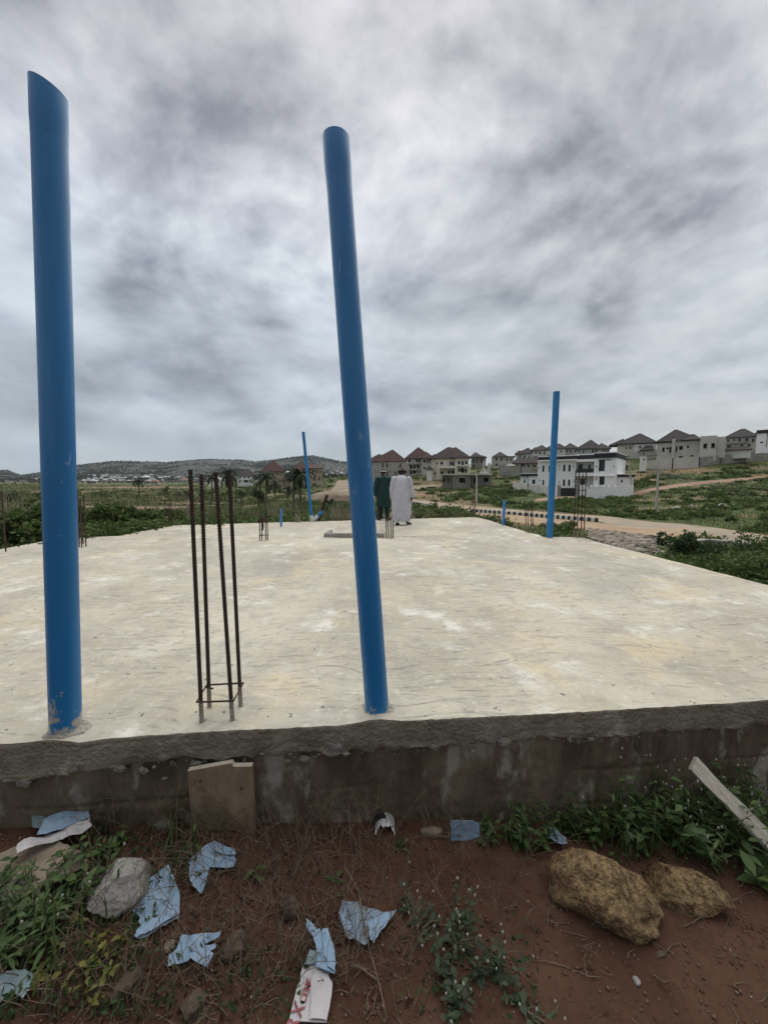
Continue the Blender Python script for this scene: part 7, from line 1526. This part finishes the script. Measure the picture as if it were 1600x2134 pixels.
def weed(label, px, py, kind, h, nst, nl, lsize, seed, group, spread=.45, heads=0, name='weed', base=None, front=0.0):
    rg = random.Random(seed); p = np.array(base if base is not None else hit(px, py)); p[1] = min(p[1], float(near_y(p[0])) - .05)
    t = thing(name, label, 'plant', tuple(p), group); tips = []
    st = M_STEM if kind != 'dry' else M_STEMR
    for s in range(nst):
        a = rg.uniform(0, 6.28); ln = rg.uniform(.1, 1) * spread; H = h * rg.uniform(.6, 1.15); d = Vector((math.cos(a) * ln, math.sin(a) * ln - .10, 1)).normalized(); pts = [Vector((rg.gauss(0, .012), rg.gauss(0, .012), -.02))]
        seg = 6
        for k in range(seg): pts.append(pts[-1] + d * (H / seg)); d = (d + Vector((rg.gauss(0, .12), rg.gauss(0, .12), .02 - .10 * spread))).normalized()
        if pts[-1].y + p[1] > float(near_y(p[0])) - .02: pts = [Vector((q.x, min(q.y, float(near_y(p[0])) - .02 - p[1]), q.z)) for q in pts]
        mb = MB(); mb.tube(pts, [.0030, .0028, .0025, .0022, .0019, .0015, .0009], 5); link('stem', to_mesh('stem', mb, st), t); tips.append((pts, d))
        for k in range(nl):
            f = (k // 2 + 1.0 + rg.uniform(-.2, .2)) / (nl / 2 + .9) * seg; i = min(int(f), seg - 1); q = pts[i].lerp(pts[i + 1], f - i); side = (k % 2) * math.pi + (k // 2) * 1.57 + rg.uniform(-.5, .5)
            o = link('leaf', rg.choice(LEAF[kind]), t); s_ = lsize * rg.uniform(.6, 1.2) * (1.1 - .35 * f / seg); o.location = q; o.scale = (s_,) * 3; o.rotation_euler = Euler((rg.uniform(-.1, .75), rg.uniform(-.35, .35), a + side), 'XYZ')
    for k in range(heads):
        pts, d = tips[k % len(tips)]; i = rg.choice((3, 4, 5, 6)) if k >= len(tips) else 6; q = pts[i]; e = q + Vector((rg.gauss(0, .025), rg.gauss(0, .025), rg.uniform(.02, .07))); mb = MB(); mb.tube([q, q.lerp(e, .5) + Vector((.003, 0, 0)), e], .0011, 4); link('stem', to_mesh('stem', mb, st), t)
        o = link('flower_head', _hm, t); o.location = e; o.scale = (rg.uniform(.0065, .0085),) * 3; o.rotation_euler = (rg.uniform(-.4, .4), rg.uniform(-.4, .4), 0)
    return t
rw = random.Random(21)
# right-hand bank
RB = [(1030, 1745), (1075, 1752), (1120, 1765), (1165, 1735), (1200, 1740), (1240, 1755), (1285, 1750), (1330, 1765), (1180, 1715), (1225, 1712), (1270, 1712), (1320, 1720), (1365, 1735), (1400, 1760), (1440, 1785), (1480, 1800), (1375, 1705), (1420, 1712), (1465, 1730), (1510, 1755), (1550, 1790), (1590, 1830), (1500, 1712), (1545, 1725), (1585, 1750), (1440, 1700), (1520, 1690), (1570, 1700), (1600, 1790), (1355, 1690), (1300, 1690)]
for i, (px, py) in enumerate(RB):
    big = px > 1270; weed('broad leafed green weed in the thick weed bank at the right' if px > 1270 else 'small leafy green weed before the wall, left of the thick weed bank', px, py, 'broad' if i % 3 else 'lance', ((.40 if px > 1400 else .34) if big else .19) * rw.uniform(.8, 1.2), 4 if big else 3, 9 if big else 8, (.072 if big else .056), 500 + i, 'weeds of the right bank' if big else 'small weeds before the wall', .55, 0, 'weed')
for i, (px, py) in enumerate([(1345, 1712), (1395, 1725), (1480, 1715), (1535, 1712), (1580, 1722), (1420, 1775), (1500, 1770), (1300, 1735), (1560, 1760), (1455, 1740)]):
    weed('tall white-headed weed standing in the thick bank at the right', px, py, 'lance', (.46 * rw.uniform(.8, 1.1)), 4, 10, .066, 560 + i, 'white headed weeds of the right bank', .5, 7, 'flowering_weed')
# big leaves hanging over the plank end
weed('large lobed green leaves over the lower end of the leaning plank', 1585, 1850, 'broad', .22, 3, 6, .125, 590, None, .5, 0, 'weed')
# left bank
RB2 = [(1055, 1725), (1100, 1735), (1145, 1745), (1185, 1725), (1215, 1735), (1255, 1725), (1090, 1765), (1010, 1752)]
for i, (px, py) in enumerate(RB2): weed('small leafy green weed before the wall, left of the thick weed bank', px, py, 'broad' if i % 2 else 'lance', .23 * rw.uniform(.85, 1.2), 4, 9, .058, 800 + i, 'small weeds before the wall', .5, 2 if i in (3, 5) else 0, 'weed')
LB = [(20, 1905), (60, 1890), (100, 1875), (150, 1845), (25, 1945), (70, 1940), (115, 1925), (40, 1985), (10, 2010), (165, 1810), (205, 1790), (230, 1770), (140, 1880), (180, 1870), (90, 1985), (15, 1860), (60, 1850)]
for i, (px, py) in enumerate(LB): weed('leafy green weed in the dense patch below the tan concrete chunk', px, py, 'broad' if i % 2 else 'lance', .15 * rw.uniform(.8, 1.25), 4, 9, .058, 620 + i, 'weeds of the left patch', .6, 3 if i in (6, 13, 14) else 0, 'weed')
for i, (px, py) in enumerate([(158, 1925), (195, 1965), (238, 1972), (192, 2010), (130, 2030), (225, 2040), (165, 2065), (75, 2055), (100, 2010), (205, 2085)]): weed('yellow-green seedling in the dry litter at the lower left', px, py, 'yellow', .09, 2, 6, .042, 660 + i, 'yellow-green seedlings', .5, 0, 'seedling')
# middle
weed('two-leaved green seedling just right of the boomerang scrap', 530, 1826, 'lance', .10, 2, 4, .07, 700, None, .4, 0, 'seedling')
weed('green seedling under the leaning board, left of its foot', 398, 1790, 'lance', .20, 2, 6, .07, 701, None, .3, 0, 'seedling')
weed('lone broad green leaf plant in the middle of the dry stalks', 700, 1842, 'broad', .05, 2, 4, .055, 702, None, .8, 0, 'seedling')
weed('small green plant beside the broken white pipe', 838, 1772, 'broad', .09, 2, 4, .05, 703, None, .5, 0, 'seedling')
weed('tiny green seedling on bare soil above the bird-like scrap', 497, 1895, 'broad', .03, 1, 4, .026, 704, None, .5, 0, 'seedling')
# the spreading white-headed plant at the bottom centre
GP = [(930, 1955, .20, 4, 3), (965, 1990, .20, 4, 3), (905, 1925, .17, 3, 3), (960, 1920, .20, 4, 2), (985, 2025, .17, 4, 4), (925, 2030, .16, 3, 3), (1040, 2055, .17, 4, 3), (1085, 2085, .16, 3, 4), (940, 2085, .15, 3, 3), (945, 2130, .13, 3, 2), (860, 1905, .13, 3, 3)]
for i, (px, py, hh, ns, hd) in enumerate(GP): weed('sprawling grey-green weed with round white heads on the bare soil', px, py, 'gomph', hh, ns, 9, .043, 720 + i, 'sprawling white headed weeds', .95, hd + 1, 'flowering_weed')
# ---- dry stalks and litter
def dry_litter():
    rg = random.Random(8); mb = MB()
    def stalk(p, h, a, lean, r=.0016, arc=.35):
        d = Vector((math.cos(a) * lean, math.sin(a) * lean - .05, 1)).normalized(); q = Vector(p); pts = [q]
        for k in range(5): q = q + d * (h / 5); d = (d + Vector((math.cos(a) * arc * .2 + rg.gauss(0, .09), math.sin(a) * arc * .2 + rg.gauss(0, .09), -.05))).normalized(); pts.append(q)
        pts = [Vector((v.x, min(v.y, float(near_y(v.x)) - .012), max(v.z, gz(v.x, v.y) + .003))) for v in pts]
        mb.tube(pts, [r, r * .95, r * .9, r * .75, r * .6, r * .35], 4, False); return pts
    for i in range(720):
        if i < 400: px, py = rg.gauss(640, 140), rg.uniform(1715, 2060)
        elif i < 540: px, py = rg.uniform(20, 520), rg.uniform(1900, 2134)
        elif i < 640: px, py = rg.uniform(180, 500), rg.uniform(1710, 1900)
        else: px, py = rg.uniform(800, 1250), rg.uniform(1720, 2000)
        p = hit(px, min(py, 2140)); p[1] = min(p[1], float(near_y(p[0])) - .06); h = rg.uniform(.07, .34) * (1.2 if py < 1820 else .9); pts = stalk(p, h, rg.uniform(0, 6.28), rg.uniform(.1, .9))
        for k in range(rg.choice((0, 1, 2, 3))):
            b = pts[rg.choice((2, 3, 4))]; stalk(b, h * rg.uniform(.2, .5), rg.uniform(0, 6.28), rg.uniform(.4, 1.2), .0010)
    for i in range(260):                                              # lying bits
        px, py = (rg.uniform(150, 900), rg.uniform(1800, 2134)) if i < 180 else (rg.uniform(850, 1600), rg.uniform(1780, 2134)); p = Vector(hit(px, py)); a = rg.uniform(0, 6.28); L_ = rg.uniform(.03, .13); e = Vector((math.cos(a), math.sin(a), 0)) * L_; q = [p, p + e * .5 + Vector((rg.gauss(0, .008), rg.gauss(0, .008), 0)), p + e]
        mb.tube([Vector((v.x, v.y, gz(v.x, v.y) + .004 + .008 * rg.random())) for v in q], [.0018, .0016, .001], 4, False)
    o = link('dry_grass', to_mesh('dry_grass', mb, M_STEMR), None, 'stuff')
    # long green grass blades leaning out of the right bank, and low leaf litter
    rng = np.random.default_rng(6); B = []
    for n, x0, x1, y0, y1 in ((150, 1270, 1600, 1690, 1800), (60, 1200, 1340, 1690, 1740), (28, 0, 260, 1830, 2050), (12, 330, 420, 1720, 1800)):
        for k in range(n):
            p = hit(rng.uniform(x0, x1), rng.uniform(y0, y1)); p[1] = min(p[1], float(near_y(p[0])) - .07); B.append(p)
    B = np.array(B); o = link('grass', blades_mesh('long_grass', B, rng.uniform(.14, .42, len(B)), .009, M_GRASSN, rng, .9), None, 'stuff')
    P = []
    for n, x0, x1, y0, y1 in ((700, 0, 330, 1830, 2134), (260, 200, 420, 1720, 1850), (500, 1260, 1600, 1700, 1830), (160, 830, 1120, 1900, 2134), (160, 330, 640, 1980, 2134)):
        for k in range(n): p = hit(rng.uniform(x0, x1), rng.uniform(y0, y1)); P.append((p[0], min(p[1], float(near_y(p[0])) - .03), p[2] + rng.uniform(.004, .05 if x0 != 1260 else .12)))
    P = np.array(P); D = []
    for k in range(1300):
        px = rng.normal(330, 260); py = rng.uniform(1760, 2140); p = hit(px, py); D.append((p[0], min(p[1], float(near_y(p[0])) - .03), p[2] + rng.uniform(.002, .012)))
    link('leaf_litter', leaves_mesh('leaf_litter', np.array(D), .020, M_DRYL, rng, .05, .5), None, 'stuff')
    link('ground_cover', leaves_mesh('ground_cover', P, .030, M_LEAFD, rng, .5, .45), None, 'stuff')
M_DRYL = leaf_mat('dead_leaf', (0.045, 0.030, 0.018), (0.15, 0.11, 0.07))
M_GRASSN = leaf_mat('near_grass', (0.038, 0.066, 0.02), (0.10, 0.13, 0.045))
dry_litter()
# bare curved twigs lying over the scraps, bottom centre
def twig(label, px_pts, r, lift=.02):
    P = [Vector(hit(px, py)) + Vector((0, 0, lift)) for px, py in px_pts]; mb = MB(); out = []
    for a, b in zip(P, P[1:]): out += [a, a.lerp(b, .5) + Vector((0, 0, .004))]
    out.append(P[-1]); mb.tube(out, [r * (1 - .5 * i / len(out)) for i in range(len(out))], 6)
    solo('twig', mb, M_STEMR, label, 'twig', smooth_=True)
twig('long pale bent twig running off the bottom edge right of the cement bag', [(720, 1820), (748, 1870), (757, 1930), (772, 2000), (790, 2065), (805, 2134)], .0042, .03)
twig('dark curved twig just right of the rolled blue scrap', [(732, 2022), (752, 2025), (770, 2040), (787, 2052)], .005)
twig('thin straight stick lying below the square blue scrap', [(893, 1749), (930, 1750), (972, 1750)], .0036)
twig('pale twig lying near the bottom edge, right of centre', [(1080, 2105), (1105, 2122), (1135, 2140)], .004)
twig('short pale twig on the soil below the smaller yellow-brown rock', [(1440, 1932), (1480, 1905), (1538, 1878)], .003)
twig('white bent straw in the heart of the sprawling weed', [(880, 1956), (890, 1948), (900, 1940), (910, 1941)], .003, .05)
# ------------------------------------------------------------------ the air: one closed box of thin haze round everything
mb = MB(); mb.box((-5200, -5200, -40), (5200, 5200, 260)); hm = bpy.data.materials.new('thin_haze'); hm.use_nodes = True; hn = hm.node_tree.nodes; hn.remove(hn['Principled BSDF'])
pv = hn.new('ShaderNodeVolumePrincipled'); pv.inputs['Color'].default_value = (0.86, 0.92, 1.0, 1); pv.inputs['Density'].default_value = 0.00008; pv.inputs['Anisotropy'].default_value = 0.2
hm.node_tree.links.new(pv.outputs[0], hn['Material Output'].inputs['Volume'])
o = link('haze', to_mesh('haze', mb, hm), None, 'stuff')
# ------------------------------------------------------------------ each repeat told apart by where it stands
ORDN = 'first second third fourth fifth sixth seventh eighth ninth tenth eleventh twelfth thirteenth fourteenth fifteenth sixteenth seventeenth eighteenth nineteenth twentieth'.split()
ORDN += ['twenty-' + o for o in ORDN[:9]] + ['thirtieth']
def wpos(o): return np.array([[*o.matrix_world.translation]])
bpy.context.view_layer.update()
def number(objs, fmt):
    objs = sorted(objs, key=lambda o: to_px(np.array([list(o.location)]))[0][0])
    for i, o in enumerate(objs): o['label'] = fmt(o, i, len(objs))
def nth(i, n): return 'leftmost' if i == 0 else 'rightmost' if i == n - 1 else ORDN[i] + ' from left'
def members(g): return [o for o in SC.objects if o.parent is None and o.get('group') == g]
ZONES = [(140, 'on the plain near the left edge'), (300, 'on the plain right of the left pipe'), (460, 'seen behind the near rebar cage'), (612, 'among the palms'), (730, 'by the sand track'), (1080, 'below the cream portico house'), (1335, 'round the modern white house'), (9999, 'on the grassy right bank')]
for tone in ('green', 'dark'):
    ms = members(tone + ' bushes on the grassland'); lo = -9999
    for hi, where in ZONES:
        zs = [o for o in ms if lo <= to_px(np.array([list(o.location)]))[0][0] < hi]; lo = hi
        number(zs, lambda o, i, n: f'{tone} bush {where}' + ('' if n == 1 else ', ' + nth(i, n)))
for base, tag_ in (('tiny white tin roofed house', 'white tin'), ('tiny rust coloured roofed house', 'rust'), ('tiny grey tin roofed house', 'grey tin')):
    ms = [o for o in members('village houses below the hills') if tag_ in o['label']]; lo = -9999
    for hi, where in ((275, 'in the left village cluster'), (560, 'in the village behind the near rebar cage'), (9999, 'in the village up the sand track')):
        zs = [o for o in ms if lo <= to_px(np.array([list(o.location)]))[0][0] < hi]; lo = hi
        number(zs, lambda o, i, n: f'{base} {where}' + ('' if n == 1 else ', ' + nth(i, n)))
number(members('weeds of the right bank'), lambda o, i, n: f'broad leafed green weed in the thick right weed bank, {nth(i, n)}')
number(members('white headed weeds of the right bank'), lambda o, i, n: f'tall white-headed weed in the thick right weed bank, {nth(i, n)}')
number(members('small weeds before the wall'), lambda o, i, n: f'small leafy weed on the soil before the wall, {nth(i, n)}')
number(members('weeds of the left patch'), lambda o, i, n: f'leafy green weed below the tan concrete chunk, {nth(i, n)}')
number(members('yellow-green seedlings'), lambda o, i, n: f'yellow-green seedling in the litter at lower left, {nth(i, n)}')
number(members('sprawling white headed weeds'), lambda o, i, n: f'sprawling grey-green weed with round white heads, {nth(i, n)}')
